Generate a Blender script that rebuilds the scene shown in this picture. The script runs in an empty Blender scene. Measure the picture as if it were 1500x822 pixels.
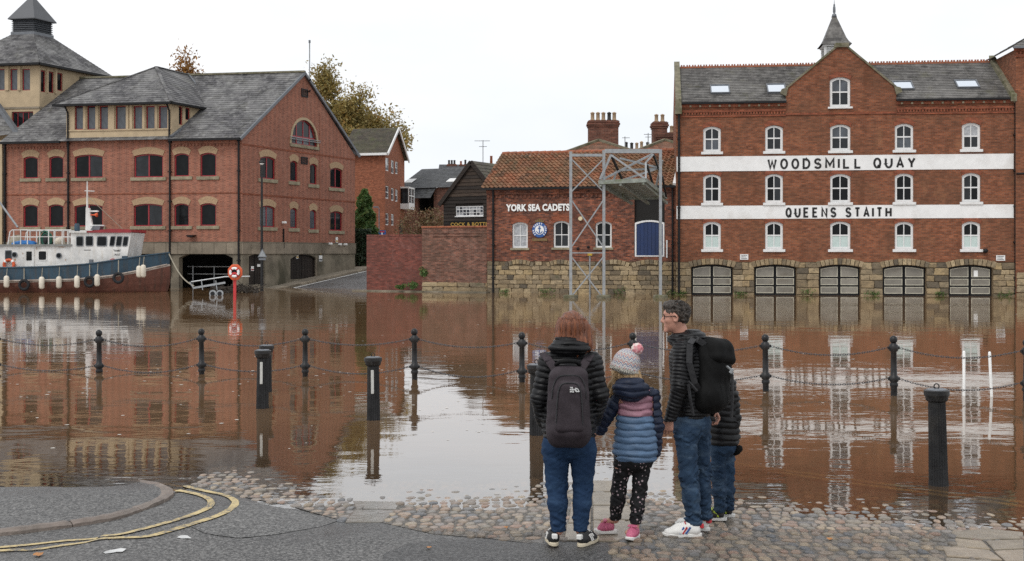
import bpy, bmesh, math, random
import numpy as np
from mathutils import Vector, Matrix
from mathutils.geometry import delaunay_2d_cdt

random.seed(7)
rng = np.random.default_rng(7)
scene = bpy.context.scene
COL = scene.collection

# ------------------------------------------------------------------ camera, sky, sun, exposure
FPX, CX, HY, CAMH = 1700.0, 750.0, 370.0, 2.2      # focal length in photo pixels, centre column, horizon row, eye height above the water
cam_data = bpy.data.cameras.new('camera')
cam_data.sensor_width = 36.0
cam_data.lens = 36.0 * FPX / 1500.0
cam_data.shift_y = -(411.0 - HY) / 1500.0
cam_data.clip_start = 0.1
cam_data.clip_end = 5000.0
camera = bpy.data.objects.new('camera', cam_data)
camera.location = (0, 0, CAMH)
camera.rotation_euler = (math.radians(90), 0, 0)
COL.objects.link(camera)
scene.camera = camera

SUN_EL, SUN_AZ = math.radians(52), math.radians(215)
world = bpy.data.worlds.new('World')
scene.world = world
world.use_nodes = True
wt = world.node_tree
wt.nodes.clear()
w_out = wt.nodes.new('ShaderNodeOutputWorld')
w_bg = wt.nodes.new('ShaderNodeBackground')
w_sky = wt.nodes.new('ShaderNodeTexSky')
w_sky.sky_type = 'NISHITA'
w_sky.sun_disc = False
w_sky.sun_elevation = SUN_EL
w_sky.sun_rotation = SUN_AZ
w_sky.dust_density = 4.0
w_hs = wt.nodes.new('ShaderNodeHueSaturation')
w_hs.inputs['Saturation'].default_value = 0.25
wt.links.new(w_sky.outputs[0], w_hs.inputs['Color'])
w_tc = wt.nodes.new('ShaderNodeTexCoord')
w_map = wt.nodes.new('ShaderNodeMapping')
w_map.inputs['Scale'].default_value = (1.0, 1.0, 2.6)
wt.links.new(w_tc.outputs['Generated'], w_map.inputs[0])
w_n = wt.nodes.new('ShaderNodeTexNoise')
w_n.inputs['Scale'].default_value = 2.3
w_n.inputs['Detail'].default_value = 5
w_n.inputs['Roughness'].default_value = 0.5
wt.links.new(w_map.outputs[0], w_n.inputs['Vector'])
w_r = wt.nodes.new('ShaderNodeValToRGB')
w_r.color_ramp.elements[0].position = 0.35
w_r.color_ramp.elements[0].color = (0.85, 0.895, 0.945, 1)
w_r.color_ramp.elements[1].position = 0.62
w_r.color_ramp.elements[1].color = (0.985, 0.995, 1.01, 1)
wt.links.new(w_n.outputs[0], w_r.inputs[0])
w_sc = wt.nodes.new('ShaderNodeVectorMath')
w_sc.operation = 'SCALE'
w_sc.inputs['Scale'].default_value = 10.0
wt.links.new(w_r.outputs[0], w_sc.inputs[0])
w_mix = wt.nodes.new('ShaderNodeMixRGB')
w_mix.inputs[0].default_value = 0.94
wt.links.new(w_hs.outputs[0], w_mix.inputs[1])
wt.links.new(w_sc.outputs[0], w_mix.inputs[2])
wt.links.new(w_mix.outputs[0], w_bg.inputs[0])
w_bg.inputs[1].default_value = 0.1
wt.links.new(w_bg.outputs[0], w_out.inputs[0])

sun_data = bpy.data.lights.new('sun', 'SUN')
sun_data.energy = 1.1
sun_data.angle = math.radians(25)
sun_data.color = (1.0, 0.97, 0.93)
sun = bpy.data.objects.new('sun', sun_data)
COL.objects.link(sun)
_sd = Vector((math.sin(SUN_AZ) * math.cos(SUN_EL), math.cos(SUN_AZ) * math.cos(SUN_EL), math.sin(SUN_EL)))
sun.rotation_euler = _sd.to_track_quat('Z', 'Y').to_euler()

scene.view_settings.view_transform = 'Standard'
scene.view_settings.look = 'None'
scene.view_settings.exposure = 0.16
scene.view_settings.gamma = 1.0
scene.render.engine = 'CYCLES'
scene.cycles.max_bounces = 6
scene.cycles.use_denoising = False      # keeps brick, slate and tarmac grain crisp

# ------------------------------------------------------------------ helpers
I4 = Matrix.Identity(4)
WM = {}                                              # world matrix of everything made so far


def P(px, py, Y):
    return Vector(((px - CX) / FPX * Y, Y, CAMH - (py - HY) / FPX * Y))


def P2(px, Y):
    return Vector(((px - CX) / FPX * Y, Y))


def link(name, data, parent=None, M=None, root=False):
    o = bpy.data.objects.new(name, data)
    COL.objects.link(o)
    pm = WM[parent] if parent is not None else I4
    if M is None:
        M = pm
    if parent is not None:
        o.parent = parent
    o.matrix_basis = pm.inverted() @ M
    WM[o] = M.copy()
    return o


def tag(o, label=None, cat=None, group=None, kind=None):
    if label:
        o['label'] = label
    if cat:
        o['category'] = cat
    if group:
        o['group'] = group
    if kind:
        o['kind'] = kind
    return o


def thing(name, label, cat, M, group=None):
    o = link(name, None, None, M)
    o.empty_display_size = 0.3
    return tag(o, label, cat, group)


def T(x, y, z):
    return Matrix.Translation((x, y, z))


def RZ(a):
    return Matrix.Rotation(a, 4, 'Z')


def put_uv(me):
    """Metric texture coordinates in the plane of every face: u level, v up the slope."""
    uvl = me.uv_layers.new(name='UVMap')
    vs = np.empty(len(me.vertices) * 3)
    me.vertices.foreach_get('co', vs)
    vs = vs.reshape(-1, 3)
    nf = len(me.polygons)
    nrm = np.empty(nf * 3)
    me.polygons.foreach_get('normal', nrm)
    nrm = nrm.reshape(-1, 3)
    tot = np.empty(nf, dtype=np.int32)
    me.polygons.foreach_get('loop_total', tot)
    li = np.empty(len(me.loops), dtype=np.int32)
    me.loops.foreach_get('vertex_index', li)
    t = np.stack([-nrm[:, 1], nrm[:, 0], np.zeros(nf)], 1)
    L = np.linalg.norm(t, axis=1)
    flat = L < 0.05
    t[flat] = (1, 0, 0)
    t /= np.linalg.norm(t, axis=1)[:, None]
    b = np.cross(nrm, t)
    fi = np.repeat(np.arange(nf), tot)
    p = vs[li]
    uv = np.stack([(p * t[fi]).sum(1), (p * b[fi]).sum(1)], 1)
    uvl.data.foreach_set('uv', uv.ravel())


class MB:
    """Collects boxes, prisms, tubes ... and links them as one mesh object."""

    def __init__(s):
        s.v, s.f, s.m = [], [], []
        s.mat = 0

    def add(s, vs, fs):
        b = len(s.v)
        s.v += [tuple(p) for p in vs]
        s.f += [tuple(b + i for i in f) for f in fs]
        s.m += [s.mat] * len(fs)

    def box(s, x0, x1, y0, y1, z0, z1):
        s.add([(x0, y0, z0), (x1, y0, z0), (x1, y1, z0), (x0, y1, z0), (x0, y0, z1), (x1, y0, z1), (x1, y1, z1), (x0, y1, z1)],
              [(0, 3, 2, 1), (4, 5, 6, 7), (0, 1, 5, 4), (1, 2, 6, 5), (2, 3, 7, 6), (3, 0, 4, 7)])
        return s

    def poly(s, pts):
        s.add(pts, [tuple(range(len(pts)))])
        return s

    def prism(s, pts, y0, y1):
        """Polygon in x,z (counter-clockwise seen from -y) pushed from y0 to y1."""
        n = len(pts)
        vs = [(x, y0, z) for x, z in pts] + [(x, y1, z) for x, z in pts]
        fs = [tuple(range(n)), tuple(range(2 * n - 1, n - 1, -1))]
        fs += [((i + 1) % n, i, n + i, n + (i + 1) % n) for i in range(n)]
        s.add(vs, fs)
        return s

    def ring(s, outer, inner, y0, y1):
        n = len(outer)
        vs = [(x, y0, z) for x, z in outer] + [(x, y0, z) for x, z in inner] + [(x, y1, z) for x, z in outer] + [(x, y1, z) for x, z in inner]
        fs = []
        for i in range(n):
            j = (i + 1) % n
            fs += [(i, j, n + j, n + i), (n + i, n + j, 3 * n + j, 3 * n + i), (j, i, 2 * n + i, 2 * n + j), (2 * n + j, 2 * n + i, 3 * n + i, 3 * n + j)]
        s.add(vs, fs)
        return s

    def tube(s, pts, r, n=6, closed=False):
        pts = [Vector(p) for p in pts]
        m = len(pts)
        rs = r if isinstance(r, (list, tuple)) else [r] * m
        vs, fs = [], []
        ref = None
        for i in range(m):
            a = pts[i - 1] if (i > 0 or closed) else pts[i]
            c = pts[(i + 1) % m] if (i < m - 1 or closed) else pts[i]
            d = (c - a)
            d = d.normalized() if d.length > 1e-9 else Vector((0, 0, 1))
            if ref is None:
                ref = Vector((0, 0, 1)) if abs(d.z) < 0.9 else Vector((1, 0, 0))
            x = d.cross(ref)
            if x.length < 1e-4:
                x = d.cross(Vector((0.3, 1, 0.2)))
            x.normalize()
            y = x.cross(d).normalized()
            ref = y
            for k in range(n):
                t = 2 * math.pi * k / n
                vs.append(pts[i] + x * (math.cos(t) * rs[i]) + y * (math.sin(t) * rs[i]))
        last = m if closed else m - 1
        for i in range(last):
            j = (i + 1) % m
            for k in range(n):
                l = (k + 1) % n
                fs.append((i * n + k, i * n + l, j * n + l, j * n + k))
        if not closed:
            fs.append(tuple(range(n - 1, -1, -1)))
            fs.append(tuple((m - 1) * n + k for k in range(n)))
        s.add(vs, fs)
        return s

    def bar(s, p, q, w, h=None, up=(0, 0, 1)):
        p, q = Vector(p), Vector(q)
        h = h or w
        d = (q - p).normalized()
        u = Vector(up)
        x = d.cross(u)
        if x.length < 1e-3:
            x = d.cross(Vector((0, 1, 0)))
        x.normalize()
        y = x.cross(d).normalized()
        c = [(-1, -1), (1, -1), (1, 1), (-1, 1)]
        vs = [e + x * (a * w / 2) + y * (b * h / 2) for e in (p, q) for a, b in c]
        s.add(vs, [(3, 2, 1, 0), (4, 5, 6, 7), (0, 1, 5, 4), (1, 2, 6, 5), (2, 3, 7, 6), (3, 0, 4, 7)])
        return s

    def lathe(s, prof, n=16, cx=0, cy=0, flute=None):
        vs, fs = [], []
        m = len(prof)
        for r, z in prof:
            for k in range(n):
                t = 2 * math.pi * k / n
                q = r * (flute(k, z) if flute else 1)
                vs.append((cx + q * math.cos(t), cy + q * math.sin(t), z))
        for i in range(m - 1):
            for k in range(n):
                l = (k + 1) % n
                fs.append((i * n + k, i * n + l, (i + 1) * n + l, (i + 1) * n + k))
        fs.append(tuple(range(n - 1, -1, -1)))
        fs.append(tuple((m - 1) * n + k for k in range(n)))
        s.add(vs, fs)
        return s

    def courses(s, e0, e1, r1, r0, rows, lift=0.02, cols=1, jit=0.0):
        """A roof slope laid in lapped rows from eaves e0-e1 up to ridge r0-r1."""
        e0, e1, r1, r0 = [Vector(p) for p in (e0, e1, r1, r0)]
        nrm = (e1 - e0).cross((r0 + r1) / 2 - (e0 + e1) / 2).normalized()
        for k in range(rows):
            t0, t1 = k / rows, (k + 1) / rows
            for c in range(cols):
                a0, a1 = c / cols, (c + 1) / cols
                j = random.uniform(-jit, jit)
                lo0 = e0.lerp(r0, t0).lerp(e1.lerp(r1, t0), a0) + nrm * (lift + j)
                lo1 = e0.lerp(r0, t0).lerp(e1.lerp(r1, t0), a1) + nrm * (lift + j)
                b0 = e0.lerp(r0, t0).lerp(e1.lerp(r1, t0), a0) - nrm * 0.01
                b1 = e0.lerp(r0, t0).lerp(e1.lerp(r1, t0), a1) - nrm * 0.01
                hi0 = e0.lerp(r0, t1).lerp(e1.lerp(r1, t1), a0) + nrm * 0.002
                hi1 = e0.lerp(r0, t1).lerp(e1.lerp(r1, t1), a1) + nrm * 0.002
                s.add([lo0, lo1, hi1, hi0, b0, b1], [(0, 1, 2, 3), (4, 5, 1, 0)])
        return s

    def xf(s, M, start=0):
        s.v[start:] = [tuple(M @ Vector(p)) for p in s.v[start:]]
        return s

    def mesh(s, name, mats, smooth=False, uv=True, bevel=0.0):
        me = bpy.data.meshes.new(name)
        me.from_pydata(s.v, [], s.f)
        if not isinstance(mats, (list, tuple)):
            mats = [mats]
        for m in mats:
            me.materials.append(m)
        if len(mats) > 1:
            me.polygons.foreach_set('material_index', s.m)
        if bevel:
            bm = bmesh.new()
            bm.from_mesh(me)
            bmesh.ops.bevel(bm, geom=bm.edges[:], offset=bevel, segments=1, affect='EDGES', profile=0.5)
            bm.to_mesh(me)
            bm.free()
        if smooth:
            me.polygons.foreach_set('use_smooth', [True] * len(me.polygons))
        me.update()
        if uv and len(me.polygons):
            put_uv(me)
        return me

    def build(s, name, mats, parent=None, M=None, smooth=False, uv=True, bevel=0.0):
        return link(name, s.mesh(name, mats, smooth, uv, bevel), parent, M)


class Fac:
    """An upright plane from A to B (plan points). Its frame: x along, y into the building, z up from the water."""

    def __init__(s, A, B):
        s.A, s.B = Vector(A), Vector(B)
        s.e = (s.B - s.A)
        s.L = s.e.length
        s.e.normalize()
        s.n = Vector((-s.e.y, s.e.x))
        s.M = T(s.A.x, s.A.y, 0) @ RZ(math.atan2(s.e.y, s.e.x))

    def uv(s, px, py, dy=0.0):
        A = s.A + s.n * dy
        d = Vector(((px - CX) / FPX, 1.0))
        t = (A.x * s.e.y - A.y * s.e.x) / (d.x * s.e.y - d.y * s.e.x)
        u = (d * t - A).dot(s.e)
        return u, CAMH - (py - HY) / FPX * t

    def rect(s, pl, pr, pt, pb, dy=0.0):
        pc = (pl + pr) / 2
        return s.uv(pl, pt, dy)[0], s.uv(pr, pt, dy)[0], s.uv(pc, pb, dy)[1], s.uv(pc, pt, dy)[1]

    def w(s, u, dy, z):
        q = s.A + s.e * u + s.n * dy
        return Vector((q.x, q.y, z))


def arc_fn(x0, x1, zs, rise):
    """Height of a segmental arch springing at zs."""
    if rise < 1e-4:
        return lambda x: zs
    h = (x1 - x0) / 2
    R = (h * h + rise * rise) / (2 * rise)
    xc = (x0 + x1) / 2
    return lambda x: zs + rise - R + math.sqrt(max(0.0, R * R - (x - xc) ** 2))


def arch(x0, x1, z0, zt, rise, n=8):
    """Opening outline, counter-clockwise from the lower left; crown at zt."""
    pts = [(x0, z0), (x1, z0)]
    if rise < 1e-4:
        return pts + [(x1, zt), (x0, zt)]
    f = arc_fn(x0, x1, zt - rise, rise)
    return pts + [(x1 + (x0 - x1) * i / n, f(x1 + (x0 - x1) * i / n)) for i in range(n + 1)]


def inset(x0, x1, z0, zt, rise, t, n=8):
    return arch(x0 + t, x1 - t, z0 + t, zt - t, max(0.0, rise * 0.93) if rise > 1e-4 else 0, n)


def in_poly(p, poly):
    x, y = p
    c = False
    j = len(poly) - 1
    for i in range(len(poly)):
        xi, yi = poly[i]
        xj, yj = poly[j]
        if (yi > y) != (yj > y) and x < (xj - xi) * (y - yi) / (yj - yi) + xi:
            c = not c
        j = i
    return c


def wall(name, mat, parent, M, outline, holes=(), depth=0.2, thick=0.0):
    """A wall face with real openings and their reveals."""
    mb = MB()
    vs, es = [], []
    for loop in [outline] + list(holes):
        b = len(vs)
        vs += [Vector(p) for p in loop]
        es += [(b + i, b + (i + 1) % len(loop)) for i in range(len(loop))]
    ov, oe, of, _a, _b, _c = delaunay_2d_cdt(vs, es, [], 0, 1e-5)
    fs = []
    for f in of:
        c = sum((ov[i] for i in f), Vector((0, 0))) / len(f)
        if in_poly(c, outline) and not any(in_poly(c, h) for h in holes):
            a = (ov[f[1]] - ov[f[0]]).cross(ov[f[2]] - ov[f[0]])
            fs.append(tuple(f) if a > 0 else tuple(reversed(f)))
    mb.add([(p.x, 0, p.y) for p in ov], fs)
    for h in holes:
        n = len(h)
        mb.add([(x, 0, z) for x, z in h] + [(x, depth, z) for x, z in h], [(i, (i + 1) % n, n + (i + 1) % n, n + i) for i in range(n)])
    if thick:
        n = len(outline)
        mb.add([(x, 0, z) for x, z in outline] + [(x, thick, z) for x, z in outline],
               [((i + 1) % n, i, n + i, n + (i + 1) % n) for i in range(n)])
    return mb.build(name, mat, parent, M)


MESHES = {}


def cached(key, make):
    if key not in MESHES:
        MESHES[key] = make()
    return MESHES[key]


def text_mesh(name, body, size, mat, parent, M, xs=1.0, bold=0.0, depth=0.02, align='LEFT', spacing=1.0, fit=None):
    """Lettering as a solid mesh standing in the x,z plane of M; fit = width it must take."""
    cu = bpy.data.curves.new(name, 'FONT')
    cu.body = body
    cu.size = size
    cu.offset = bold
    cu.extrude = depth / 2
    cu.space_character = spacing
    cu.resolution_u = 3
    tmp = bpy.data.objects.new('tmp_text', cu)
    COL.objects.link(tmp)
    dg = bpy.context.evaluated_depsgraph_get()
    me = bpy.data.meshes.new_from_object(tmp.evaluated_get(dg))
    bpy.data.objects.remove(tmp)
    n = len(me.vertices)
    co = np.empty(n * 3)
    me.vertices.foreach_get('co', co)
    co = co.reshape(-1, 3)
    w = co[:, 0].max() - co[:, 0].min()
    h = co[:, 1].max() - co[:, 1].min()
    co[:, 0] -= co[:, 0].min()
    co[:, 1] -= co[:, 1].min()
    if fit:
        co[:, 0] *= fit[0] / w
        co[:, 1] *= fit[1] / h
        w = fit[0]
    if align == 'CENTER':
        co[:, 0] -= w / 2
    co = np.stack([co[:, 0], -co[:, 2], co[:, 1]], 1)
    me.vertices.foreach_set('co', co.ravel())
    me.materials.clear()
    me.materials.append(mat)
    me.update()
    return link(name, me, parent, M)


# ------------------------------------------------------------------ materials
class NT:
    def __init__(s, name):
        s.mat = bpy.data.materials.new(name)
        s.mat.use_nodes = True
        s.t = s.mat.node_tree
        s.t.nodes.clear()
        s.out = s.t.nodes.new('ShaderNodeOutputMaterial')

    def __call__(s, typ, props=None, **kw):
        n = s.t.nodes.new('ShaderNode' + typ)
        for k, v in (props or {}).items():
            setattr(n, k, v)
        for k, v in kw.items():
            key = int(k[1:]) if k[0] == 'i' and k[1:].isdigit() else k.replace('_', ' ')
            s.set(n.inputs[key], v)
        return n

    def set(s, sock, v):
        if isinstance(v, bpy.types.NodeSocket):
            s.t.links.new(v, sock)
        elif isinstance(v, bpy.types.Node):
            s.t.links.new(v.outputs[0], sock)
        else:
            if sock.type == 'RGBA' and not hasattr(v, '__len__'):
                v = (v, v, v, 1)
            elif sock.type == 'RGBA' and len(v) == 3:
                v = (*v, 1)
            sock.default_value = v

    def math(s, op, a, b=0.0, clamp=False):
        return s('Math', dict(operation=op, use_clamp=clamp), i0=a, i1=b)

    def mix(s, fac, a, b, blend='MIX'):
        return s('MixRGB', dict(blend_type=blend), i0=fac, i1=a, i2=b)

    def ramp(s, fac, stops):
        n = s('ValToRGB', None, i0=fac)
        cr = n.color_ramp
        while len(cr.elements) < len(stops):
            cr.elements.new(0.5)
        for e, (p, c) in zip(cr.elements, stops):
            e.position = p
            e.color = (*c, 1) if hasattr(c, '__len__') else (c, c, c, 1)
        return n

    def noise(s, vec, scale, detail=4, rough=0.55, dist=0.0):
        return s('TexNoise', None, Vector=vec, Scale=scale, Detail=detail, Roughness=rough, Distortion=dist)

    def scaled(s, vec, x, y, z):
        return s('Mapping', None, i0=vec, Scale=(x, y, z))

    def bump(s, height, dist, strength=1.0, normal=None):
        kw = dict(Height=height, Distance=dist, Strength=strength)
        if normal is not None:
            kw['Normal'] = normal
        return s('Bump', None, **kw)

    def finish(s, color, rough=0.7, normal=None, metal=0.0, spec=0.5, **kw):
        b = s('BsdfPrincipled', None, Base_Color=color, Roughness=rough, Metallic=metal, **kw)
        s.set(b.inputs['Specular IOR Level'], spec)
        if normal is not None:
            s.set(b.inputs['Normal'], normal)
        s.t.links.new(b.outputs[0], s.out.inputs[0])
        return s.mat


def obj_co(n):
    return n('TexCoord').outputs['Object']


def uv_co(n):
    return n('TexCoord').outputs['UV']


def paint(name, col, rough=0.5, metal=0.0, var=0.25, scale=6.0, spec=0.5, bump=0.0, per_object=0.0, dirt=None, dirt_amt=0.4):
    """A painted or plain surface with mild mottling, wear and an uneven sheen."""
    n = NT(name)
    co = obj_co(n)
    a = n.noise(co, scale, 5, 0.6)
    lo = tuple(c * (1 - var) for c in col)
    hi = tuple(min(1, c * (1 + var)) for c in col)
    c = n.ramp(a, [(0.3, lo), (0.7, hi)])
    if dirt:
        b = n.noise(co, scale * 0.45, 6, 0.65, 0.4)
        f = n.ramp(b, [(0.5, 0.0), (0.68, dirt_amt)])
        c = n.mix(f, c, dirt)
    if per_object:
        r = n('ObjectInfo').outputs['Random']
        k = n('MapRange', None, i0=r, i3=1 - per_object, i4=1 + per_object)
        c = n.mix(1.0, c, k, 'MULTIPLY')
    rr = n('MapRange', None, i0=a, i1=0.3, i2=0.7, i3=max(0.02, rough * 0.8), i4=min(1, rough * 1.2))
    nm = n.bump(n.noise(co, scale * 6, 3), bump) if bump else None
    return n.finish(c, rr, nm, metal, spec)


def brick_mat(name, c1, c2, mortar, stain, bw=0.225, bh=0.075, ms=0.009, stain_amt=0.6, big=0.35, light=None, diaper=0.0, streak=0.35, tone=(0.72, 1.25)):
    n = NT(name)
    uv = uv_co(n)
    br = n('TexBrick', dict(offset=0.5), Vector=uv, Color1=c1, Color2=c2, Mortar=mortar, Scale=1.0, Mortar_Size=ms, Mortar_Smooth=0.3, Bias=0.0, Brick_Width=bw, Row_Height=bh)
    col = br.outputs['Color']
    # every brick its own tone
    sx = n('SeparateXYZ', None, i0=uv)
    row = n.math('FLOOR', n.math('DIVIDE', sx.outputs[1], bh))
    off = n.math('MULTIPLY', n.math('MODULO', row, 2.0), 0.5)
    cell = n.math('FLOOR', n.math('ADD', n.math('DIVIDE', sx.outputs[0], bw), off))
    wn = n('TexWhiteNoise', dict(noise_dimensions='2D'), Vector=n('CombineXYZ', None, X=cell, Y=row))
    tn = n('MapRange', None, i0=wn.outputs['Value'], i3=tone[0], i4=tone[1])
    col = n.mix(1.0, col, tn, 'MULTIPLY')
    if diaper:
        d = n.math('MODULO', n.math('ADD', cell, n.math('MULTIPLY', row, 1.0)), 2.0)
        col = n.mix(n.math('MULTIPLY', d, diaper), col, (c1[0] * 1.5, c1[1] * 1.7, c1[2] * 1.7))
    f = n.noise(uv, big, 6, 0.62, 0.6)
    col = n.mix(n.ramp(f, [(0.42, 0.0), (0.72, stain_amt)]), col, stain)
    if light:
        f2 = n.noise(n.scaled(uv, 1.0, 0.7, 1), big * 2.3, 6, 0.7, 0.4)
        col = n.mix(n.ramp(f2, [(0.55, 0.0), (0.75, 0.55)]), col, light)
    st = n.noise(n.scaled(uv, 1.3, 0.12, 1), 1.0, 4, 0.6)
    col = n.mix(n.ramp(st, [(0.55, 0.0), (0.78, streak)]), col, tuple(c * 0.35 for c in c1))
    h = n.mix(0.25, n.math('SUBTRACT', 1.0, br.outputs['Fac']), n.noise(uv, 40, 2))
    return n.finish(col, 0.85, n.bump(h, 0.006, 0.7), spec=0.25)


def slate_mat(name, c1, c2, lichen, moss, w=0.3, h=0.22, lichen_amt=0.5, moss_amt=0.3):
    n = NT(name)
    uv = uv_co(n)
    br = n('TexBrick', dict(offset=0.5), Vector=uv, Color1=c1, Color2=c2, Mortar=tuple(c * 0.45 for c in c1), Scale=1.0, Mortar_Size=0.006, Bias=0.0, Brick_Width=w, Row_Height=h)
    sx = n('SeparateXYZ', None, i0=uv)
    row = n.math('FLOOR', n.math('DIVIDE', sx.outputs[1], h))
    off = n.math('MULTIPLY', n.math('MODULO', row, 2.0), 0.5)
    cell = n.math('FLOOR', n.math('ADD', n.math('DIVIDE', sx.outputs[0], w), off))
    wn = n('TexWhiteNoise', dict(noise_dimensions='2D'), Vector=n('CombineXYZ', None, X=cell, Y=row))
    col = n.mix(1.0, br.outputs['Color'], n('MapRange', None, i0=wn.outputs['Value'], i3=0.6, i4=1.4), 'MULTIPLY')
    f = n.noise(uv, 0.5, 7, 0.68, 0.7)
    col = n.mix(n.ramp(f, [(0.44, 0.0), (0.66, lichen_amt)]), col, lichen)
    g = n.noise(uv, 2.2, 6, 0.7, 0.5)
    col = n.mix(n.ramp(g, [(0.5, 0.0), (0.66, lichen_amt * 0.8)]), col, tuple(min(1, c * 1.25) for c in lichen))
    m = n.noise(n.scaled(uv, 1.0, 1.0, 1.0), 0.9, 6, 0.7)
    col = n.mix(n.ramp(m, [(0.55, 0.0), (0.7, moss_amt)]), col, moss)
    return n.finish(col, 0.62, n.bump(n.mix(0.4, wn.outputs['Value'], g), 0.012, 0.6), spec=0.35)


def stone_mat(name, cols, rough=0.8, stain=(0.05, 0.045, 0.035), green=(0.06, 0.07, 0.03), bump=0.02):
    """Every stone object its own tint, with mottling."""
    n = NT(name)
    r = n('ObjectInfo').outputs['Random']
    k = len(cols)
    c = n.ramp(r, [(i / (k - 1), cc) for i, cc in enumerate(cols)])
    co = obj_co(n)
    off = n('VectorMath', dict(operation='ADD'), i0=co, i1=n('CombineXYZ', None, X=n.math('MULTIPLY', r, 37.0), Y=n.math('MULTIPLY', r, 71.0)))
    f = n.noise(off, 2.2, 6, 0.7, 0.4)
    c = n.mix(n.ramp(f, [(0.45, 0.0), (0.72, 0.75)]), c, stain)
    f3 = n.noise(off, 7, 5, 0.7)
    c = n.mix(1.0, c, n.ramp(f3, [(0.3, 0.7), (0.7, 1.25)]), 'MULTIPLY')
    c = n.mix(n.ramp(n.noise(off, 1.3, 4), [(0.6, 0.0), (0.75, 0.5)]), c, green)
    return n.finish(c, rough, n.bump(n.noise(off, 14, 5, 0.65), bump, 0.8), spec=0.4)


def wood_mat(name, c1, c2, rough=0.75):
    n = NT(name)
    co = obj_co(n)
    r = n('ObjectInfo').outputs['Random']
    off = n('VectorMath', dict(operation='ADD'), i0=co, i1=n('CombineXYZ', None, X=n.math('MULTIPLY', r, 17.0), Z=n.math('MULTIPLY', r, 31.0)))
    f = n.noise(n.scaled(off, 1.2, 8, 14), 1.5, 5, 0.6, 0.4)
    c = n.ramp(f, [(0.3, c1), (0.7, c2)])
    c = n.mix(1.0, c, n('MapRange', None, i0=r, i3=0.7, i4=1.35), 'MULTIPLY')
    return n.finish(c, rough, n.bump(f, 0.01, 0.6), spec=0.3)


def glass_mat(name, tint, rough=0.06, spec=0.5):
    """A pane seen against an unlit room: dark body, mirror-like face, slightly wavy."""
    n = NT(name)
    co = obj_co(n)
    f = n.noise(co, 1.1, 4, 0.6, 0.8)
    c = n.ramp(f, [(0.35, tuple(t * 0.5 for t in tint)), (0.7, tuple(t * 1.6 for t in tint))])
    return n.finish(c, rough, n.bump(n.noise(co, 0.9, 2), 0.01, 0.5), spec=spec)


M = {}
M['brick_wharf'] = brick_mat('brick_wharf', (0.305, 0.110, 0.070), (0.22, 0.080, 0.054), (0.33, 0.225, 0.17), (0.16, 0.072, 0.052), diaper=0.4, light=(0.37, 0.20, 0.145), stain_amt=0.4, streak=0.2, tone=(0.8, 1.18))
M['brick_mill'] = brick_mat('brick_mill', (0.285, 0.094, 0.042), (0.18, 0.06, 0.03), (0.19, 0.125, 0.09), (0.10, 0.055, 0.033), stain_amt=0.65, big=0.5, light=(0.31, 0.145, 0.075), streak=0.5)
M['brick_mill_deep'] = brick_mat('brick_mill_deep', (0.31, 0.092, 0.046), (0.23, 0.066, 0.036), (0.17, 0.09, 0.06), (0.11, 0.042, 0.026), stain_amt=0.4, big=0.4)
M['brick_cadet'] = brick_mat('brick_cadet', (0.29, 0.09, 0.046), (0.085, 0.034, 0.027), (0.17, 0.115, 0.09), (0.075, 0.038, 0.028), stain_amt=0.65, big=0.6, light=(0.30, 0.125, 0.068), tone=(0.58, 1.4))
M['brick_quay'] = brick_mat('brick_quay', (0.22, 0.088, 0.058), (0.12, 0.055, 0.04), (0.20, 0.15, 0.12), (0.085, 0.06, 0.042), stain_amt=0.8, big=0.5, light=(0.30, 0.20, 0.16), streak=0.5, tone=(0.6, 1.38))
M['brick_quay_red'] = brick_mat('brick_quay_red', (0.22, 0.062, 0.044), (0.14, 0.046, 0.036), (0.13, 0.08, 0.065), (0.075, 0.042, 0.034), stain_amt=0.7, big=0.55, light=(0.32, 0.18, 0.16), streak=0.5)
M['brick_flats'] = brick_mat('brick_flats', (0.29, 0.09, 0.045), (0.24, 0.075, 0.04), (0.25, 0.14, 0.09), (0.2, 0.075, 0.042), stain_amt=0.4)
M['brick_far'] = brick_mat('brick_far', (0.19, 0.075, 0.05), (0.13, 0.055, 0.04), (0.18, 0.13, 0.1), (0.09, 0.05, 0.04), bw=0.3, bh=0.1)
M['slate_wharf'] = slate_mat('slate_wharf', (0.092, 0.088, 0.09), (0.055, 0.053, 0.057), (0.27, 0.265, 0.255), (0.095, 0.09, 0.045), lichen_amt=0.62)
M['slate_mill'] = slate_mat('slate_mill', (0.105, 0.098, 0.092), (0.065, 0.061, 0.058), (0.23, 0.22, 0.205), (0.12, 0.115, 0.055), lichen_amt=0.6, moss_amt=0.45)
M['slate_far'] = slate_mat('slate_far', (0.062, 0.064, 0.068), (0.05, 0.052, 0.056), (0.1, 0.1, 0.1), (0.07, 0.075, 0.04), lichen_amt=0.3)
M['mossy_tile'] = slate_mat('mossy_tile', (0.07, 0.052, 0.038), (0.05, 0.042, 0.032), (0.085, 0.085, 0.04), (0.075, 0.085, 0.025), lichen_amt=0.6, moss_amt=0.7)
M['lead'] = paint('lead', (0.15, 0.16, 0.175), 0.5, 0.3, 0.25, 3)
M['concrete'] = paint('concrete', (0.25, 0.21, 0.16), 0.85, 0, 0.25, 1.2, 0.25, 0.01, 0.12, (0.10, 0.085, 0.06), 0.75)
M['concrete_stained'] = paint('concrete_stained', (0.19, 0.165, 0.125), 0.85, 0, 0.35, 0.9, 0.25, 0.01, 0.15, (0.05, 0.047, 0.03), 0.85)
M['stone_buff'] = paint('stone_buff', (0.46, 0.36, 0.235), 0.8, 0, 0.14, 1.6, 0.25, 0.006, 0.07, (0.28, 0.22, 0.14), 0.45)
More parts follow.
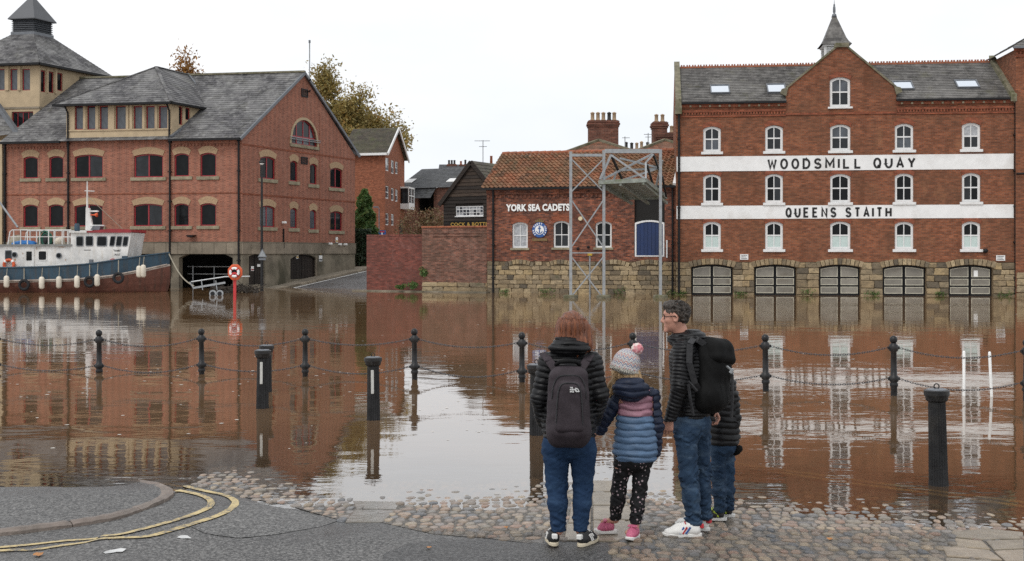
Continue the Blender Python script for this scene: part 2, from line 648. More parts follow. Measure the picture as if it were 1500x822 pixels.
M['arch_buff'] = paint('arch_buff', (0.40, 0.275, 0.17), 0.85, 0, 0.2, 9, 0.2, 0.01, 0.08)
M['sill_stone'] = paint('sill_stone', (0.30, 0.26, 0.18), 0.85, 0, 0.3, 3, 0.2, 0.01, 0.12, (0.09, 0.085, 0.05), 0.6)
M['red_frame'] = paint('red_frame', (0.29, 0.018, 0.026), 0.45, 0, 0.2, 4)
M['white_frame'] = paint('white_frame', (0.74, 0.74, 0.73), 0.5, 0, 0.08, 5, dirt=(0.45, 0.43, 0.39), dirt_amt=0.35)
M['white_band'] = paint('white_band', (0.80, 0.80, 0.79), 0.7, 0, 0.06, 1.6, 0.3, 0.006, dirt=(0.52, 0.48, 0.44), dirt_amt=0.4)
M['black_paint'] = paint('black_paint', (0.010, 0.010, 0.011), 0.5, 0, 0.4, 5, 0.25)
M['black_iron'] = paint('black_iron', (0.013, 0.013, 0.014), 0.42, 0.0, 0.5, 7, 0.35, bump=0.003, dirt=(0.05, 0.045, 0.038), dirt_amt=0.4)
M['letter_black'] = paint('letter_black', (0.011, 0.01, 0.01), 0.6, 0, 0.3, 3)
M['letter_white'] = paint('letter_white', (0.82, 0.82, 0.80), 0.5, 0, 0.05, 3)
M['gold'] = paint('gold', (0.55, 0.36, 0.09), 0.4, 0.2, 0.15, 5)
M['glass_dark'] = glass_mat('glass_dark', (0.008, 0.009, 0.010), spec=0.16)
M['glass_grey'] = glass_mat('glass_grey', (0.075, 0.085, 0.10), 0.1)
M['glass_mid'] = glass_mat('glass_mid', (0.02, 0.023, 0.027), spec=0.3)
M['glass_frost'] = paint('glass_frost', (0.50, 0.60, 0.57), 0.25, 0, 0.1, 1.5)
M['glass_curtain'] = paint('glass_curtain', (0.36, 0.37, 0.385), 0.18, 0, 0.4, 7)
M['skylight'] = paint('skylight', (0.75, 0.8, 0.86), 0.05, 0.9, 0.03, 1)
M['blind_dark'] = paint('blind_dark', (0.11, 0.115, 0.13), 0.4, 0, 0.2, 4)
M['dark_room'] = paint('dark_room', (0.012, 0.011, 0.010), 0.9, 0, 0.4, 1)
M['galv'] = paint('galv', (0.33, 0.345, 0.355), 0.45, 0.55, 0.2, 7, dirt=(0.24, 0.23, 0.2), dirt_amt=0.5)
M['galv_dirty'] = paint('galv_dirty', (0.26, 0.28, 0.25), 0.6, 0.3, 0.35, 5, dirt=(0.13, 0.15, 0.06), dirt_amt=0.7)
M['timber_black'] = wood_mat('timber_black', (0.012, 0.010, 0.009), (0.04, 0.03, 0.024))
M['timber_brown'] = wood_mat('timber_brown', (0.022, 0.016, 0.012), (0.075, 0.052, 0.038))
M['terracotta'] = paint('terracotta', (0.30, 0.10, 0.05), 0.8, 0, 0.35, 5, dirt=(0.09, 0.07, 0.05), dirt_amt=0.5)
M['pot_buff'] = paint('pot_buff', (0.34, 0.24, 0.15), 0.8, 0, 0.3, 6)
M['pot_dark'] = paint('pot_dark', (0.03, 0.028, 0.026), 0.8, 0, 0.3, 6)
M['coping_mossy'] = paint('coping_mossy', (0.17, 0.155, 0.11), 0.9, 0, 0.4, 4, 0.2, 0.01, 0.1, (0.075, 0.08, 0.03), 0.8)
M['sandstone'] = stone_mat('sandstone', [(0.42, 0.31, 0.165), (0.30, 0.225, 0.135), (0.48, 0.37, 0.22), (0.19, 0.15, 0.10), (0.37, 0.27, 0.15), (0.11, 0.09, 0.065), (0.44, 0.34, 0.21), (0.24, 0.18, 0.11)])
M['mortar_stone'] = paint('mortar_stone', (0.16, 0.12, 0.075), 0.9, 0, 0.35, 2.5, 0.2, 0.02)
# ------------------------------------------------------------------ near bank, water, far bank
_wl = [(-250, 766), (0, 768), (120, 764), (190, 752), (232, 738), (262, 720), (300, 714), (338, 716), (375, 735), (430, 748), (500, 752), (522, 744), (575, 746), (610, 747), (690, 754),
       (770, 747), (850, 722), (905, 716), (940, 738), (1050, 750), (1130, 762), (1250, 768), (1350, 770), (1430, 776), (1500, 785), (1750, 806)]
_wlY = np.array([FPX * CAMH / (y - HY) for x, y in _wl])
_wlX = np.array([(x - CX) / FPX * yy for (x, y), yy in zip(_wl, _wlY)])


def g_base(X, Y):
    X = np.asarray(X, float)
    Y = np.asarray(Y, float)
    s = np.interp(X, _wlX, _wlY) - Y
    z = np.where(s > 0, 0.04 * s, 0.018 * s - 0.005 * s * s)
    z = np.where(z > 0.32, 0.32 + 0.15 * (z - 0.32), z)
    z = z + 0.004 * np.sin(X * 2.1 + 0.7 * Y) * np.sin(Y * 1.7 + 1.3) + 0.003 * np.sin(X * 5.3) * np.sin(Y * 4.1)
    return np.maximum(z, -1.25)


def G(px, py, fn=g_base):
    z = 0.0
    for _ in range(12):
        Y = FPX * (CAMH - z) / (py - HY)
        X = (px - CX) / FPX * Y
        z = float(fn(X, Y))
    return X, Y, z


_kerb_px = [(-160, 797), (0, 783), (60, 776), (120, 768), (165, 760), (205, 748), (232, 738), (243, 727), (232, 716), (190, 709), (120, 703), (-160, 697)]
KERB = [Vector(G(*p)[:2]) for p in _kerb_px]
_foot_poly = [tuple(p) for p in KERB]
_fp = np.array(_foot_poly)


def in_poly_np(X, Y, poly):
    X, Y = np.broadcast_arrays(np.asarray(X, float), np.asarray(Y, float))
    c = np.zeros(X.shape, bool)
    j = len(poly) - 1
    for i in range(len(poly)):
        xi, yi = poly[i]
        xj, yj = poly[j]
        if yi != yj:
            c ^= ((yi > Y) != (yj > Y)) & (X < (xj - xi) * (Y - yi) / (yj - yi) + xi)
        j = i
    return c


FOOT_UP = 0.04


def g_all(X, Y):
    return g_base(X, Y) + FOOT_UP * in_poly_np(X, Y, _foot_poly)


def axis(*segs):
    out = []
    for a, b, st in segs:
        k = max(1, int(round((b - a) / st)))
        out += list(np.linspace(a, b, k, endpoint=False))
    out.append(segs[-1][1])
    return np.array(out)


def grid_mesh(name, xs, ys, zf, mats, attr=None, smooth=True):
    X, Y = np.meshgrid(xs, ys)
    Z = zf(X, Y)
    n, m = len(xs), len(ys)
    co = np.stack([X, Y, Z], -1).reshape(-1, 3)
    i = np.arange(n * m).reshape(m, n)
    f = np.stack([i[:-1, :-1], i[:-1, 1:], i[1:, 1:], i[1:, :-1]], -1).reshape(-1, 4)
    me = bpy.data.meshes.new(name)
    me.from_pydata(co.tolist(), [], f.tolist())
    me.materials.append(mats)
    me.polygons.foreach_set('use_smooth', [smooth] * len(me.polygons))
    if attr is not None:
        a = me.attributes.new(attr[0], 'FLOAT', 'POINT')
        a.data.foreach_set('value', attr[1](X, Y).ravel())
    return me


def asphalt_mat(name, lo, hi, rough=0.5, wet=0.3):
    n = NT(name)
    co = obj_co(n)
    big = n.noise(co, 0.8, 5, 0.6, 0.5)
    ag = n('TexVoronoi', dict(feature='F1'), Vector=co, Scale=62.0)
    fine = n.noise(co, 34, 5, 0.8)
    c = n.ramp(big, [(0.3, lo), (0.7, hi)])
    c = n.mix(n.ramp(ag.outputs['Color'], [(0.3, 0.0), (0.85, 0.95)]), c, tuple(min(1, h * 2.5) for h in hi))
    c = n.mix(n.ramp(fine, [(0.48, 0.0), (0.58, 0.85)]), c, tuple(l * 0.22 for l in lo))
    wetn = n.noise(co, 0.55, 4, 0.55, 0.3)
    w = n.ramp(wetn, [(0.45, 0.0), (0.62, wet)])
    c = n.mix(w, c, tuple(l * 0.6 for l in lo))
    r = n.mix(w, (rough,) * 3, (0.12,) * 3)
    h = n.math('ADD', ag.outputs['Distance'], n.math('MULTIPLY', fine, 0.6))
    b = n('Bump', None, Height=h, Distance=0.012, Strength=n.math('SUBTRACT', 0.95, n.math('MULTIPLY', w, 0.6)))
    return n.finish(c, r, b, spec=0.5)


M['asphalt'] = asphalt_mat('asphalt', (0.052, 0.051, 0.051), (0.10, 0.097, 0.093), 0.55, 0.8)
M['asphalt_light'] = asphalt_mat('asphalt_light', (0.07, 0.069, 0.068), (0.12, 0.117, 0.112), 0.6, 0.5)
M['asphalt_dark'] = asphalt_mat('asphalt_dark', (0.034, 0.034, 0.035), (0.06, 0.059, 0.058), 0.5, 0.4)
M['grit'] = asphalt_mat('grit', (0.05, 0.043, 0.035), (0.10, 0.087, 0.07), 0.4, 0.6)
M['cobble'] = stone_mat('cobble', [(0.31, 0.235, 0.17), (0.18, 0.18, 0.18), (0.35, 0.25, 0.18), (0.25, 0.21, 0.165), (0.12, 0.13, 0.145), (0.33, 0.27, 0.195), (0.29, 0.185, 0.135), (0.20, 0.18, 0.15), (0.40, 0.31, 0.21)], 0.3, (0.085, 0.07, 0.055), (0.12, 0.105, 0.08))
M['flag'] = stone_mat('flag', [(0.22, 0.205, 0.185), (0.19, 0.185, 0.175), (0.25, 0.225, 0.19), (0.2, 0.19, 0.175)], 0.14, (0.16, 0.145, 0.12), (0.2, 0.185, 0.15), 0.003)
M['flag_warm'] = stone_mat('flag_warm', [(0.29, 0.235, 0.165), (0.26, 0.215, 0.165), (0.23, 0.2, 0.155), (0.31, 0.25, 0.185)], 0.32, (0.2, 0.165, 0.12), (0.22, 0.19, 0.14), 0.006)
M['kerb'] = stone_mat('kerb', [(0.2, 0.155, 0.13), (0.17, 0.14, 0.12), (0.22, 0.175, 0.145)], 0.5, (0.1, 0.085, 0.07), (0.12, 0.11, 0.08))


def line_mat():
    n = NT('yellow_line')
    co = obj_co(n)
    a = n.noise(co, 30, 5, 0.75)
    b = n.noise(co, 4, 4, 0.6)
    c = n.ramp(b, [(0.3, (0.46, 0.34, 0.14)), (0.7, (0.58, 0.46, 0.23))])
    f = n.ramp(n.mix(0.35, a, b), [(0.44, 1.0), (0.5, 0.0)])
    c = n.mix(f, c, (0.13, 0.12, 0.105))
    return n.finish(c, 0.55, n.bump(a, 0.006, 0.8))


M['yellow_line'] = line_mat()


def water_mat():
    n = NT('river_water')
    co = obj_co(n)
    dep = n('Attribute', dict(attribute_name='depth')).outputs['Fac']
    # suspended silt hides the bed within about a hand's depth
    op = n.math('SUBTRACT', 1.0, n.math('EXPONENT', n.math('MULTIPLY', dep, -10.0)), True)
    patch = n.noise(n.scaled(co, 0.05, 0.16, 1), 1.0, 3, 0.5)
    silt = n.ramp(n.noise(n.scaled(co, 0.12, 0.3, 1), 1.0, 4), [(0.3, (0.135, 0.078, 0.037)), (0.7, (0.17, 0.10, 0.05))])
    w1 = n.noise(n.scaled(co, 0.8, 1.5, 1), 1.1, 2, 0.45, 0.6)
    w2 = n.noise(n.scaled(co, 1.0, 1.9, 1), 4.5, 2, 0.5, 0.3)
    w3 = n.noise(n.scaled(co, 1.0, 1.8, 1), 0.33, 2, 0.5)
    calm = n.ramp(patch, [(0.42, 0.25), (0.64, 1.0)])
    h = n.math('ADD', n.math('MULTIPLY', w1, 1.0), n.math('MULTIPLY', w3, 1.6))
    h = n.math('ADD', h, n.math('MULTIPLY', n.math('MULTIPLY', w2, calm), 0.42))
    b = n('Bump', None, Height=h, Distance=0.0034, Strength=1.0)
    body = n('BsdfDiffuse', None, Color=silt)
    clear = n('BsdfTransparent', None, Color=(0.86, 0.74, 0.58, 1))
    under = n('MixShader', None, i0=op, i1=clear, i2=body)
    gl = n('BsdfGlossy', None, Color=(1, 1, 1, 1), Roughness=0.025, Normal=b)
    fr = n.math('POWER', n('Fresnel', None, IOR=1.5, Normal=b).outputs[0], 0.58)
    fr = n.math('MULTIPLY', fr, 0.88)
    top = n('MixShader', None, i0=fr, i1=under, i2=gl)
    n.t.links.new(top.outputs[0], n.out.inputs[0])
    return n.mat


M['river_water'] = water_mat()

# the near bank: one sheet running under the river
_xs = axis((-400, -60, 68), (-60, -12, 6), (-12, 12, 0.2), (12, 60, 6), (60, 400, 68))
_ys = axis((-60, 0, 6), (0, 6.5, 0.65), (6.5, 13.5, 0.14), (13.5, 24, 1.5), (24, 74, 10))
ground = link('ground', grid_mesh('ground', _xs, _ys, g_base, M['asphalt']))
tag(ground, 'wet grey tarmac of the near quay sloping down into the river', kind='structure')

_xs = axis((-400, -60, 68), (-60, -12, 4), (-12, 12, 0.16), (12, 60, 4), (60, 400, 68))
_ys = axis((6.6, 13.5, 0.1), (13.5, 24, 1), (24, 74, 10))
_wm = grid_mesh('river_water', _xs, _ys, lambda X, Y: np.zeros_like(X), M['river_water'], ('depth', lambda X, Y: np.maximum(0, -g_all(X, Y))))
water = link('river_water', _wm)
tag(water, 'brown flood water of the river lying calm across the quay', kind='structure')


def sheet(name, poly, mat, up, step=0.2, fn=g_base, parent=None):
    """A patch of surface that follows the ground, laid `up` above it."""
    vs = [Vector(p) for p in poly]
    es = [(i, (i + 1) % len(vs)) for i in range(len(vs))]
    x0, x1 = min(p[0] for p in poly), max(p[0] for p in poly)
    y0, y1 = min(p[1] for p in poly), max(p[1] for p in poly)
    for x in np.arange(x0 + step / 2, x1, step):
        for y in np.arange(y0 + step / 2, y1, step):
            if in_poly((x, y), poly):
                vs.append(Vector((x, y)))
    ov, oe, of, _a, _b, _c = delaunay_2d_cdt(vs, es, [], 0, 1e-5)
    mb = MB()
    fs = []
    for f in of:
        c = sum((ov[i] for i in f), Vector((0, 0))) / 3
        if in_poly(c, poly):
            a = (ov[f[1]] - ov[f[0]]).cross(ov[f[2]] - ov[f[0]])
            fs.append(tuple(f) if a > 0 else tuple(reversed(f)))
    mb.add([(p.x, p.y, float(fn(p.x, p.y)) + up) for p in ov], fs)
    return mb.build(name, mat, parent, I4, smooth=True)


foot = sheet('footway', _foot_poly, M['asphalt'], FOOT_UP, 0.25)
tag(foot, 'tarmac pavement corner half under water inside the curved kerb', kind='structure')


def smooth_line(pts, n=8):
    out = []
    for i in range(len(pts) - 1):
        p0, p1, p2, p3 = pts[max(i - 1, 0)], pts[i], pts[i + 1], pts[min(i + 2, len(pts) - 1)]
        for k in range(n):
            t = k / n
            out.append(0.5 * ((2 * p1) + (p2 - p0) * t + (2 * p0 - 5 * p1 + 4 * p2 - p3) * t * t + (3 * p1 - p0 - 3 * p2 + p3) * t ** 3))
    out.append(pts[-1])
    return out


def strip(name, px_pts, width, mat, up, fn=g_base, label=None):
    pts = smooth_line([Vector(G(*p)[:2]) for p in px_pts], 10)
    mb = MB()
    vs = []
    for i, p in enumerate(pts):
        d = (pts[min(i + 1, len(pts) - 1)] - pts[max(i - 1, 0)]).normalized()
        s = Vector((-d.y, d.x)) * (width / 2) * (1 + 0.05 * math.sin(i * 0.7))
        for q in (p + s, p - s):
            vs.append((q.x, q.y, float(fn(q.x, q.y)) + up))
    mb.add(vs, [(2 * i + 1, 2 * i + 3, 2 * i + 2, 2 * i) for i in range(len(pts) - 1)])
    o = mb.build(name, mat, None, I4, smooth=True)
    return tag(o, label, kind='structure')


# kerb stones of the pavement corner, each its own piece
_k = smooth_line(KERB, 12)
_cum = [0.0]
for a, b in zip(_k, _k[1:]):
    _cum.append(_cum[-1] + (b - a).length)
kerb_root = thing('kerb', 'worn pinkish kerb edging the flooded pavement corner', None, T(KERB[4].x, KERB[4].y, 0))
kerb_root['kind'] = 'structure'


def kerb_stone(i0, i1):
    mb = MB()
    vs = []
    prof = [(-0.06, -0.05), (-0.06, 0.028), (-0.038, 0.044), (0.03, 0.046), (0.068, 0.024), (0.08, -0.05)]
    m = len(prof)
    for i in range(i0, i1 + 1):
        d = (_k[min(i + 1, len(_k) - 1)] - _k[max(i - 1, 0)]).normalized()
        s = Vector((-d.y, d.x))
        e = 0.86 if i in (i0, i1) else 1.0
        for a, h in prof:
            q = _k[i] - s * a
            if i == i0:
                q = q + d * 0.008
            vs.append((q.x, q.y, float(g_base(q.x, q.y)) + h * e + 0.002 * math.sin(i * 0.9 + a * 30)))
    n = i1 - i0 + 1
    fs = [(i * m + k, i * m + k + 1, (i + 1) * m + k + 1, (i + 1) * m + k) for i in range(n - 1) for k in range(m - 1)]
    fs += [tuple(range(m)), tuple(reversed([(n - 1) * m + k for k in range(m)]))]
    mb.add(vs, [tuple(reversed(f)) for f in fs])
    return mb.build('kerb_stone', M['kerb'], kerb_root, I4, smooth=False)


_i = 0
while _i < len(_k) - 2:
    j = _i
    while j < len(_k) - 1 and _cum[j] - _cum[_i] < 0.62:
        j += 1
    kerb_stone(_i, j)
    _i = j

strip('road_marking', [(-160, 818), (0, 808), (53, 806), (110, 798), (203, 788), (240, 781), (283, 768), (322, 755), (341, 744), (344, 735), (331, 727), (300, 720), (255, 712), (200, 705), (100, 697), (-60, 692)], 0.064, M['yellow_line'], 0.008,
      label='outer of the two yellow lines curving round the kerb corner')
strip('road_marking', [(-160, 812), (0, 803), (100, 793), (167, 785), (213, 775), (260, 762), (292, 751), (308, 742), (307, 733), (292, 726), (260, 720), (215, 712), (150, 705), (60, 699), (-60, 696)], 0.06, M['yellow_line'], 0.008,
      label='inner of the two yellow lines curving round the kerb corner')
strip('road_marking', [(1040, 676), (1085, 683), (1200, 699), (1300, 713), (1400, 727), (1500, 740), (1700, 768)], 0.10, M['yellow_line'], 0.025,
      label='far one of two yellow lines seen under the water by the right bollard')
strip('road_marking', [(1100, 689), (1200, 704), (1300, 718), (1400, 732), (1500, 746), (1700, 775)], 0.10, M['yellow_line'], 0.025,
      label='near one of two yellow lines seen under the water by the right bollard')

_pp = lambda pts: [tuple(G(*p)[:2]) for p in pts]
tag(sheet('asphalt_patch', _pp([(352, 733), (420, 746), (500, 762), (470, 772), (400, 784), (350, 789), (300, 782), (280, 772), (330, 757)]), M['asphalt_light'], 0.004), 'lighter triangular tarmac patch beside the curved yellow lines', kind='structure')
tag(sheet('asphalt_patch', _pp([(562, 812), (600, 797), (660, 791), (716, 791), (773, 798), (800, 792), (890, 796), (896, 818), (900, 840), (560, 840)]), M['asphalt_dark'], 0.004), 'dark smooth tarmac patch in front of the woman', kind='structure')

# cobbles: grit bed plus every stone
COB = [(150, 690), (350, 727), (425, 742), (505, 764), (560, 766), (635, 783), (716, 789), (773, 796), (890, 797), (898, 822), (905, 900), (1750, 900), (1750, 778), (1400, 738), (1050, 712), (700, 700), (420, 680), (260, 672)]
cob_poly = _pp(COB)
SLABS = [  # flagstone strips in photo pixels, corner by corner
    [(502, 716), (574, 717), (593, 727), (577, 731), (513, 731)], [(513, 732), (577, 732), (590, 731), (581, 747), (522, 746)], [(520, 747.5), (581, 748.5), (561, 766), (505, 766), (508, 756)],
    [(863, 706), (908, 706), (913, 722), (866, 722)], [(866, 723.5), (914, 723.5), (921, 742), (868, 742)], [(868, 743.5), (922, 743.5), (931, 764), (868, 764)],
    [(868, 765.5), (931, 765.5), (940, 782), (905, 795), (868, 794)], [(836, 744), (866, 744), (866, 768), (832, 768)], [(830, 769.5), (866, 769.5), (866, 795), (826, 794)],
    [(1392, 781), (1448, 777), (1500, 782), (1500, 791), (1440, 793), (1398, 789)], [(1398, 791), (1440, 795), (1452, 807), (1402, 803)], [(1444, 795), (1500, 793), (1500, 806), (1456, 808)],
    [(1380, 803), (1450, 808.5), (1470, 823), (1386, 817)], [(1456, 810), (1500, 808), (1500, 826), (1474, 826)], [(1384, 819), (1468, 825), (1472, 840), (1388, 840)]]
slab_polys = [_pp(s) for s in SLABS]

cobbled = sheet('cobbled_quay', cob_poly, M['grit'], 0.003, 0.25)
tag(cobbled, 'cobbled slope of the quay running down into the brown water', kind='structure')


def cobble_mesh(seed):
    r = random.Random(seed)
    mb = MB()
    n = 9
    ph = [r.uniform(0.78, 1.16) for _ in range(n)]
    sq = 0.16
    vs, fs = [], []
    prof = [(1.0, -0.9), (0.99, 0.0), (0.88, 0.62), (0.6, 0.92)]
    for q, z in prof:
        for k in range(n):
            t = 2 * math.pi * k / n
            c, s = math.cos(t), math.sin(t)
            e = (abs(c) ** 2.6 + abs(s) ** 2.6) ** (-1 / 2.6)
            vs.append((c * e * q * ph[k] * 0.5, s * e * q * ph[k] * 0.5, z + r.uniform(-0.05, 0.05)))
    vs.append((r.uniform(-0.05, 0.05), r.uniform(-0.05, 0.05), 1.0))
    m = len(prof)
    for i in range(m - 1):
        for k in range(n):
            l = (k + 1) % n
            fs.append((i * n + k, i * n + l, (i + 1) * n + l, (i + 1) * n + k))
    for k in range(n):
        fs.append(((m - 1) * n + k, (m - 1) * n + (k + 1) % n, m * n))
    mb.add(vs, fs)
    return mb


_cob_vars = [cobble_mesh(i) for i in range(7)]
_cob_me = [c.mesh('cobble', M['cobble'], smooth=True, uv=False) for c in _cob_vars]
stones = []
_rows_y = 7.35
while _rows_y < 12.2:
    d = random.uniform(0.105, 0.138)
    x = -5.2 + random.uniform(0, 0.1)
    while x < 5.9:
        w = random.choice((random.uniform(0.06, 0.095), random.uniform(0.08, 0.135)))
        yy = _rows_y + 0.035 * math.sin(x * 2.1) + random.uniform(-0.012, 0.012) + 0.05 * x * 0.12
        if in_poly((x + w / 2, yy), cob_poly) and not any(in_poly((x + w / 2, yy), s) for s in slab_polys) and random.random() > 0.02:
            z = float(g_base(x + w / 2, yy))
            if z > -0.035:
                stones.append((x + w / 2, yy, z, w * random.uniform(0.86, 0.99), d * random.uniform(0.84, 1.0), random.choice((random.uniform(0.006, 0.014), random.uniform(0.010, 0.022)))))
        x += w + 0.004
    _rows_y += d
_vis = [s for s in stones if abs((s[0]) / s[1] * FPX) < 760 and HY + FPX * (CAMH - s[2]) / s[1] < 828]
_vis.sort(key=lambda s: s[1])
_single = set(id(s) for s in _vis[:285])
_rest = MB()
for s in stones:
    x, y, z, w, d, h = s
    k = random.randrange(7)
    Mx = T(x, y, z + 0.002) @ RZ(random.uniform(-0.22, 0.22)) @ Matrix.Rotation(random.uniform(-0.06, 0.06), 4, 'X') @ Matrix.Diagonal((w, d, h, 1))
    if id(s) in _single:
        link('cobble', _cob_me[k], cobbled, Mx)
    else:
        b = len(_rest.v)
        _rest.add(_cob_vars[k].v, _cob_vars[k].f)
        _rest.xf(Mx, b)


def cobble_mass_mat():
    n = NT('cobble_mass')
    g = n('NewGeometry')
    r = g.outputs['Random Per Island']
    cols = [(0.31, 0.235, 0.17), (0.18, 0.18, 0.18), (0.35, 0.25, 0.18), (0.25, 0.21, 0.165), (0.12, 0.13, 0.145), (0.33, 0.27, 0.195), (0.29, 0.185, 0.135), (0.20, 0.18, 0.15), (0.40, 0.31, 0.21)]
    c = n.ramp(r, [(i / 8, cc) for i, cc in enumerate(cols)])
    co = obj_co(n)
    c = n.mix(n.ramp(n.noise(co, 16, 6, 0.7), [(0.45, 0.0), (0.72, 0.75)]), c, (0.085, 0.07, 0.055))
    c = n.mix(1.0, c, n.ramp(n.noise(co, 60, 4, 0.7), [(0.3, 0.7), (0.7, 1.25)]), 'MULTIPLY')
    return n.finish(c, 0.33, n.bump(n.noise(co, 90, 5, 0.65), 0.004, 0.8), spec=0.45)


tag(_rest.build('cobbles', cobble_mass_mat(), cobbled, I4, smooth=True, uv=False), kind='stuff')
for k, s in enumerate(slab_polys):
    mb = MB()
    cx, cy = sum(p[0] for p in s) / len(s), sum(p[1] for p in s) / len(s)
    top = [(cx + (p[0] - cx) * 0.975, cy + (p[1] - cy) * 0.975) for p in s]
    n = len(s)
    a = Vector(top[1]) - Vector(top[0])
    b_ = Vector(top[2]) - Vector(top[0])
    if a.cross(b_) < 0:
        top.reverse()
    up = (0.009 if k < 3 else 0.016) + random.uniform(-0.003, 0.003)
    vs = [(x, y, float(g_base(x, y)) + up) for x, y in top] + [(x, y, float(g_base(x, y)) - 0.03) for x, y in top]
    fs = [tuple(range(n))] + [(i, n + i, n + (i + 1) % n, (i + 1) % n) for i in range(n)]
    mb.add(vs, fs)
    o = mb.build('flagstone', M['flag'] if k < 3 else M['flag_warm'], cobbled, I4, uv=False, bevel=0.006)
    o.data.transform(Matrix.Translation((-cx, -cy, 0)))
    o.matrix_basis = T(cx, cy, 0)

# litter on the ground: leaves and pale droppings
for k, (px, py, m, sz, lab) in enumerate(((57, 815, 'leaf', 0.055, 'orange fallen leaf beside the yellow lines at the bottom left'), (168, 808.5, 'pale', 0.085, 'pale wet splash on the tarmac below the yellow lines'), (270, 788, 'pale', 0.07, 'pale splash on the tarmac between the line ends and patch'),
                                          (628, 805, 'leaf', 0.03, 'small brown leaf on the dark tarmac patch'), (1215, 792, 'leaf', 0.035, 'brown leaf lying among the cobbles at the right'), (742, 775, 'leaf', 0.03, 'yellow leaf on the cobbles left of the woman'))):
    X, Y, z = G(px, py)
    r = random.Random(k)
    n = 11
    mb = MB()
    a0 = r.uniform(0, 6)
    vs = [(X, Y, z + 0.022)]
    for i in range(n):
        t = a0 + 2 * math.pi * i / n
        q = sz * r.uniform(0.6, 1.1) * (0.55 + 0.45 * abs(math.cos(t - a0)))
        vs.append((X + q * math.cos(t), Y + q * math.sin(t), z + 0.011 + (0.012 * r.random() if m == 'leaf' else -0.004)))
    mb.add(vs, [(0, 1 + i, 1 + (i + 1) % n) for i in range(n)])
    if m == 'pale':
        mb.v[0] = (X, Y, z + 0.0075)
    o = mb.build('fallen_leaf' if m == 'leaf' else 'pale_splash', M.setdefault(m, paint(m, (0.36, 0.15, 0.035) if m == 'leaf' else (0.55, 0.55, 0.54), 0.5)), None, I4)
    tag(o, lab, 'leaf' if m == 'leaf' else 'stain')

# bubbles and scraps drifting on the flood
mb = MB()
r_ = random.Random(12)
for k in range(420):
    Y = 13 + 42 * r_.random() ** 1.6
    X = r_.uniform(-0.46, 0.46) * Y
    if r_.random() < 0.5:
        X, Y = X, 18 + 5 * r_.random() + 0.6 * math.sin(X * 3)
    s = r_.uniform(0.006, 0.022) * (1 + Y / 40)
    a0 = r_.uniform(0, 6.28)
    mb.add([(X + s * r_.uniform(0.6, 1.5) * math.cos(a0 + t), Y + s * math.sin(a0 + t), 0.004) for t in (0, 1.26, 2.51, 3.77, 5.03)], [(0, 1, 2, 3, 4)])
tag(mb.build('foam', paint('foam', (0.62, 0.58, 0.52), 0.6), None, I4, uv=False), 'specks of pale foam and scraps drifting on the brown water', kind='stuff')
# ------------------------------------------------------------------ building kit
def sash(parent, Mf, rc, rise, cols, rows, frame, glasses, dy=0.1, ft=0.07, mt=0.035, sill=None, sill_mat=None, name='window', head=None, head_mat=None, fd=0.06, sp=0.0, thickrail=None):
    """A window with its own frame, every pane a sub-part; rows = fractions of the height where bars cross."""
    u0, u1, z0, z1 = rc
    w, h = round((u1 - u0) / 0.03) * 0.03, round((z1 - z0) / 0.03) * 0.03
    uc = (u0 + u1) / 2
    key = (name, w, h, round(rise, 2), cols, tuple(rows), frame.name, ft)
    x0, x1 = -w / 2, w / 2

    def mk():
        mb = MB()
        mb.ring(arch(x0, x1, 0, h, rise), inset(x0, x1, 0, h, rise, ft), 0, fd)
        fi = arc_fn(x0 + ft, x1 - ft, h - ft - rise * 0.93, rise * 0.93)
        for c in range(1, cols):
            x = x0 + w * c / cols
            mb.box(x - mt / 2, x + mt / 2, 0.006, fd - 0.01, ft, fi(x) + 0.004)
        for r in rows:
            t = mt * (1.5 if thickrail == r else 1)
            mb.box(x0 + ft * 0.9, x1 - ft * 0.9, 0.003, fd - 0.013, h * r - t / 2, h * r + t / 2)
        return mb.mesh(name, frame)

    Mw = Mf @ T(uc, dy, z0)
    win = link(name, cached(key, mk), parent, Mw)
    fi = arc_fn(x0 + ft, x1 - ft, h - ft - rise * 0.93, rise * 0.93)
    zs = [ft] + [h * r for r in rows] + [h - ft]
    for r in range(len(zs) - 1):
        for c in range(cols):
            a = max(x0 + w * c / cols, x0 + ft)
            b = min(x0 + w * (c + 1) / cols, x1 - ft)

            def mkp(a=a, b=b, r=r):
                mb = MB()
                top = [(b + (a - b) * i / 4, min(zs[r + 1], fi(b + (a - b) * i / 4)) if r == len(zs) - 2 else zs[r + 1]) for i in range(5)]
                mb.prism([(a, zs[r]), (b, zs[r])] + top, 0, 0.008)
                return mb.mesh('pane', None)
            g = glasses(r, c) if callable(glasses) else random.choice(glasses)
            o = link('pane', cached(key + ('pane', r, c, g.name), lambda: with_mat(mkp(), g)), win, Mw @ T(0, fd * 0.55, 0))
    if sill:
        ov, pr, sh = sill

        def mks():
            return MB().box(x0 - ov, x1 + ov, -pr - dy, 0.02, -sh, 0).mesh('sill', sill_mat, bevel=0.012)
        link('sill', cached(key + ('sill', sill), mks), win, Mw)
    if head:
        hh, ov = head

        def mkh():
            mb = MB()
            n = 10
            f = arc_fn(x0 - 0.001, x1 + 0.001, h - rise, rise)
            f2 = arc_fn(x0 - ov, x1 + ov, h - rise + hh * 0.72, rise + hh * 0.28)
            lo = [(x0 + w * i / n, f(x0 + w * i / n)) for i in range(n + 1)]
            hi = [(x0 - ov + (w + 2 * ov) * i / n, f2(x0 - ov + (w + 2 * ov) * i / n)) for i in range(n + 1)]
            mb.prism(lo + hi[::-1], -dy - 0.03, -dy + 0.05)
            return mb.mesh('window_head', head_mat)
        link('window_head', cached(key + ('head', head, head_mat.name), mkh), win, Mw)
    return win


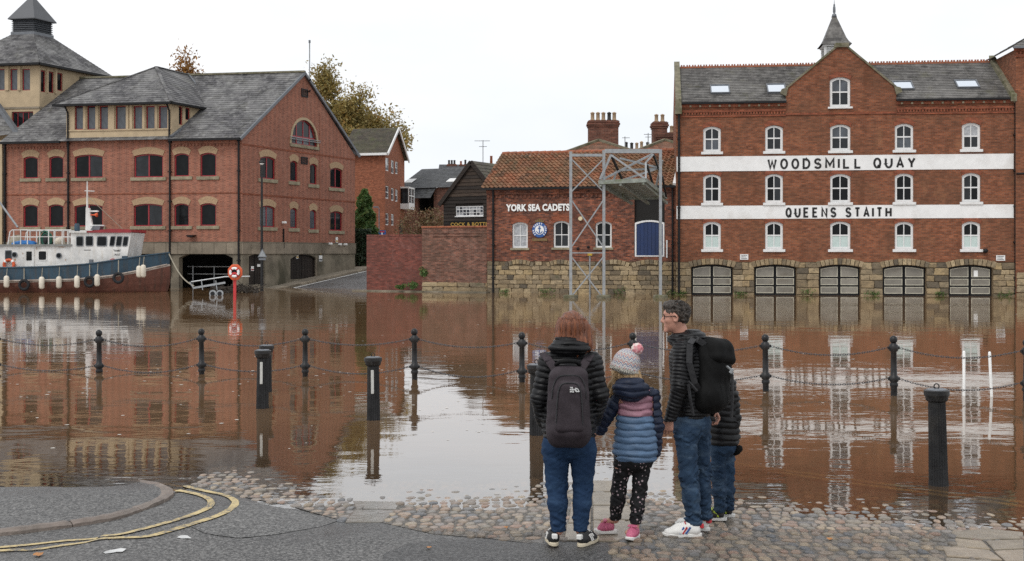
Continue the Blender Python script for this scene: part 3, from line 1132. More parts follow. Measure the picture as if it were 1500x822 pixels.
def with_mat(me, mat):
    me.materials.clear()
    me.materials.append(mat)
    return me


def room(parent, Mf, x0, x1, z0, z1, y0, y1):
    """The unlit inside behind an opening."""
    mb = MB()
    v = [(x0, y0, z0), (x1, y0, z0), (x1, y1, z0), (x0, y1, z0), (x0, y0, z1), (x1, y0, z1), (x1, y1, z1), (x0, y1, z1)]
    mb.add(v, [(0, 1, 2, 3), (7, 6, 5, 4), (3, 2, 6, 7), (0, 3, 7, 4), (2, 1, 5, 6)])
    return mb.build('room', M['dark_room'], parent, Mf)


_block = None


def unit_blocks():
    global _block
    if _block is None:
        _block = []
        for s in range(5):
            r = random.Random(100 + s)
            mb = MB().box(-0.5, 0.5, -0.5, 0.5, -0.5, 0.5)
            mb.v = [(x + r.uniform(-0.05, 0.05), y + r.uniform(-0.12, 0.12), z + r.uniform(-0.06, 0.06)) for x, y, z in mb.v]
            _block.append(mb.mesh('stone', M['sandstone'], bevel=0.07, uv=False))
    return _block


def stones_in(parent, Mf, x0, x1, z0, z1, rows, lo=0.45, hi=1.0, y=0.0, skip=None):
    """Coursed rubble, every block its own object."""
    z = z0
    hs = [random.uniform(0.75, 1.25) for _ in range(rows)]
    sc = (z1 - z0) / sum(hs)
    for hgt in hs:
        h = hgt * sc
        x = x0
        while x < x1 - 0.02:
            w = min(random.uniform(lo, hi), x1 - x)
            if x1 - x - w < lo * 0.6:
                w = x1 - x
            cx, cz = x + w / 2, z + h / 2
            if skip is None or not skip(cx, cz):
                link('stone', random.choice(unit_blocks()), parent, Mf @ T(cx, y + 0.05 + random.uniform(-0.025, 0.02), cz) @ Matrix.Diagonal((w * 0.965, 0.22, h * 0.93, 1)))
            x += w
        z += h


def downpipe(parent, Mf, x, z0, z1, mat, r=0.055, y=-0.1, name='downpipe'):
    mb = MB()
    mb.tube([(x, y, z0), (x, y, z1)], r, 8)
    z = z0 + 0.8
    while z < z1:
        mb.box(x - r * 1.5, x + r * 1.5, y - r * 1.2, 0.0, z, z + 0.06)
        z += 1.8
    return mb.build(name, mat, parent, Mf, smooth=False)


# ------------------------------------------------------------------ the mill (WOODSMILL QUAY)
WF = Fac(P2(990, 60.5), P2(1487, 58.5))
mill = thing('brick_mill', 'long red brick mill with two white lettered bands and five arched garage doors', 'building', WF.M)
uL = WF.L
zE = WF.uv(1240, 150)[1]                        # eaves
ua, za = WF.uv(1233, 69)                        # gable top
us0, zs0 = WF.uv(1151, 131)
us1, zs1 = WF.uv(1313, 129)
zb = WF.uv(1240, 384)[1]                        # top of the stone base
cols_px = [(1030, 1056), (1120.8, 1147), (1216, 1245.8), (1310.8, 1338), (1409, 1436.3)]
wins, holes = [], []
for i, (pl, pr) in enumerate(cols_px):
    k = i * 0.9
    rows = [(185 - 1.3 * i, 222.5 - 0.9 * i), (255.5 - 0.6 * i, 297.5 - 0.4 * i), (324.5, 365.3)]
    for j, (pt, pb) in enumerate(rows):
        rc = WF.rect(pl, pr, pt, pb)
        wins.append((rc, i, j))
        holes.append(arch(rc[0], rc[1], rc[2], rc[3], 0.14, 6))
rc_a = WF.rect(1215.5, 1245.8, 113, 156.6)
wins.append((rc_a, 2, 9))
holes.append(arch(rc_a[0], rc_a[1], rc_a[2], rc_a[3], 0.16, 6))
gw = (WF.uv(1240, 69)[0] - WF.uv(1226, 69)[0]) / 2
outline = [(0, zb), (uL, zb), (uL, zE), (us1, zE), (us1, zs1), (ua + gw, za), (ua - gw, za), (us0, zs0), (us0, zE), (0, zE)]
wall('front_wall', M['brick_mill'], mill, WF.M, outline, holes, 0.22)
zb2 = (zb, zE)
D = 7.0
mb = MB()
mb.add([(0, 0, -1), (0, D, -1), (0, D, zE), (0, 3.5, zE + 2.6), (0, 0, zE)], [(0, 4, 3, 2, 1)])
mb.add([(uL, 0, -1), (uL, D, -1), (uL, D, zE), (uL, 3.5, zE + 2.6), (uL, 0, zE)], [(0, 1, 2, 3, 4)])
mb.add([(0, D, -1), (uL, D, -1), (uL, D, zE), (0, D, zE)], [(1, 0, 3, 2)])
mb.build('end_wall', M['brick_mill'], mill, WF.M)


def mill_glass(j, i):
    def f(r, c):
        if j == 2:
            return M['glass_frost'] if r == 0 else M['glass_dark']
        if j == 0 and i == 4 and r == 1:
            return M['glass_curtain']
        if j == 1:
            return M['glass_dark'] if (i * 3 + c) % 4 else M['glass_mid']
        return M['glass_mid'] if (i + r) % 3 else M['glass_grey']
    return f


for rc, i, j in wins:
    sash(mill, WF.M, rc, 0.14, 2, (0.5,), M['white_frame'], mill_glass(j, i), 0.07, 0.125, 0.045, (0.11, 0.1, 0.14 if j != 9 else 0.1), M['white_frame'], 'window', (0.26, 0.06), M['brick_mill_deep'], sp=0, thickrail=0.5)
    room(mill, WF.M, rc[0] - 0.3, rc[1] + 0.3, rc[2] - 0.2, rc[3] + 0.2, 0.215, 1.6)
# painted bands, butted against the window reveals
for pt, pb in ((227.5, 249.5), (300.7, 320.2)):
    a, b = WF.uv(991, 0)[0], WF.uv(1484.5, 0)[0]
    z1, z0 = WF.uv(1238, pt)[1], WF.uv(1238, pb)[1]
    MB().box(a, b, -0.035, 0.0, z0, z1).build('painted_band', M['white_band'], mill, WF.M)


def _arc(cx, cy, rx, ry, a0, a1, n=12):
    return [(cx + rx * math.cos(math.radians(a0 + (a1 - a0) * i / n)), cy + ry * math.sin(math.radians(a0 + (a1 - a0) * i / n))) for i in range(n + 1)]


GLYPH = {'W': [[(0, 1), (.24, 0), (.5, .8), (.76, 0), (1, 1)]], 'O': [_arc(.5, .5, .5, .5, 90, 450, 24)], 'D': [[(0, 0), (0, 1), (.4, 1)] + _arc(.4, .5, .58, .5, 90, -90) + [(0, 0)]],
         'S': [_arc(.5, .745, .44, .255, 15, 270) + _arc(.5, .245, .46, .245, 90, -165)], 'M': [[(0, 0), (0, 1), (.5, .3), (1, 1), (1, 0)]], 'I': [[(.5, 0), (.5, 1)]], 'L': [[(0, 1), (0, 0), (.85, 0)]],
         'Q': [_arc(.5, .5, .5, .5, 90, 450, 24), [(.6, .28), (.98, -.04)]], 'U': [[(0, 1), (0, .45)] + _arc(.5, .45, .5, .45, 180, 360) + [(1, 1)]], 'A': [[(0, 0), (.5, 1), (1, 0)], [(.18, .32), (.82, .32)]],
         'Y': [[(0, 1), (.5, .45), (1, 1)], [(.5, .5), (.5, 0)]], 'E': [[(.9, 0), (0, 0), (0, 1), (.9, 1)], [(0, .52), (.75, .52)]], 'N': [[(0, 0), (0, 1), (1, 0), (1, 1)]], 'T': [[(0, 1), (1, 1)], [(.5, 1), (.5, 0)]],
         'H': [[(0, 0), (0, 1)], [(1, 0), (1, 1)], [(0, .5), (1, .5)]]}


def painted_words(a, b, z0, z1, text, th):
    """Even-stroke painted capitals, one object per letter."""
    adv = [0.95 if c == ' ' else (0.62 if c == 'I' else (1.62 if c in 'WM' else 1.42)) for c in text]
    k = (b - a) / (sum(adv) - 0.42)
    H = z1 - z0 - th
    x = a
    for c, ad in zip(text, adv):
        w = k * (ad - 0.42)
        if c != ' ':
            mb = MB()
            for pl in GLYPH[c]:
                p = [Vector((th / 2 + q[0] * (w - th), th / 2 + q[1] * H)) for q in pl]
                L_, R_ = [], []
                closed = (p[0] - p[-1]).length < 1e-4
                for i in range(len(p)):
                    d0 = (p[i] - (p[i - 1] if i else (p[-2] if closed else p[0] * 2 - p[1]))).normalized()
                    d1 = ((p[i + 1] if i < len(p) - 1 else (p[1] if closed else p[-1] * 2 - p[-2])) - p[i]).normalized()
                    t = (d0 + d1).normalized() if (d0 + d1).length > 1e-3 else d0
                    n = Vector((-t.y, t.x))
                    m = th / 2 / max(0.45, n.dot(Vector((-d0.y, d0.x))))
                    L_.append(p[i] + n * m)
                    R_.append(p[i] - n * m)
                mb.add([(q.x, 0, q.y) for q in L_ + R_] + [(q.x, 0.012, q.y) for q in L_ + R_], [(len(p) + i, len(p) + i + 1, i + 1, i) for i in range(len(p) - 1)] + [(i, i + 1, 2 * len(p) + i + 1, 2 * len(p) + i) for i in range(len(p) - 1)])
            mb.build('letter', M['letter_black'], mill, WF.M @ T(x + (0.0 if c != 'I' else -0.0), -0.047, z0))
        x += k * ad


a, z0 = WF.uv(1124, 248.3)
b, z1 = WF.uv(1341, 230.5)
painted_words(a, b, z0, z1, 'WOODSMILL QUAY', 0.105)
a, z0 = WF.uv(1150.5, 319)
b, z1 = WF.uv(1306, 303.4)
painted_words(a, b, z0, z1, 'QUEENS STAITH', 0.1)

# cornice: brackets, dentils, string courses either side of the gable
for a, b in ((0.0, us0), (us1, uL)):
    mb = MB()
    mb.box(a, b, -0.1, 0.0, zE - 0.16, zE)
    mb.box(a, b, -0.06, 0.0, zE - 0.42, zE - 0.30)
    mb.box(a, b, -0.05, 0.0, zE - 0.66, zE - 0.58)
    x = a + 0.06
    while x < b - 0.1:
        mb.box(x, x + 0.075, -0.055, 0.0, zE - 0.56, zE - 0.43)
        x += 0.15
    mb.build('cornice', M['brick_mill_deep'], mill, WF.M)
    mb = MB()
    x = a + 0.2
    while x < b - 0.1:
        mb.box(x, x + 0.1, -0.14, -0.1, zE - 0.15, zE - 0.05)
        x += 0.5
    mb.build('bracket', M['sill_stone'], mill, WF.M)
    mb = MB()
    mb.box(a, b, -0.24, -0.1, zE + 0.0, zE + 0.11)
    mb.build('gutter', M['black_paint'], mill, WF.M)
mb = MB()
mb.box(us0, us1, -0.05, 0.0, zE - 0.62, zE - 0.52)
mb.build('string_course', M['brick_mill_deep'], mill, WF.M)
# roof
zR = WF.uv(1240, 95, 3.5)[1]
for a, b in ((0.25, us0 + 0.02), (us1 - 0.02, uL - 0.05)):
    mb = MB().courses((a, -0.2, zE + 0.06), (b, -0.2, zE + 0.06), (b, 3.5, zR), (a, 3.5, zR), 22, 0.025)
    mb.build('roof_slope', M['slate_mill'], mill, WF.M)
mb = MB()
_k = (zR - zE - 0.06) / 3.7
mb.courses((us0, 0.32, zE + 0.06 + _k * 0.52), (us1, 0.32, zE + 0.06 + _k * 0.52), (us1, 3.5, zR), (us0, 3.5, zR), 19, 0.025)
mb.courses((uL, D + 0.2, zE + 0.06), (0, D + 0.2, zE + 0.06), (0, 3.5, zR), (uL, 3.5, zR), 10, 0.02)
mb.build('roof_slope', M['slate_mill'], mill, WF.M)
mb = MB()
x = 0.3
while x < uL - 0.2:
    mb.box(x, x + 0.3, 3.4, 3.6, zR - 0.04, zR + 0.06)
    mb.box(x + 0.05, x + 0.13, 3.46, 3.54, zR + 0.06, zR + 0.15)
    mb.box(x + 0.18, x + 0.26, 3.46, 3.54, zR + 0.06, zR + 0.15)
    x += 0.305
mb.build('ridge_tile', M['terracotta'], mill, WF.M)
# gable roof running back
mb = MB()
zg0 = zs0 + 0.05
apx = (ua, 0.1, za - 0.02)
mb.courses((us0 - 0.05, 4.2, zs0 - 0.1), (us0 - 0.05, 0.05, zs0 - 0.1), (ua, 0.05, za - 0.06), (ua, 4.2, za - 0.06), 10, 0.02)
mb.courses((us1 + 0.05, 0.05, zs1 - 0.1), (us1 + 0.05, 4.2, zs1 - 0.1), (ua, 4.2, za - 0.06), (ua, 0.05, za - 0.06), 10, 0.02)
mb.build('gable_roof', M['slate_mill'], mill, WF.M)
mb = MB()
for (x0, z0), (x1, z1) in (((us0, zs0), (ua - gw, za)), ((us1, zs1), (ua + gw, za))):
    s = 1 if x1 > x0 else -1
    pts = [(x0, z0 - 0.02), (x1, z1 - 0.02), (x1, z1 + 0.1), (x0, z0 + 0.1)]
    mb.prism(pts if s > 0 else pts[::-1], -0.07, 0.22)
mb.prism([(ua - gw - 0.12, za - 0.02), (ua + gw + 0.12, za - 0.02), (ua + gw + 0.1, za + 0.2), (ua - gw - 0.1, za + 0.2)], -0.12, 0.3)
mb.prism([(us0 - 0.28, zs0 - 0.2), (us0 + 0.02, zs0 - 0.35), (us0 + 0.12, zs0 + 0.1), (us0 - 0.2, zs0 + 0.02)], -0.1, 0.25)
mb.prism([(us1 - 0.02, zs1 - 0.35), (us1 + 0.28, zs1 - 0.2), (us1 + 0.2, zs1 + 0.02), (us1 - 0.12, zs1 + 0.1)], -0.1, 0.25)
mb.build('gable_coping', M['coping_mossy'], mill, WF.M)
for x in (-0.02, uL - 0.28):
    mb = MB()
    mb.add([(x, -0.25, zE - 0.1), (x + 0.3, -0.25, zE - 0.1), (x + 0.3, 3.5, zR + 0.06), (x, 3.5, zR + 0.06), (x, -0.25, zE + 0.28), (x + 0.3, -0.25, zE + 0.28), (x + 0.3, 3.55, zR + 0.36), (x, 3.55, zR + 0.36)],
           [(0, 3, 2, 1), (4, 5, 6, 7), (0, 1, 5, 4), (1, 2, 6, 5), (2, 3, 7, 6), (3, 0, 4, 7)])
    if x < 0:
        mb.box(-0.05, 0.3, -0.32, 0.1, zE - 0.5, zE - 0.08)
    mb.build('verge_coping', M['coping_mossy'], mill, WF.M)


def skylight(pl, pr, pt, pb):
    """A roof window lying in the slates."""
    def on(px, py):
        # meet the slope y -> zE+0.06 + k*(y+0.2)
        k = (zR - zE - 0.06) / 3.7
        lo, hi = -0.2, 4.0
        for _ in range(30):
            m = (lo + hi) / 2
            u, z = WF.uv(px, py, m)
            if z > zE + 0.06 + k * (m + 0.2):
                lo = m
            else:
                hi = m
        return u, m, z
    c = (pl + pr) / 2
    u0, y0, z0 = on(pl, pb)
    u1, _, _ = on(pr, pb)
    _, y1, z1 = on(c, pt)
    sl = Vector((0, y1 - y0, z1 - z0))
    L = sl.length
    Ms = WF.M @ T(u0, y0, z0) @ Matrix.Rotation(math.atan2(z1 - z0, y1 - y0), 4, 'X')
    w = u1 - u0
    mb = MB()
    for a in ((0, w, 0, 0.06), (0, w, L - 0.06, L), (0, 0.06, 0.06, L - 0.06), (w - 0.06, w, 0.06, L - 0.06)):
        mb.box(a[0], a[1], a[2], a[3], 0.0, 0.12)
    o = mb.build('skylight', M['lead'], mill, Ms)
    MB().box(0.06, w - 0.06, 0.06, L - 0.06, 0.06, 0.085).build('pane', M['skylight'], o, Ms)


for q in ((1041, 1069.7, 126.6, 138.7), (1124.5, 1152.6, 125, 138), (1310.8, 1340, 121, 133), (1402.6, 1436, 119, 130.6)):
    skylight(*q)

# cupola behind the gable
uc, zc0 = WF.uv(1222, 86, 2.6)
_, zc1 = WF.uv(1222, 68, 2.6)
_, zc2 = WF.uv(1222, 25, 2.6)
_, zc3 = WF.uv(1222, 6, 2.6)
Mc = WF.M @ T(uc, 2.6, 0)
mb = MB()
hw = 0.55
mb.box(-hw, hw, -hw, hw, zc0 - 0.8, zc0 + 0.02)
for x in (-1, 1):
    for y in (-1, 1):
        mb.box(x * hw - 0.06, x * hw + 0.06, y * hw - 0.06, y * hw + 0.06, zc0, zc1)
mb.box(-hw - 0.12, hw + 0.12, -hw - 0.12, hw + 0.12, zc1 - 0.08, zc1)
cup = mb.build('cupola', M['white_frame'], mill, Mc)
mb = MB()
z = zc0 + 0.04
while z < zc1 - 0.12:
    mb.add([(-hw, -hw - 0.02, z), (hw, -hw - 0.02, z), (hw, -hw + 0.05, z + 0.08), (-hw, -hw + 0.05, z + 0.08)], [(0, 1, 2, 3)])
    mb.add([(-hw - 0.02, -hw, z), (-hw - 0.02, hw, z), (-hw + 0.05, hw, z + 0.08), (-hw + 0.05, -hw, z + 0.08)], [(3, 2, 1, 0)])
    mb.add([(hw + 0.02, -hw, z), (hw + 0.02, hw, z), (hw - 0.05, hw, z + 0.08), (hw - 0.05, -hw, z + 0.08)], [(0, 1, 2, 3)])
    z += 0.1
mb.box(-hw + 0.06, hw - 0.06, -hw + 0.06, hw - 0.06, zc0, zc1 - 0.1)
mb.build('louvre', M['white_frame'], cup, Mc)
mb = MB()
prof = [(0.80, zc1), (0.66, zc1 + 0.16), (0.55, zc1 + 0.36)]
H = zc2 - zc1
prof += [(0.55 * (1 - t) + 0.10 * t, zc1 + 0.36 + (H - 0.36) * t) for t in (0.2, 0.4, 0.6, 0.8, 1.0)]
for (r0, z0), (r1, z1) in zip(prof, prof[1:]):
    for s in range(4):
        a, b = math.pi / 4 + s * math.pi / 2, math.pi / 4 + (s + 1) * math.pi / 2
        q = 1.414
        mb.add([(r0 * q * math.cos(a), r0 * q * math.sin(a), z0), (r0 * q * math.cos(b), r0 * q * math.sin(b), z0), (r1 * q * math.cos(b), r1 * q * math.sin(b), z1), (r1 * q * math.cos(a), r1 * q * math.sin(a), z1)], [(0, 1, 2, 3)])
mb.build('spire', M['slate_mill'], cup, Mc)
MB().lathe([(0.15, zc2 - 0.02), (0.1, zc2 + 0.16), (0.04, zc2 + 0.18), (0.075, zc2 + 0.26), (0.07, zc2 + 0.5), (0.02, zc2 + 0.72), (0.02, zc3 - 0.1), (0.06, zc3 - 0.05), (0.02, zc3), (0.008, zc3 + 0.25)], 10).build('finial', M['lead'], cup, Mc, smooth=True)

# stone base and arched garage doors
doors_px = [(1012.7, 1073.4, 387.8), (1105, 1166.3, 388), (1199.8, 1260, 388), (1293.3, 1356.4, 388.5), (1389.7, 1453.9, 388.5)]
dh = []
doors = []
for pl, pr, pt in doors_px:
    rc = WF.rect(pl, pr, pt, 431)
    doors.append(rc)
    dh.append(arch(rc[0], rc[1], -0.6, rc[3], 0.14, 8))
wall('base_wall', M['mortar_stone'], mill, WF.M @ T(0, 0.03, 0), [(0, -1.0), (uL, -1.0), (uL, zb), (0, zb)], dh, 0.35)


def arch_zone(cx, cz):
    return any(r[0] - 0.08 < cx < r[1] + 0.08 for r in doors) and cz < 3


edges = [0.0] + [v for r in doors for v in (r[0] - 0.02, r[1] + 0.02)] + [uL]
for k in range(0, len(edges), 2):
    if edges[k + 1] - edges[k] > 0.2:
        stones_in(mill, WF.M, edges[k], edges[k + 1], -0.25, zb - 0.02, 6, 0.35, 0.75, 0.0)
for r in doors:
    w = r[1] - r[0]
    f = arc_fn(r[0], r[1], r[3] - 0.14, 0.14)
    n = 11
    vme = cached('voussoir', lambda: MB().prism([(-0.45, -0.5), (0.45, -0.5), (0.5, 0.5), (-0.5, 0.5)], -0.5, 0.5).mesh('stone', M['sandstone'], bevel=0.05, uv=False))
    for i in range(n):
        x = r[0] - 0.14 + (w + 0.28) * (i + 0.5) / n
        sl = (x - (r[0] + r[1]) / 2) / w * 0.75
        zc = f(min(max(x, r[0]), r[1])) + 0.17
        link('stone', vme, mill, WF.M @ T(x, 0.02, zc) @ Matrix.Rotation(sl * 0.8, 4, 'Y') @ Matrix.Diagonal(((w + 0.28) / n * 0.94, 0.26, random.uniform(0.29, 0.33), 1)))
    door = None
    half = w / 2
    for s in (0, 1):
        x0 = r[0] + s * half + (0.04 if s == 0 else 0.015)
        x1 = r[0] + (s + 1) * half - (0.015 if s == 0 else 0.04)
        mb = MB()
        ztop = [(x1 + (x0 - x1) * i / 5, f(x1 + (x0 - x1) * i / 5) - 0.03) for i in range(6)]
        mb.prism([(x0, -0.5), (x1, -0.5)] + ztop, 0.0, 0.05)
        leaf = mb.build('garage_door', M['gd_black'] if 'gd_black' in M else M['black_paint'], mill, WF.M @ T(0, 0.16, 0))
        Md = WF.M @ T(0, 0.16, 0)
        H = r[3] - 0.14
        rowsz = [(0.1, H * 0.33 - 0.03), (H * 0.33 + 0.06, H * 0.62 - 0.02), (H * 0.62 + 0.07, None)]
        for a, b in rowsz:
            xa, xb = x0 + 0.06, x1 - 0.06
            top = [(xb, b), (xa, b)] if b else [(xb + (xa - xb) * i / 5, f(xb + (xa - xb) * i / 5) - 0.1) for i in range(6)]
            bot = [(xa, a), (xb, a)]
            out = bot + top
            cxm = (xa + xb) / 2
            czm = sum(p[1] for p in out) / len(out)
            inn = [(p[0] + (0.034 if p[0] < cxm else -0.034) if abs(p[0] - cxm) > 0.3 else p[0], p[1] + (0.032 if p[1] < czm else -0.032)) for p in out]
            pn = MB().ring(out, inn, -0.025, 0.0).build('panel_trim', M.setdefault('gd_cream', paint('gd_cream', (0.52, 0.49, 0.39), 0.5, 0, 0.15, 5, dirt=(0.25, 0.22, 0.16), dirt_amt=0.5)), leaf, Md)
            MB().prism(inn, -0.012, -0.002).build('panel', M.setdefault('gd_grey', paint('gd_grey', (0.215, 0.198, 0.165), 0.35, 0, 0.2, 1.3, per_object=0.1, dirt=(0.10, 0.08, 0.055), dirt_amt=0.6)), leaf, Md)
    room(mill, WF.M, r[0] - 0.1, r[1] + 0.1, -0.5, r[3] + 0.1, 0.37, 2.0)
# notices and fittings on the mill
for px, py, w, h in ((1090, 376.5, 12, 8), (1465.5, 378, 13, 8)):
    u0, z0 = WF.uv(px - w / 2, py + h / 2)
    u1, z1 = WF.uv(px + w / 2, py - h / 2)
    sg = MB().box(u0, u1, -0.05, -0.005, z0, z1).build('notice_plate', M['white_frame'], mill, WF.M)
    for k in range(3):
        MB().box(u0 + 0.05, u1 - 0.06 - 0.05 * (k % 2), -0.056, -0.05, z1 - 0.07 - 0.08 * k, z1 - 0.045 - 0.08 * k).build('text_line', M['letter_black'], sg, WF.M)
u, z = WF.uv(1442.5, 367.5)
MB().lathe([(0.1, -0.12), (0.12, 0), (0.1, 0.12)], 12).xf(T(u, -0.14, z) @ Matrix.Rotation(1.57, 4, 'X')).build('floodlight', M['black_paint'], mill, WF.M, smooth=True)
u, z = WF.uv(1430.5, 401)
MB().box(u - 0.1, u + 0.1, 0.14, 0.147, z - 0.16, z + 0.16).build('door_notice', M['letter_white'], mill, WF.M)
downpipe(mill, WF.M, WF.uv(994.5, 0)[0], 0.1, zE, M['black_paint'], 0.06)
downpipe(mill, WF.M, WF.uv(1487.3, 0)[0], 0.1, zE + 0.2, M['black_paint'], 0.075)

# the taller brick neighbour at the right edge
RF = Fac(P2(1488, 58.3), P2(1640, 57.8))
nb = thing('brick_warehouse', 'taller red brick warehouse cut off by the right edge of the photo', 'building', RF.M)
zt = RF.uv(1490, 72)[1]
rh = [arch(*RF.rect(1522, 1550, 110, 150), 0.14, 6), arch(*RF.rect(1522, 1550, 190, 235), 0.14, 6), arch(*RF.rect(1522, 1550, 290, 335), 0.14, 6)]
wall('front_wall', M['brick_mill'], nb, RF.M, [(0, -1), (RF.L, -1), (RF.L, zt), (0, zt)], rh, 0.2)
for a, b in ((110, 150), (190, 235), (290, 335)):
    rc = RF.rect(1522, 1550, a, b)
    sash(nb, RF.M, rc, 0.14, 2, (0.5,), M['white_frame'], [M['glass_dark'], M['glass_mid']], 0.07, 0.12, 0.045, (0.1, 0.1, 0.12), M['white_frame'])
    room(nb, RF.M, rc[0] - 0.3, rc[1] + 0.3, rc[2] - 0.2, rc[3] + 0.2, 0.195, 1.5)
mb = MB()
mb.add([(0, 0, -1), (0, 9, -1), (0, 9, zt), (0, 0, zt)], [(0, 3, 2, 1)])
mb.build('end_wall', M['brick_mill'], nb, RF.M)
mb = MB()
mb.box(-0.1, RF.L, -0.12, 0.0, zt - 0.1, zt + 0.04)
mb.box(-0.05, RF.L, -0.07, 0.0, zt - 0.4, zt - 0.26)
x = 0.0
while x < RF.L:
    mb.box(x, x + 0.08, -0.07, 0.0, zt - 0.25, zt - 0.12)
    x += 0.17
mb.build('cornice', M['brick_mill_deep'], nb, RF.M)
mb = MB().courses((-0.25, -0.25, zt + 0.06), (RF.L, -0.25, zt + 0.06), (RF.L, 4.5, zt + 2.9), (4.6, 4.5, zt + 2.9), 16, 0.025)
mb.courses((-0.25, 9, zt + 0.06), (-0.25, -0.25, zt + 0.06), (4.6, 4.5, zt + 2.9), (4.6, 4.6, zt + 2.9), 14, 0.02)
mb.build('roof_slope', M['slate_mill'], nb, RF.M)
MB().box(-0.2, RF.L, -0.3, -0.2, zt + 0.0, zt + 0.1).build('gutter', M['lead'], nb, RF.M)
zp = RF.uv(1492, 255)[1]
MB().tube([(0.0, -0.12, zp), (RF.L, -0.12, zp + 0.1)], 0.05, 8).build('pipe', M['black_paint'], nb, RF.M)
stones_in(nb, RF.M, 0.02, RF.L, -0.2, 1.2, 4, 0.4, 0.8, -0.06)
# ------------------------------------------------------------------ the modern brick wharf building on the left
LF = Fac(P2(6, 72.75), P2(355, 70.0))
GF = Fac(P2(355, 70.0), P2(520, 81.8))
ge = GF.e                                       # direction of the gable wall
LL, LG = LF.L, GF.L
zEw = 9.12
zRw = 14.0
zcw = LF.uv(300, 355.8)[1]                      # top of the concrete band
zbw = LF.uv(300, 372.0)[1]


def W(u, d, z):
    q = LF.A + LF.e * u + ge * d
    return Vector((q.x, q.y, z))


wharf = thing('brick_wharf_building', 'modern red brick riverside building with red window frames and slate roofs on a concrete base', 'building', LF.M)
ub0, ub1 = LF.uv(98.5, 190)[0], LF.uv(252.5, 190)[0]
zbay = LF.uv(175, 192.0)[1]
zbt = LF.uv(175, 152.5)[1]
front_px = [(34.4, 55.4, 229, 261.5, 1), (72, 92.8, 228.6, 261.2, 1), (109.4, 150.6, 226.8, 260.6, 2), (196.4, 238.7, 225.6, 260, 2), (255.5, 276.8, 224.8, 258.6, 1), (293.5, 316.3, 223.8, 258.6, 1),
            (34, 55.4, 300, 332.8, 1), (71.6, 92.8, 299.7, 332.6, 1), (109, 150.3, 299, 332, 2), (196, 238, 298.2, 331.5, 2), (255.3, 276.6, 298, 331.3, 1), (293.5, 316.3, 297.6, 331, 1)]
fr = [(LF.rect(a, b, c, d), k) for a, b, c, d, k in front_px]
fh = [arch(r[0], r[1], r[2], r[3], 0.12 if k == 1 else 0.14, 6) for r, k in fr]
wall('front_wall', M['brick_wharf'], wharf, LF.M, [(0, zcw), (LL, zcw), (LL, zEw), (ub1, zEw), (ub1, zbay), (ub0, zbay), (ub0, zEw), (0, zEw)], fh, 0.2)
gable_px = [(381, 403.2, 229, 262.4, 2), (425.2, 435.9, 235.3, 266, 1), (454, 464.2, 240, 270.3, 1), (483.8, 501.4, 246, 275.6, 2),
            (380.5, 402.7, 301, 333, 3), (425.2, 435.3, 304.3, 334.5, 4), (454, 463.4, 307, 336.4, 4), (483.8, 501.4, 309.6, 338.3, 2)]
gr = [(GF.rect(a, b, c, d), k) for a, b, c, d, k in gable_px]
gh = [arch(r[0], r[1], r[2], r[3], 0.13, 6) for r, k in gr]
hr = GF.rect(426.5, 464.5, 176, 213)
hw_ = hr[1] - hr[0]
hrise = min(hw_ * 0.495, hr[3] - hr[2] - 0.15)
gh.append(arch(hr[0], hr[1], hr[2], hr[3], hrise, 14))
wall('gable_wall', M['brick_wharf'], wharf, GF.M, [(0, zcw), (LG, zcw), (LG, zEw - 0.1), (LG / 2, zRw - 0.12), (0, zEw - 0.1)], gh, 0.2)


def wharf_glass(r, c):
    return random.choice([M['glass_dark'], M['glass_dark'], M['glass_mid']])


for (rc, k) in fr:
    sash(wharf, LF.M, rc, 0.12, k, (), M['red_frame'], wharf_glass, 0.08, 0.075, 0.085, (0.22, 0.08, 0.2), M['sill_stone'], 'window', (0.42, 0.14), M['arch_buff'])
for (rc, k) in gr:
    sash(wharf, GF.M, rc, 0.13, 2 if k in (2, 3) else 1, (), M['red_frame'], (lambda r, c: M['blind_dark']) if k in (3, 4) else wharf_glass, 0.08, 0.08, 0.09, (0.2, 0.08, 0.22), M['sill_stone'], 'window', (0.42, 0.14), M['arch_buff'])
    if k in (3, 4):
        # drawn venetian blinds just behind the glass line
        mb = MB()
        z = rc[2] + 0.12
        while z < rc[3] - 0.28:
            mb.box(rc[0] + 0.09, rc[1] - 0.09, 0.098, 0.108, z, z + 0.05)
            z += 0.1
        tag(mb.build('blind', M['glass_grey'], wharf, GF.M), kind='stuff')
hwn = sash(wharf, GF.M, hr, hrise, 4, (0.32,), M['red_frame'], [M['glass_grey'], M['glass_mid']], 0.1, 0.07, 0.09, (0.15, 0.1, 0.2), M['sill_stone'], 'round_window')
mb = MB()
mb.ring(arch(hr[0] - 0.16, hr[1] + 0.16, hr[2], hr[3] + 0.17, hrise + 0.1, 14), arch(hr[0], hr[1], hr[2] + 0.001, hr[3], hrise, 14), -0.04, 0.1)
mb.build('window_surround', M['stone_buff'], wharf, GF.M)
mb = MB()
for zz in (0.30, 0.42):
    mb.tube([(hr[0] - 0.25, -0.12, hr[2] + zz), (hr[1] + 0.25, -0.12, hr[2] + zz)], 0.025, 6)
mb.build('guard_rail', M['galv'], wharf, GF.M)
for rc, _ in fr + gr:
    pass
room(wharf, LF.M, 0.05, LL - 0.25, zcw, zEw - 0.1, 0.199, 3.0)
room(wharf, GF.M, 0.3, LG - 0.3, zcw, zEw - 0.1, 0.199, 2.0)
room(wharf, GF.M, hr[0] - 0.3, hr[1] + 0.3, hr[2] - 0.2, hr[3] + 0.2, 0.199, 1.5)

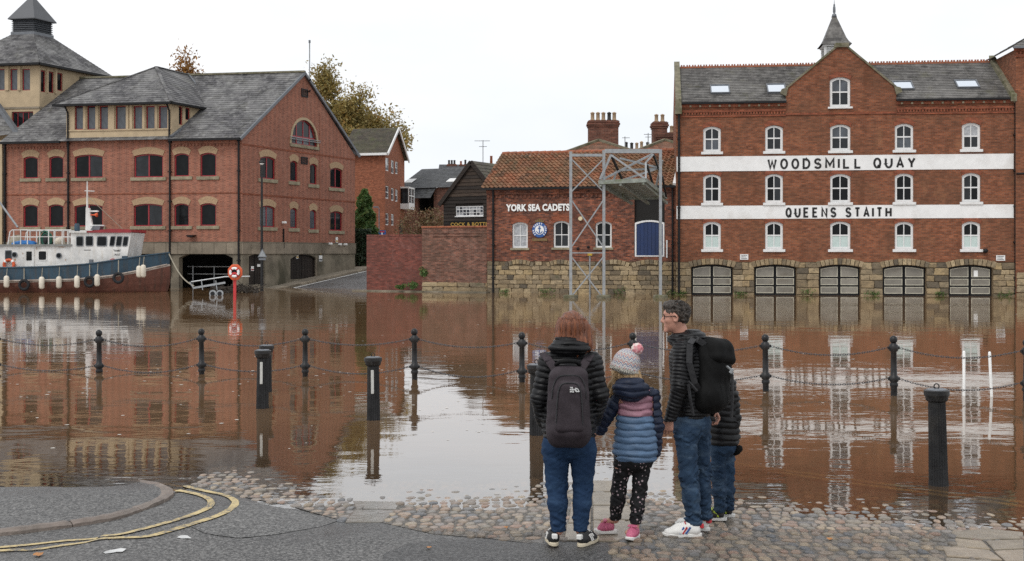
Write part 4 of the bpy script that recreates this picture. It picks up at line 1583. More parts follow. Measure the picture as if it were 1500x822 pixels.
# vents, joints and string courses on the gable
for q in ((441, 450.6, 130.4, 142.4), (440.7, 450, 230, 240.6)):
    r = GF.rect(*q)
    mb = MB()
    mb.ring(arch(r[0], r[1], r[2], r[3], 0), arch(r[0] + 0.06, r[1] - 0.06, r[2] + 0.06, r[3] - 0.06, 0), -0.05, 0.0)
    z = r[2] + 0.08
    while z < r[3] - 0.08:
        mb.box(r[0] + 0.05, r[1] - 0.05, -0.035, -0.005, z, z + 0.04)
        z += 0.075
    tag(mb.build('vent_grille', M['black_paint'], wharf, GF.M), kind='stuff')
for (pa, pb) in (((357, 209.5), (519, 236)), ((357, 281), (519, 298.5))):
    z0 = GF.uv(*pa)[1]
    z1 = GF.uv(*pb)[1]
    zz = (z0 + z1) / 2
    MB().box(0.02, LG - 0.02, -0.022, 0.0, zz - 0.05, zz + 0.05).build('string_course', M['brick_mill_deep'], wharf, GF.M)
zz = LF.uv(200, 284)[1]
MB().box(0.02, LL - 0.02, -0.022, 0.0, zz - 0.04, zz + 0.04).build('string_course', M['brick_mill_deep'], wharf, LF.M)
for a, b in ((0.0, ub0 - 0.02), (ub1 + 0.02, LL)):
    mb = MB()
    mb.box(a, b, -0.07, 0.0, zEw - 0.32, zEw - 0.02)
    x = a
    while x < b - 0.1:
        mb.box(x, x + 0.11, -0.06, 0.0, zEw - 0.46, zEw - 0.33)
        x += 0.22
    mb.build('cornice', M['brick_wharf'], wharf, LF.M)
u = GF.uv(468.5, 200)[0]
MB().box(u - 0.02, u + 0.02, -0.012, 0.0, zcw, zEw + 2.4).build('wall_joint', M['brick_mill_deep'], wharf, GF.M)

# concrete band in panels, undercroft wall, doors
x = 0.0
while x < LL - 0.05:
    w = min(0.78, LL - x)
    MB().box(x + 0.012, x + w - 0.012, -0.09, 0.0, zbw, zcw - 0.001).build('concrete_panel', M['concrete'], wharf, LF.M)
    x += w
mb = MB()
mb.box(0.0, LL, -0.02, 0.02, zbw, zcw - 0.02)
mb.build('panel_backing', M['concrete_stained'], wharf, LF.M)
x = -0.09
while x < LG - 0.05:
    w = min(0.86, LG - x)
    MB().box(x + 0.012, x + w - 0.012, -0.09, 0.0, zbw, zcw - 0.001).build('concrete_panel', M['concrete'], wharf, GF.M)
    x += w
MB().box(0.0, LG, -0.02, 0.02, zbw, zcw - 0.02).build('panel_backing', M['concrete_stained'], wharf, GF.M)
MB().box(-0.1, LG, -0.1, 0.0, zcw, zcw + 0.07).build('ledge', M['concrete_stained'], wharf, GF.M)
MB().box(0, LL + 0.06, -0.1, 0.0, zcw, zcw + 0.07).build('ledge', M['concrete_stained'], wharf, LF.M)
o1 = LF.rect(262, 341, 372.5, 430)
o2 = LF.rect(10, 250, 372.5, 430)


def round_open(r, z0, zt, rise=0.22):
    return [(r[0], z0), (r[1], z0), (r[1], zt - rise)] + [(r[1] - 0.5 * t, zt - rise * (1 - t)) for t in (0.5, 1.0)] + [(r[0] + 0.5 * (1 - t), zt - rise * t) for t in (0.0, 0.5)] + [(r[0], zt - rise)]


wall('undercroft_wall', M['concrete_stained'], wharf, LF.M, [(0, -1), (LL, -1), (LL, zbw), (0, zbw)], [round_open(o1, -0.9, o1[3]), round_open(o2, -0.9, o2[3])], 0.5)
room(wharf, LF.M, 0.1, LL - 0.6, -0.95, zbw, 0.51, 9)
mb = MB()
for zz in (LF.uv(300, 391)[1], LF.uv(300, 402)[1]):
    mb.tube([(o1[0], 1.2, zz), (o1[1], 1.2, zz)], 0.03, 6)
for t in (0.1, 0.5, 0.9):
    x = o1[0] + (o1[1] - o1[0]) * t
    mb.tube([(x, 1.2, -0.5), (x, 1.2, LF.uv(300, 390)[1])], 0.03, 6)
mb.build('guard_rail', M['galv'], wharf, LF.M)
g1 = GF.rect(364.5, 388, 371.5, 417)
g2 = GF.rect(425.5, 465, 368, 408.5)
wall('undercroft_wall', M['concrete_stained'], wharf, GF.M, [(0, -1), (LG, -1), (LG, zbw), (0, zbw)], [arch(g1[0], g1[1], g1[2], min(zbw - 0.03, g1[3]), 0.12, 6), arch(g2[0], g2[1], g2[2], min(zbw - 0.03, g2[3]), 0.3, 8)], 0.35)
for gi, r in enumerate((g1, g2)):
    zt = min(zbw - 0.03, r[3])
    rise = 0.12 if gi == 0 else 0.3
    f = arc_fn(r[0], r[1], zt - rise, rise)
    n = 2
    for s in range(n):
        a = r[0] + (r[1] - r[0]) * s / n + 0.02
        b = r[0] + (r[1] - r[0]) * (s + 1) / n - 0.02
        dr = MB().prism([(a, r[2]), (b, r[2])] + [(b + (a - b) * i / 5, f(b + (a - b) * i / 5) - 0.02) for i in range(6)], 0.0, 0.06).build('door', M['black_paint'], wharf, GF.M @ T(0, 0.2, 0))
        nb_ = 5
        for q in range(nb_):
            xa = a + (b - a) * q / nb_ + 0.012
            xb = a + (b - a) * (q + 1) / nb_ - 0.012
            MB().box(xa, xb, -0.02, 0.0, r[2] + 0.03, min(f(xa), f(xb)) - 0.06).build('plank', M['timber_black'], dr, GF.M @ T(0, 0.2, 0))
u = GF.uv(463, 380)[0]
MB().box(u, u + 0.1, -0.02, 0.1, g2[2], g2[3] - 0.3).build('door_post', M['concrete'], wharf, GF.M)
for px, py, w, h, m in ((373, 393.5, 4, 7, 'letter_white'), (382.5, 389, 5, 4, 'letter_white'), (438.6, 375, 3.5, 8, 'letter_white'), (469, 378.5, 4.6, 8.5, 'letter_white'), (469.3, 371, 2.6, 3, 'gold'), (492.6, 351.5, 3.2, 8, 'letter_white')):
    u0, z0 = GF.uv(px - w / 2, py + h / 2)
    u1, z1 = GF.uv(px + w / 2, py - h / 2)
    dy = 0.17 if px < 440 else -0.03
    if px > 480:
        dy = -0.03
    sg = MB().box(u0, u1, dy - 0.015, dy, z0, z1).build('notice_plate', M[m], wharf, GF.M)
    if h > 5:
        MB().box(u0 + 0.02, u1 - 0.02, dy - 0.02, dy - 0.0155, z0 + (z1 - z0) * 0.12, z0 + (z1 - z0) * 0.42).build('print', M['red_frame'] if px < 380 else (M['gold'] if px < 445 or px > 480 else M['lead']), sg, GF.M)
for px, py in ((413.5, 326), (495, 375 - 17), (481, 357), (503, 358)):
    u0, z0 = GF.uv(px, py)
    MB().box(u0 - 0.1, u0 + 0.1, -0.28, -0.02, z0 - 0.07, z0 + 0.07).build('camera_lamp', M['letter_white'], wharf, GF.M, bevel=0.02)
u0, z0 = GF.uv(414.5, 345)
MB().tube([(u0, -0.06, GF.uv(414.5, 364)[1]), (u0, -0.06, GF.uv(414.5, 335)[1])], 0.05, 6).build('cable_duct', M['black_paint'], wharf, GF.M)
u0, z0 = LF.uv(282, 344.5)
MB().prism([(u0 - 0.25, z0), (u0 + 0.25, z0), (u0 + 0.14, z0 - 0.12), (u0 - 0.14, z0 - 0.12)][::-1], -0.4, 0.0).build('wall_lamp', M['black_paint'], wharf, LF.M)
u0, z0 = GF.uv(447, 117)
mb = MB()
mb.bar((u0 - 0.1, -0.5, z0), (u0 + 0.5, 0.02, z0), 0.08)
mb.bar((u0 - 0.1, -0.45, z0 - 0.75), (u0 + 0.5, 0.02, z0 - 0.7), 0.08)
mb.build('bracket', M['black_paint'], wharf, GF.M)

# main roof
mb = MB()
hd = LG / 2
mb.courses(W(0, -0.4, zEw - 0.05), W(LL + 0.12, -0.4, zEw - 0.05), W(LL + 0.12, hd, zRw), W(0, hd, zRw), 30, 0.02)
mb.courses(W(LL + 0.12, LG + 0.4, zEw - 0.05), W(0, LG + 0.4, zEw - 0.05), W(0, hd, zRw), W(LL + 0.12, hd, zRw), 12, 0.02)
mb.build('roof_slope', M['slate_wharf'], wharf, I4)
mb = MB()
mb.bar(W(0.0, hd, zRw + 0.03), W(LL + 0.14, hd, zRw + 0.03), 0.3, 0.12)
mb.build('ridge', M['coping_mossy'], wharf, I4)
mb = MB()
for d0, d1 in ((-0.4, hd), (LG + 0.4, hd)):
    a, b = W(LL + 0.13, d0, zEw - 0.12), W(LL + 0.13, d1, zRw - 0.07)
    mb.bar(a, b, 0.12, 0.16)
mb.build('verge', M['lead'], wharf, I4)
mb = MB()
for a, b in ((0.0, ub0 - 0.1), (ub1 + 0.1, LL + 0.15)):
    mb.bar(W(a, -0.48, zEw - 0.1), W(b, -0.48, zEw - 0.1), 0.16, 0.14)
mb.build('gutter', M['black_paint'], wharf, I4)
# glazed bay with its hipped roof
bay_px = [(110.5, 122.8), (128.5, 140.8), (146.8, 159.4), (170.3, 185.4), (196.5, 209.3), (214.8, 227.6), (233.4, 246.3)]
br_ = [LF.rect(a, b, 155.5, 190.2) for a, b in bay_px]
Mb = LF.M @ T(0, -0.1, 0)
wall('bay_wall', M['stone_buff'], wharf, Mb, [(ub0, zbay - 0.42), (ub1, zbay - 0.42), (ub1, zbt), (ub0, zbt)], [arch(r[0], r[1], r[2], r[3], 0) for r in br_], 0.2, 0.1)
for i, r in enumerate(br_):
    sash(wharf, Mb, r, 0, 1, (), M['red_frame'], [M['glass_grey']], 0.1, 0.055, 0.04, name='bay_window')
for r0, r1 in zip(br_, br_[1:]):
    w = r1[0] - r0[1]
    n = 1 if w < 0.5 else 2
    for q in range(n):
        a = r0[1] + w * q / n + 0.05
        MB().box(a, a + w / n - 0.1, -0.07, 0.0, r0[2], r0[3] + 0.02).build('mullion', M['stone_buff'], wharf, Mb)
MB().box(ub0 + 0.02, ub1 - 0.02, -0.06, 0.0, zbay + 0.02, zbay + 0.1).build('string_course', M['stone_buff'], wharf, Mb)
room(wharf, LF.M, ub0 + 0.1, ub1 - 0.3, zbay, zbt - 0.02, 0.2, 2.5)
BR = Fac((LF.w(ub1, -0.1, 0).x, LF.w(ub1, -0.1, 0).y), (W(ub1, 3.6, 0).x, W(ub1, 3.6, 0).y))
bw = [BR.rect(262, 267.6, 156, 183), BR.rect(271.6, 278.5, 158, 176)]
wall('bay_wall', M['stone_buff'], wharf, BR.M, [(0.0, zbay - 0.5), (BR.L, zbay - 0.5), (BR.L, zbt), (0.0, zbt)], [arch(r[0], r[1], r[2], r[3], 0) for r in bw], 0.15)
for r in bw:
    sash(wharf, BR.M, r, 0, 1, (), M['red_frame'], [M['glass_dark']], 0.08, 0.055, 0.04, name='bay_window')
BLq = Fac((W(ub0, 3.6, 0).x, W(ub0, 3.6, 0).y), (LF.w(ub0, -0.1, 0).x, LF.w(ub0, -0.1, 0).y))
wall('bay_wall', M['stone_buff'], wharf, BLq.M, [(0.0, zbay - 0.5), (BLq.L, zbay - 0.5), (BLq.L, zbt), (0.0, zbt)], [], 0.15)
o = 0.55
zz = zbt + 0.0
ap = W((ub0 + ub1) / 2, 3.3, zRw + 0.08)
rb = W((ub0 + ub1) / 2, hd, zRw + 0.02)
c0, c1 = W(ub0 - o, -0.55, zz), W(ub1 + o * 0.6, -0.55, zz)
b0, b1 = W(ub0 - o, 3.4, zz), W(ub1 + o * 0.6, 3.4, zz)
mb = MB()
mb.courses(c0, c1, ap, ap, 17, 0.02)
mb.courses(c1, b1, rb, ap, 17, 0.02)
mb.courses(b0, c0, ap, rb, 17, 0.02)
mb.build('hipped_roof', M['slate_wharf'], wharf, I4)
mb = MB()
for a, b in ((c0, ap), (c1, ap), (ap, rb)):
    mb.bar(a + Vector((0, 0, 0.03)), b + Vector((0, 0, 0.03)), 0.2, 0.07)
mb.build('hip_tile', M['slate_wharf'], wharf, I4)
mb = MB()
mb.bar(c0 - Vector((0, 0, 0.06)), c1 - Vector((0, 0, 0.06)), 0.14, 0.13)
mb.bar(c1 - Vector((0, 0, 0.06)), b1 - Vector((0, 0, 0.06)), 0.14, 0.13)
mb.poly([c0 - Vector((0, 0, 0.1)), b0 - Vector((0, 0, 0.1)), b1 - Vector((0, 0, 0.1)), c1 - Vector((0, 0, 0.1))])
mb.build('bay_gutter', M['black_paint'], wharf, I4)
kk = (zRw - zEw) / (hd + 0.4)
vd = (zbt - zEw) / kk
mb = MB().bar(W(ub1 + 0.12, -0.3, zEw + 0.12), W(ub1 + 0.12, vd, zbt + 0.05), 0.22, 0.1)
mb.bar(b1 + Vector((0, 0, 0.12)), rb + Vector((0, 0, 0.1)), 0.12, 0.06)
mb.build('flashing', M['lead'], wharf, I4)
for px, top in ((8.5, zEw), (101, zEw), (249.8, zEw), (350.5, zEw - 0.1)):
    downpipe(wharf, LF.M, LF.uv(px, 0)[0], 0.9, top, M['black_paint'], 0.065)
for px in (101.6, 249.8):
    mb = MB()
    u = LF.uv(px, 0)[0]
    mb.tube([(u, -0.18, zEw - 0.1), (u, -0.18, zbt - 0.5), (u, -0.5, zbt - 0.12)], 0.055, 8)
    mb.build('downpipe', M['black_paint'], wharf, LF.M)

# hipped tower with its louvred turret
tc = P2(57, 75.0)
Tq = lambda a, b, z: Vector(((tc + LF.e * a + ge * b).x, (tc + LF.e * a + ge * b).y, z))
zT = 2.2 + 278 / 1700 * 75
TF = Fac((Tq(-7.5, 0.35, 0).x, Tq(-7.5, 0.35, 0).y), (Tq(-0.25, 0.35, 0).x, Tq(-0.25, 0.35, 0).y))
TR = Fac((Tq(-0.25, 0.35, 0).x, Tq(-0.25, 0.35, 0).y), (Tq(-0.25, 6.2, 0).x, Tq(-0.25, 6.2, 0).y))
tw = [TF.rect(14.7, 25.4, 101, 132.5), TF.rect(32, 44, 101, 132.5), TF.rect(-4, 6.7, 101, 132.5), TF.rect(-22, -12, 101, 132.5)]
tw2 = [TF.rect(17, 48.5, 163.5, 186)]
wall('tower_wall', M['stone_buff'], wharf, TF.M, [(0, 6.5), (TF.L, 6.5), (TF.L, zT - 0.1), (0, zT - 0.1)], [arch(*r, 0) for r in tw + tw2], 0.2)
for r in tw:
    sash(wharf, TF.M, r, 0, 1, (), M['red_frame'], [M['glass_grey']], 0.1, 0.055, 0.04, name='tower_window')
sash(wharf, TF.M, tw2[0], 0, 4, (), M['red_frame'], [M['glass_dark'], M['glass_mid']], 0.1, 0.055, 0.05, name='tower_window')
tr = [TR.rect(59.8, 67, 103, 135), TR.rect(71, 79, 105, 136), TR.rect(83.5, 92, 107, 133)]
wall('tower_wall', M['stone_buff'], wharf, TR.M, [(0, 6.5), (TR.L, 6.5), (TR.L, zT - 0.1), (0, zT - 0.1)], [arch(*r, 0) for r in tr], 0.2)
for r in tr:
    sash(wharf, TR.M, r, 0, 1, (), M['red_frame'], [M['glass_dark']], 0.1, 0.055, 0.04, name='tower_window')
for F_, rr in ((TF, sorted(tw[:3])), (TR, tr)):
    for r0, r1 in zip(rr, rr[1:]):
        a, b = r0[1] + 0.06, r1[0] - 0.06
        if b - a > 0.05:
            MB().box(a, b, -0.08, 0.0, r0[2] - 0.02, zT - 0.12).build('mullion', M['stone_buff'], wharf, F_.M)
for F_ in (TF, TR):
    MB().box(0, F_.L, -0.05, 0.0, 11.55, 11.68).build('string_course', M['concrete'], wharf, F_.M)
ctr_a, ctr_b = -3.2, 3.2
zf = 2.2 + 318 / 1700 * 78.3
h = 0.8
mb = MB()
corners = [(0.15, -0.15), (0.15, 6.5), (-6.5, 6.5), (-6.5, -0.15)]
tops = [(ctr_a + h, ctr_b - h), (ctr_a + h, ctr_b + h), (ctr_a - h, ctr_b + h), (ctr_a - h, ctr_b - h)]
for i in range(4):
    j = (i + 1) % 4
    mb.courses(Tq(*corners[i], zT), Tq(*corners[j], zT), Tq(*tops[j], zf), Tq(*tops[i], zf), 20, 0.02)
mb.build('tower_roof', M['slate_wharf'], wharf, I4)
mb = MB()
for i in (3, 0):
    mb.bar(Tq(*corners[i], zT - 0.07), Tq(*corners[(i + 1) % 4], zT - 0.07), 0.14, 0.14)
mb.poly([Tq(*c, zT - 0.12) for c in corners])
mb.build('tower_gutter', M['black_paint'], wharf, I4)


def frustum(mb, r0, z0, r1, z1):
    a = [(ctr_a + r0, ctr_b - r0), (ctr_a + r0, ctr_b + r0), (ctr_a - r0, ctr_b + r0), (ctr_a - r0, ctr_b - r0)]
    b = [(ctr_a + r1, ctr_b - r1), (ctr_a + r1, ctr_b + r1), (ctr_a - r1, ctr_b + r1), (ctr_a - r1, ctr_b - r1)]
    for i in range(4):
        j = (i + 1) % 4
        mb.poly([Tq(*a[i], z0), Tq(*a[j], z0), Tq(*b[j], z1), Tq(*b[i], z1)])


mb = MB()
frustum(mb, 0.86, zf - 0.12, 0.86, zf + 0.15)
frustum(mb, 0.72, zf + 0.15, 0.72, zf + 1.0)
mb.poly([Tq(ctr_a - .86, ctr_b - .86, zf + .15), Tq(ctr_a + .86, ctr_b - .86, zf + .15), Tq(ctr_a + .86, ctr_b + .86, zf + .15), Tq(ctr_a - .86, ctr_b + .86, zf + .15)])
tur = mb.build('turret', M['lead'], wharf, I4)
mb = MB()
for k in range(6):
    z = zf + 0.2 + k * 0.13
    frustum(mb, 0.84, z, 0.74, z + 0.12)
mb.build('louvre', M.setdefault('slate_paint', paint('slate_paint', (0.055, 0.06, 0.068), 0.5)), tur, I4)
mb = MB()
frustum(mb, 0.98, zf + 0.98, 0.98, zf + 1.04)
frustum(mb, 0.98, zf + 1.04, 0.02, zf + 2.75)
mb.build('turret_roof', M.setdefault('lead_dark', paint('lead_dark', (0.085, 0.088, 0.095), 0.5, 0.2, 0.2, 2)), tur, I4)
# small roof and stone pier at the left edge
mb = MB()
mb.courses(P(-60, 205, 74), P(26, 196, 73.6), P(-2, 155, 75.5), P(-60, 120, 77), 8, 0.02)
mb.build('roof_slope', M['slate_wharf'], wharf, I4)
mb = MB().bar(P(27, 197, 73.4), P(-4, 153, 73.8), 0.35, 0.25)
mb.build('verge', M['lead'], wharf, I4)
MB().box(-3.2, -0.05, -0.15, 0.4, -1, zEw + 0.1).build('stone_pier', M['stone_buff'], wharf, LF.M)
mb = MB()
mb.add([W(0, 0, -1), W(0, LG, -1), W(0, LG, zEw), W(0, hd, zRw - 0.1), W(0, 0, zEw)], [(0, 4, 3, 2, 1)])
mb.add([W(0, LG, -1), W(LL, LG, -1), W(LL, LG, zEw), W(0, LG, zEw)], [(1, 0, 3, 2)])
mb.build('rear_wall', M['brick_wharf'], wharf, I4)
# ------------------------------------------------------------------ the sea cadets hall
CF = Fac(P2(713, 63.5), P2(990.5, 60.9))
hall = thing('cadet_hall', 'low red brick hall with an orange pantile roof and white lettering reading YORK SEA CADETS', 'building', CF.M)
CL = CF.L
zEc = CF.uv(850, 276.5)[1]
zbc = CF.uv(850, 383)[1]
cw = [CF.rect(750.2, 773, 325, 363.4), CF.rect(810.5, 834, 323.8, 362.8), CF.rect(872, 896, 323.8, 362.8)]
cd = CF.rect(929.3, 973.6, 284, 376)
cho = [arch(r[0], r[1], r[2], r[3], 0.13, 6) for r in cw] + [arch(cd[0], cd[1], cd[2], cd[3], 0)]
wall('front_wall', M['brick_cadet'], hall, CF.M, [(0, zbc), (CL, zbc), (CL, zEc), (0, zEc)], cho, 0.22)
for i, r in enumerate(cw):
    sash(hall, CF.M, r, 0.13, 2 if i != 0 else 2, (0.48,), M['white_frame'], (lambda rr, c: M['glass_curtain']) if i == 0 else [M['glass_dark'], M['glass_mid']], 0.1, 0.09, 0.03, (0.1, 0.08, 0.12), M['sill_stone'], 'window', (0.36, 0.14), M['brick_mill_deep'], thickrail=0.48)
    room(hall, CF.M, r[0] - 0.3, r[1] + 0.3, r[2] - 0.2, r[3] + 0.2, 0.216, 1.5)
room(hall, CF.M, cd[0] - 0.1, cd[1] + 0.1, cd[2] - 0.1, cd[3] + 0.1, 0.216, 2.5)
# loading door
dt = CF.uv(950, 322.5)[1]
f = arc_fn(cd[0] + 0.02, cd[1] - 0.02, dt - 0.14, 0.14)
n = 7
for i in range(n):
    a = cd[0] + 0.1 + (cd[1] - cd[0] - 0.2) * i / n
    b = cd[0] + 0.1 + (cd[1] - cd[0] - 0.2) * (i + 1) / n
    MB().prism([(a + 0.006, cd[2] + 0.06), (b - 0.006, cd[2] + 0.06), (b - 0.006, f(b) - 0.09), (a + 0.006, f(a) - 0.09)], 0.06, 0.1).build('door_board', M.setdefault('blue_door', paint('blue_door', (0.008, 0.026, 0.095), 0.55, 0, 0.15, 2.5, per_object=0.08)), hall, CF.M)
mb = MB()
mb.ring(arch(cd[0] + 0.02, cd[1] - 0.02, cd[2], dt, 0.14, 8), arch(cd[0] + 0.1, cd[1] - 0.1, cd[2] + 0.06, dt - 0.09, 0.13, 8), 0.02, 0.09)
mb.build('door_frame', M['white_frame'], hall, CF.M)
u0 = CF.uv(976, 0)[0]
MB().box(u0, u0 + 0.07, -0.06, 0.0, cd[2] - 0.05, CF.uv(950, 352)[1]).build('door_jamb', M['white_frame'], hall, CF.M)
MB().box(cd[0] + 0.02, cd[1] - 0.02, 0.16, 0.2, dt - 0.2, cd[3] - 0.03).build('dark_opening_sheet', M['dark_room'], hall, CF.M)  # near-black sheet standing in for the shade inside the opening above the door
# eaves corbels, gutter, pipes
mb = MB()
mb.box(0, CL, -0.1, 0.0, zEc - 0.14, zEc)
mb.box(0, CL, -0.06, 0.0, zEc - 0.27, zEc - 0.145)
x = 0.05
while x < cd[0] - 0.3:
    mb.box(x, x + 0.11, -0.06, 0.0, zEc - 0.46, zEc - 0.3)
    x += 0.23
mb.build('cornice', M['brick_cadet'], hall, CF.M)
MB().box(-0.25, CL, -0.34, -0.2, zEc - 0.02, zEc + 0.1).build('gutter', M['black_paint'], hall, CF.M)
downpipe(hall, CF.M, CF.uv(723, 0)[0], 0.0, zEc, M['black_paint'], 0.06)
downpipe(hall, CF.M, CL - 0.18, 0.0, zEc, M['black_paint'], 0.05)
# lettering
for s, pa, pb in (('YORK SEA CADETS', 741.6, 834.6),):
    a, z0 = CF.uv(pa, 309.8)
    b, z1 = CF.uv(pb, 298.4)
    text_mesh('lettering', s, 1, M['letter_white'], hall, CF.M @ T(a, -0.05, z0), bold=0.045, depth=0.04, spacing=1.06, fit=(b - a, z1 - z0))
# badge: blue ring, white centre with an anchor, crown, plaque
uc, zc = CF.uv(790.7, 337)
R = 11.3 / 1700 * 62.8
Mg = CF.M @ T(uc, 0, zc)
bd = MB().lathe([(R, -0.03), (R, 0.0), (R * 0.97, 0.03)], 28).xf(Matrix.Rotation(math.pi / 2, 4, 'X')).build('badge', M.setdefault('badge_blue', paint('badge_blue', (0.02, 0.09, 0.30), 0.4)), hall, Mg @ T(0, -0.04, 0))
MB().lathe([(R * 0.6, 0.0), (R * 0.6, 0.02)], 24).xf(Matrix.Rotation(math.pi / 2, 4, 'X')).build('badge_centre', M['letter_white'], bd, Mg @ T(0, -0.065, 0))
mb = MB()
mb.box(-0.028, 0.028, -0.02, 0, -R * 0.42, R * 0.32)
mb.box(-R * 0.22, R * 0.22, -0.02, 0, R * 0.16, R * 0.24)
mb.tube([(R * 0.38 * math.cos(t), -0.01, -R * 0.06 + R * 0.38 * math.sin(t)) for t in np.linspace(math.pi * 1.05, math.pi * 1.95, 10)], 0.022, 6)
mb.tube([(R * 0.09 * math.cos(t), -0.01, R * 0.4 + R * 0.09 * math.sin(t)) for t in np.linspace(0, 2 * math.pi, 9)[:-1]], 0.016, 5, True)
mb.build('anchor', M['badge_blue'], bd, Mg @ T(0, -0.09, 0))
word = 'SEA CADET CORPS'
for k, ch in enumerate(word):
    if ch == ' ':
        continue
    t = math.radians(225 - 270 * k / (len(word) - 1))
    text_mesh('badge_letter', ch, 0.115, M['letter_white'], bd, Mg @ T(R * 0.72 * math.cos(t), -0.075, R * 0.72 * math.sin(t)) @ Matrix.Rotation(-(t - math.pi / 2), 4, 'Y'), bold=0.006, depth=0.01, align='CENTER')
mb = MB()
for k in range(5):
    x = (k - 2) * R * 0.24
    mb.prism([(x - 0.035, R * 1.02), (x + 0.035, R * 1.02), (x + 0.05, R * (1.25 + 0.1 * (2 - abs(k - 2)))), (x - 0.05, R * (1.25 + 0.1 * (2 - abs(k - 2))))], -0.03, 0.0)
mb.box(-R * 0.58, R * 0.58, -0.035, 0.0, R * 1.0, R * 1.12)
mb.build('crown', M.setdefault('dull_gold', paint('dull_gold', (0.16, 0.10, 0.035), 0.5)), bd, Mg @ T(0, -0.03, 0))
MB().box(-R * 1.0, R * 1.0, -0.05, -0.01, -R * 1.42, -R * 1.08).build('scroll', M['dull_gold'], bd, Mg)
u, z = CF.uv(850.5, 320.5)
MB().lathe([(0.12, 0), (0.12, 0.08), (0.1, 0.1)], 14).xf(Matrix.Rotation(math.pi / 2, 4, 'X')).build('alarm_bell', M.setdefault('cream', paint('cream', (0.62, 0.52, 0.33), 0.5)), hall, CF.M @ T(u, 0, z))
for px, py in ((847, 364.5), (862, 362)):
    u, z = CF.uv(px, py)
    MB().lathe([(0.06, 0), (0.08, 0.06), (0.03, 0.1)], 10).xf(Matrix.Rotation(math.pi / 2, 4, 'X')).build('float_ball', M['black_paint'], hall, CF.M @ T(u, 0, z))
# stone base
wall('base_wall', M['mortar_stone'], hall, CF.M @ T(0, 0.03, 0), [(0, -1.0), (CL, -1.0), (CL, zbc), (0, zbc)], [], 0.3)
arcs = [(740, 782), (801, 842), (876, 922), (926, 977)]
arc_uv = [(CF.uv(a, 390)[0], CF.uv(b, 390)[0]) for a, b in arcs]


def near_arc(cx, cz):
    for a, b in arc_uv:
        if a - 0.15 < cx < b + 0.15 and cz > zbc - 0.33:
            return True
    return False


stones_in(hall, CF.M, 0.05, CL, -0.25, zbc - 0.01, 8, 0.28, 0.72, 0.0, near_arc)
for a, b in arc_uv:
    w = b - a
    f = arc_fn(a, b, zbc - 0.3, 0.2)
    n = 8
    vme = cached('voussoir', None) if 'voussoir' in MESHES else None
    for i in range(n):
        x = a + w * (i + 0.5) / n
        sl = (x - (a + b) / 2) / w * 0.9
        link('stone', vme, hall, CF.M @ T(x, 0.0, f(x) + 0.08) @ Matrix.Rotation(sl, 4, 'Y') @ Matrix.Diagonal((w / n * 0.95, 0.2, 0.24, 1)))
# pantile roof: waved tiles lapped in rows
zRc = CF.uv(850, 223.5, 3.5)[1]
DR = 3.5


def pantiles(u0l, u1l, e, r, rows, pitch):
    """Waved rows from eaves point e=(y,z) to ridge r=(y,z); u spans from the eaves ends to the ridge ends."""
    mb = MB()
    n = Vector((0, -(r[1] - e[1]), (r[0] - e[0]))).normalized()
    for k in range(rows):
        vs = []
        ua = u0l[0] + (u0l[1] - u0l[0]) * k / rows
        ub = u1l[0] + (u1l[1] - u1l[0]) * k / rows
        m = int((ub - ua) / pitch * 4)
        fs = []
        sag = 0.02 * math.sin(k * 0.9)
        for t, lift in ((k / rows, 0.085), ((k + 1.12) / rows, 0.012)):
            y = e[0] + (r[0] - e[0]) * t
            z = e[1] + (r[1] - e[1]) * t
            for i in range(m + 1):
                x = ua + pitch / 4 * i
                wv = (0.06, 0.005, -0.045, 0.005)[i % 4] + 0.006 * math.sin(i * 12.7 + k * 7.1)
                wob = 0.018 * math.sin(x * 0.9) * math.sin(t * 3.1)
                p = Vector((x, y, z)) + n * (lift + wv + wob)
                vs.append(p)
        for i in range(m):
            fs.append((i, i + 1, m + 1 + i + 1, m + 1 + i))
        b = len(vs)
        for i in range(m + 1):
            vs.append(vs[i] - n * 0.05)
        for i in range(m):
            fs.append((b + i, b + i + 1, i + 1, i))
        mb.add(vs, fs)
    return mb


def pantile_mat(name, pal, moss):
    n_ = NT(name)
    uv = obj_co(n_)
    sx = n_('SeparateXYZ', None, i0=uv)
    cell = n_.math('FLOOR', n_.math('DIVIDE', n_.math('ADD', sx.outputs[0], 0.06), 0.245))
    row = n_.math('FLOOR', n_.math('DIVIDE', n_.math('ADD', sx.outputs[2], 20.0), 0.194))
    wn = n_('TexWhiteNoise', dict(noise_dimensions='2D'), Vector=n_('CombineXYZ', None, X=cell, Y=row))
    c = n_.ramp(wn.outputs['Value'], [(i / (len(pal) - 1), p) for i, p in enumerate(pal)])
    f_ = n_.noise(n_.scaled(uv, 1, 1, 1.6), 0.45, 6, 0.65, 0.3)
    c = n_.mix(n_.ramp(f_, [(0.42, 0.0), (0.66, 0.75)]), c, moss)
    c = n_.mix(1.0, c, n_.ramp(n_.noise(uv, 6, 5, 0.7), [(0.3, 0.65), (0.7, 1.25)]), 'MULTIPLY')
    return n_.finish(c, 0.8, n_.bump(n_.noise(uv, 30, 3), 0.01, 0.5), spec=0.25)


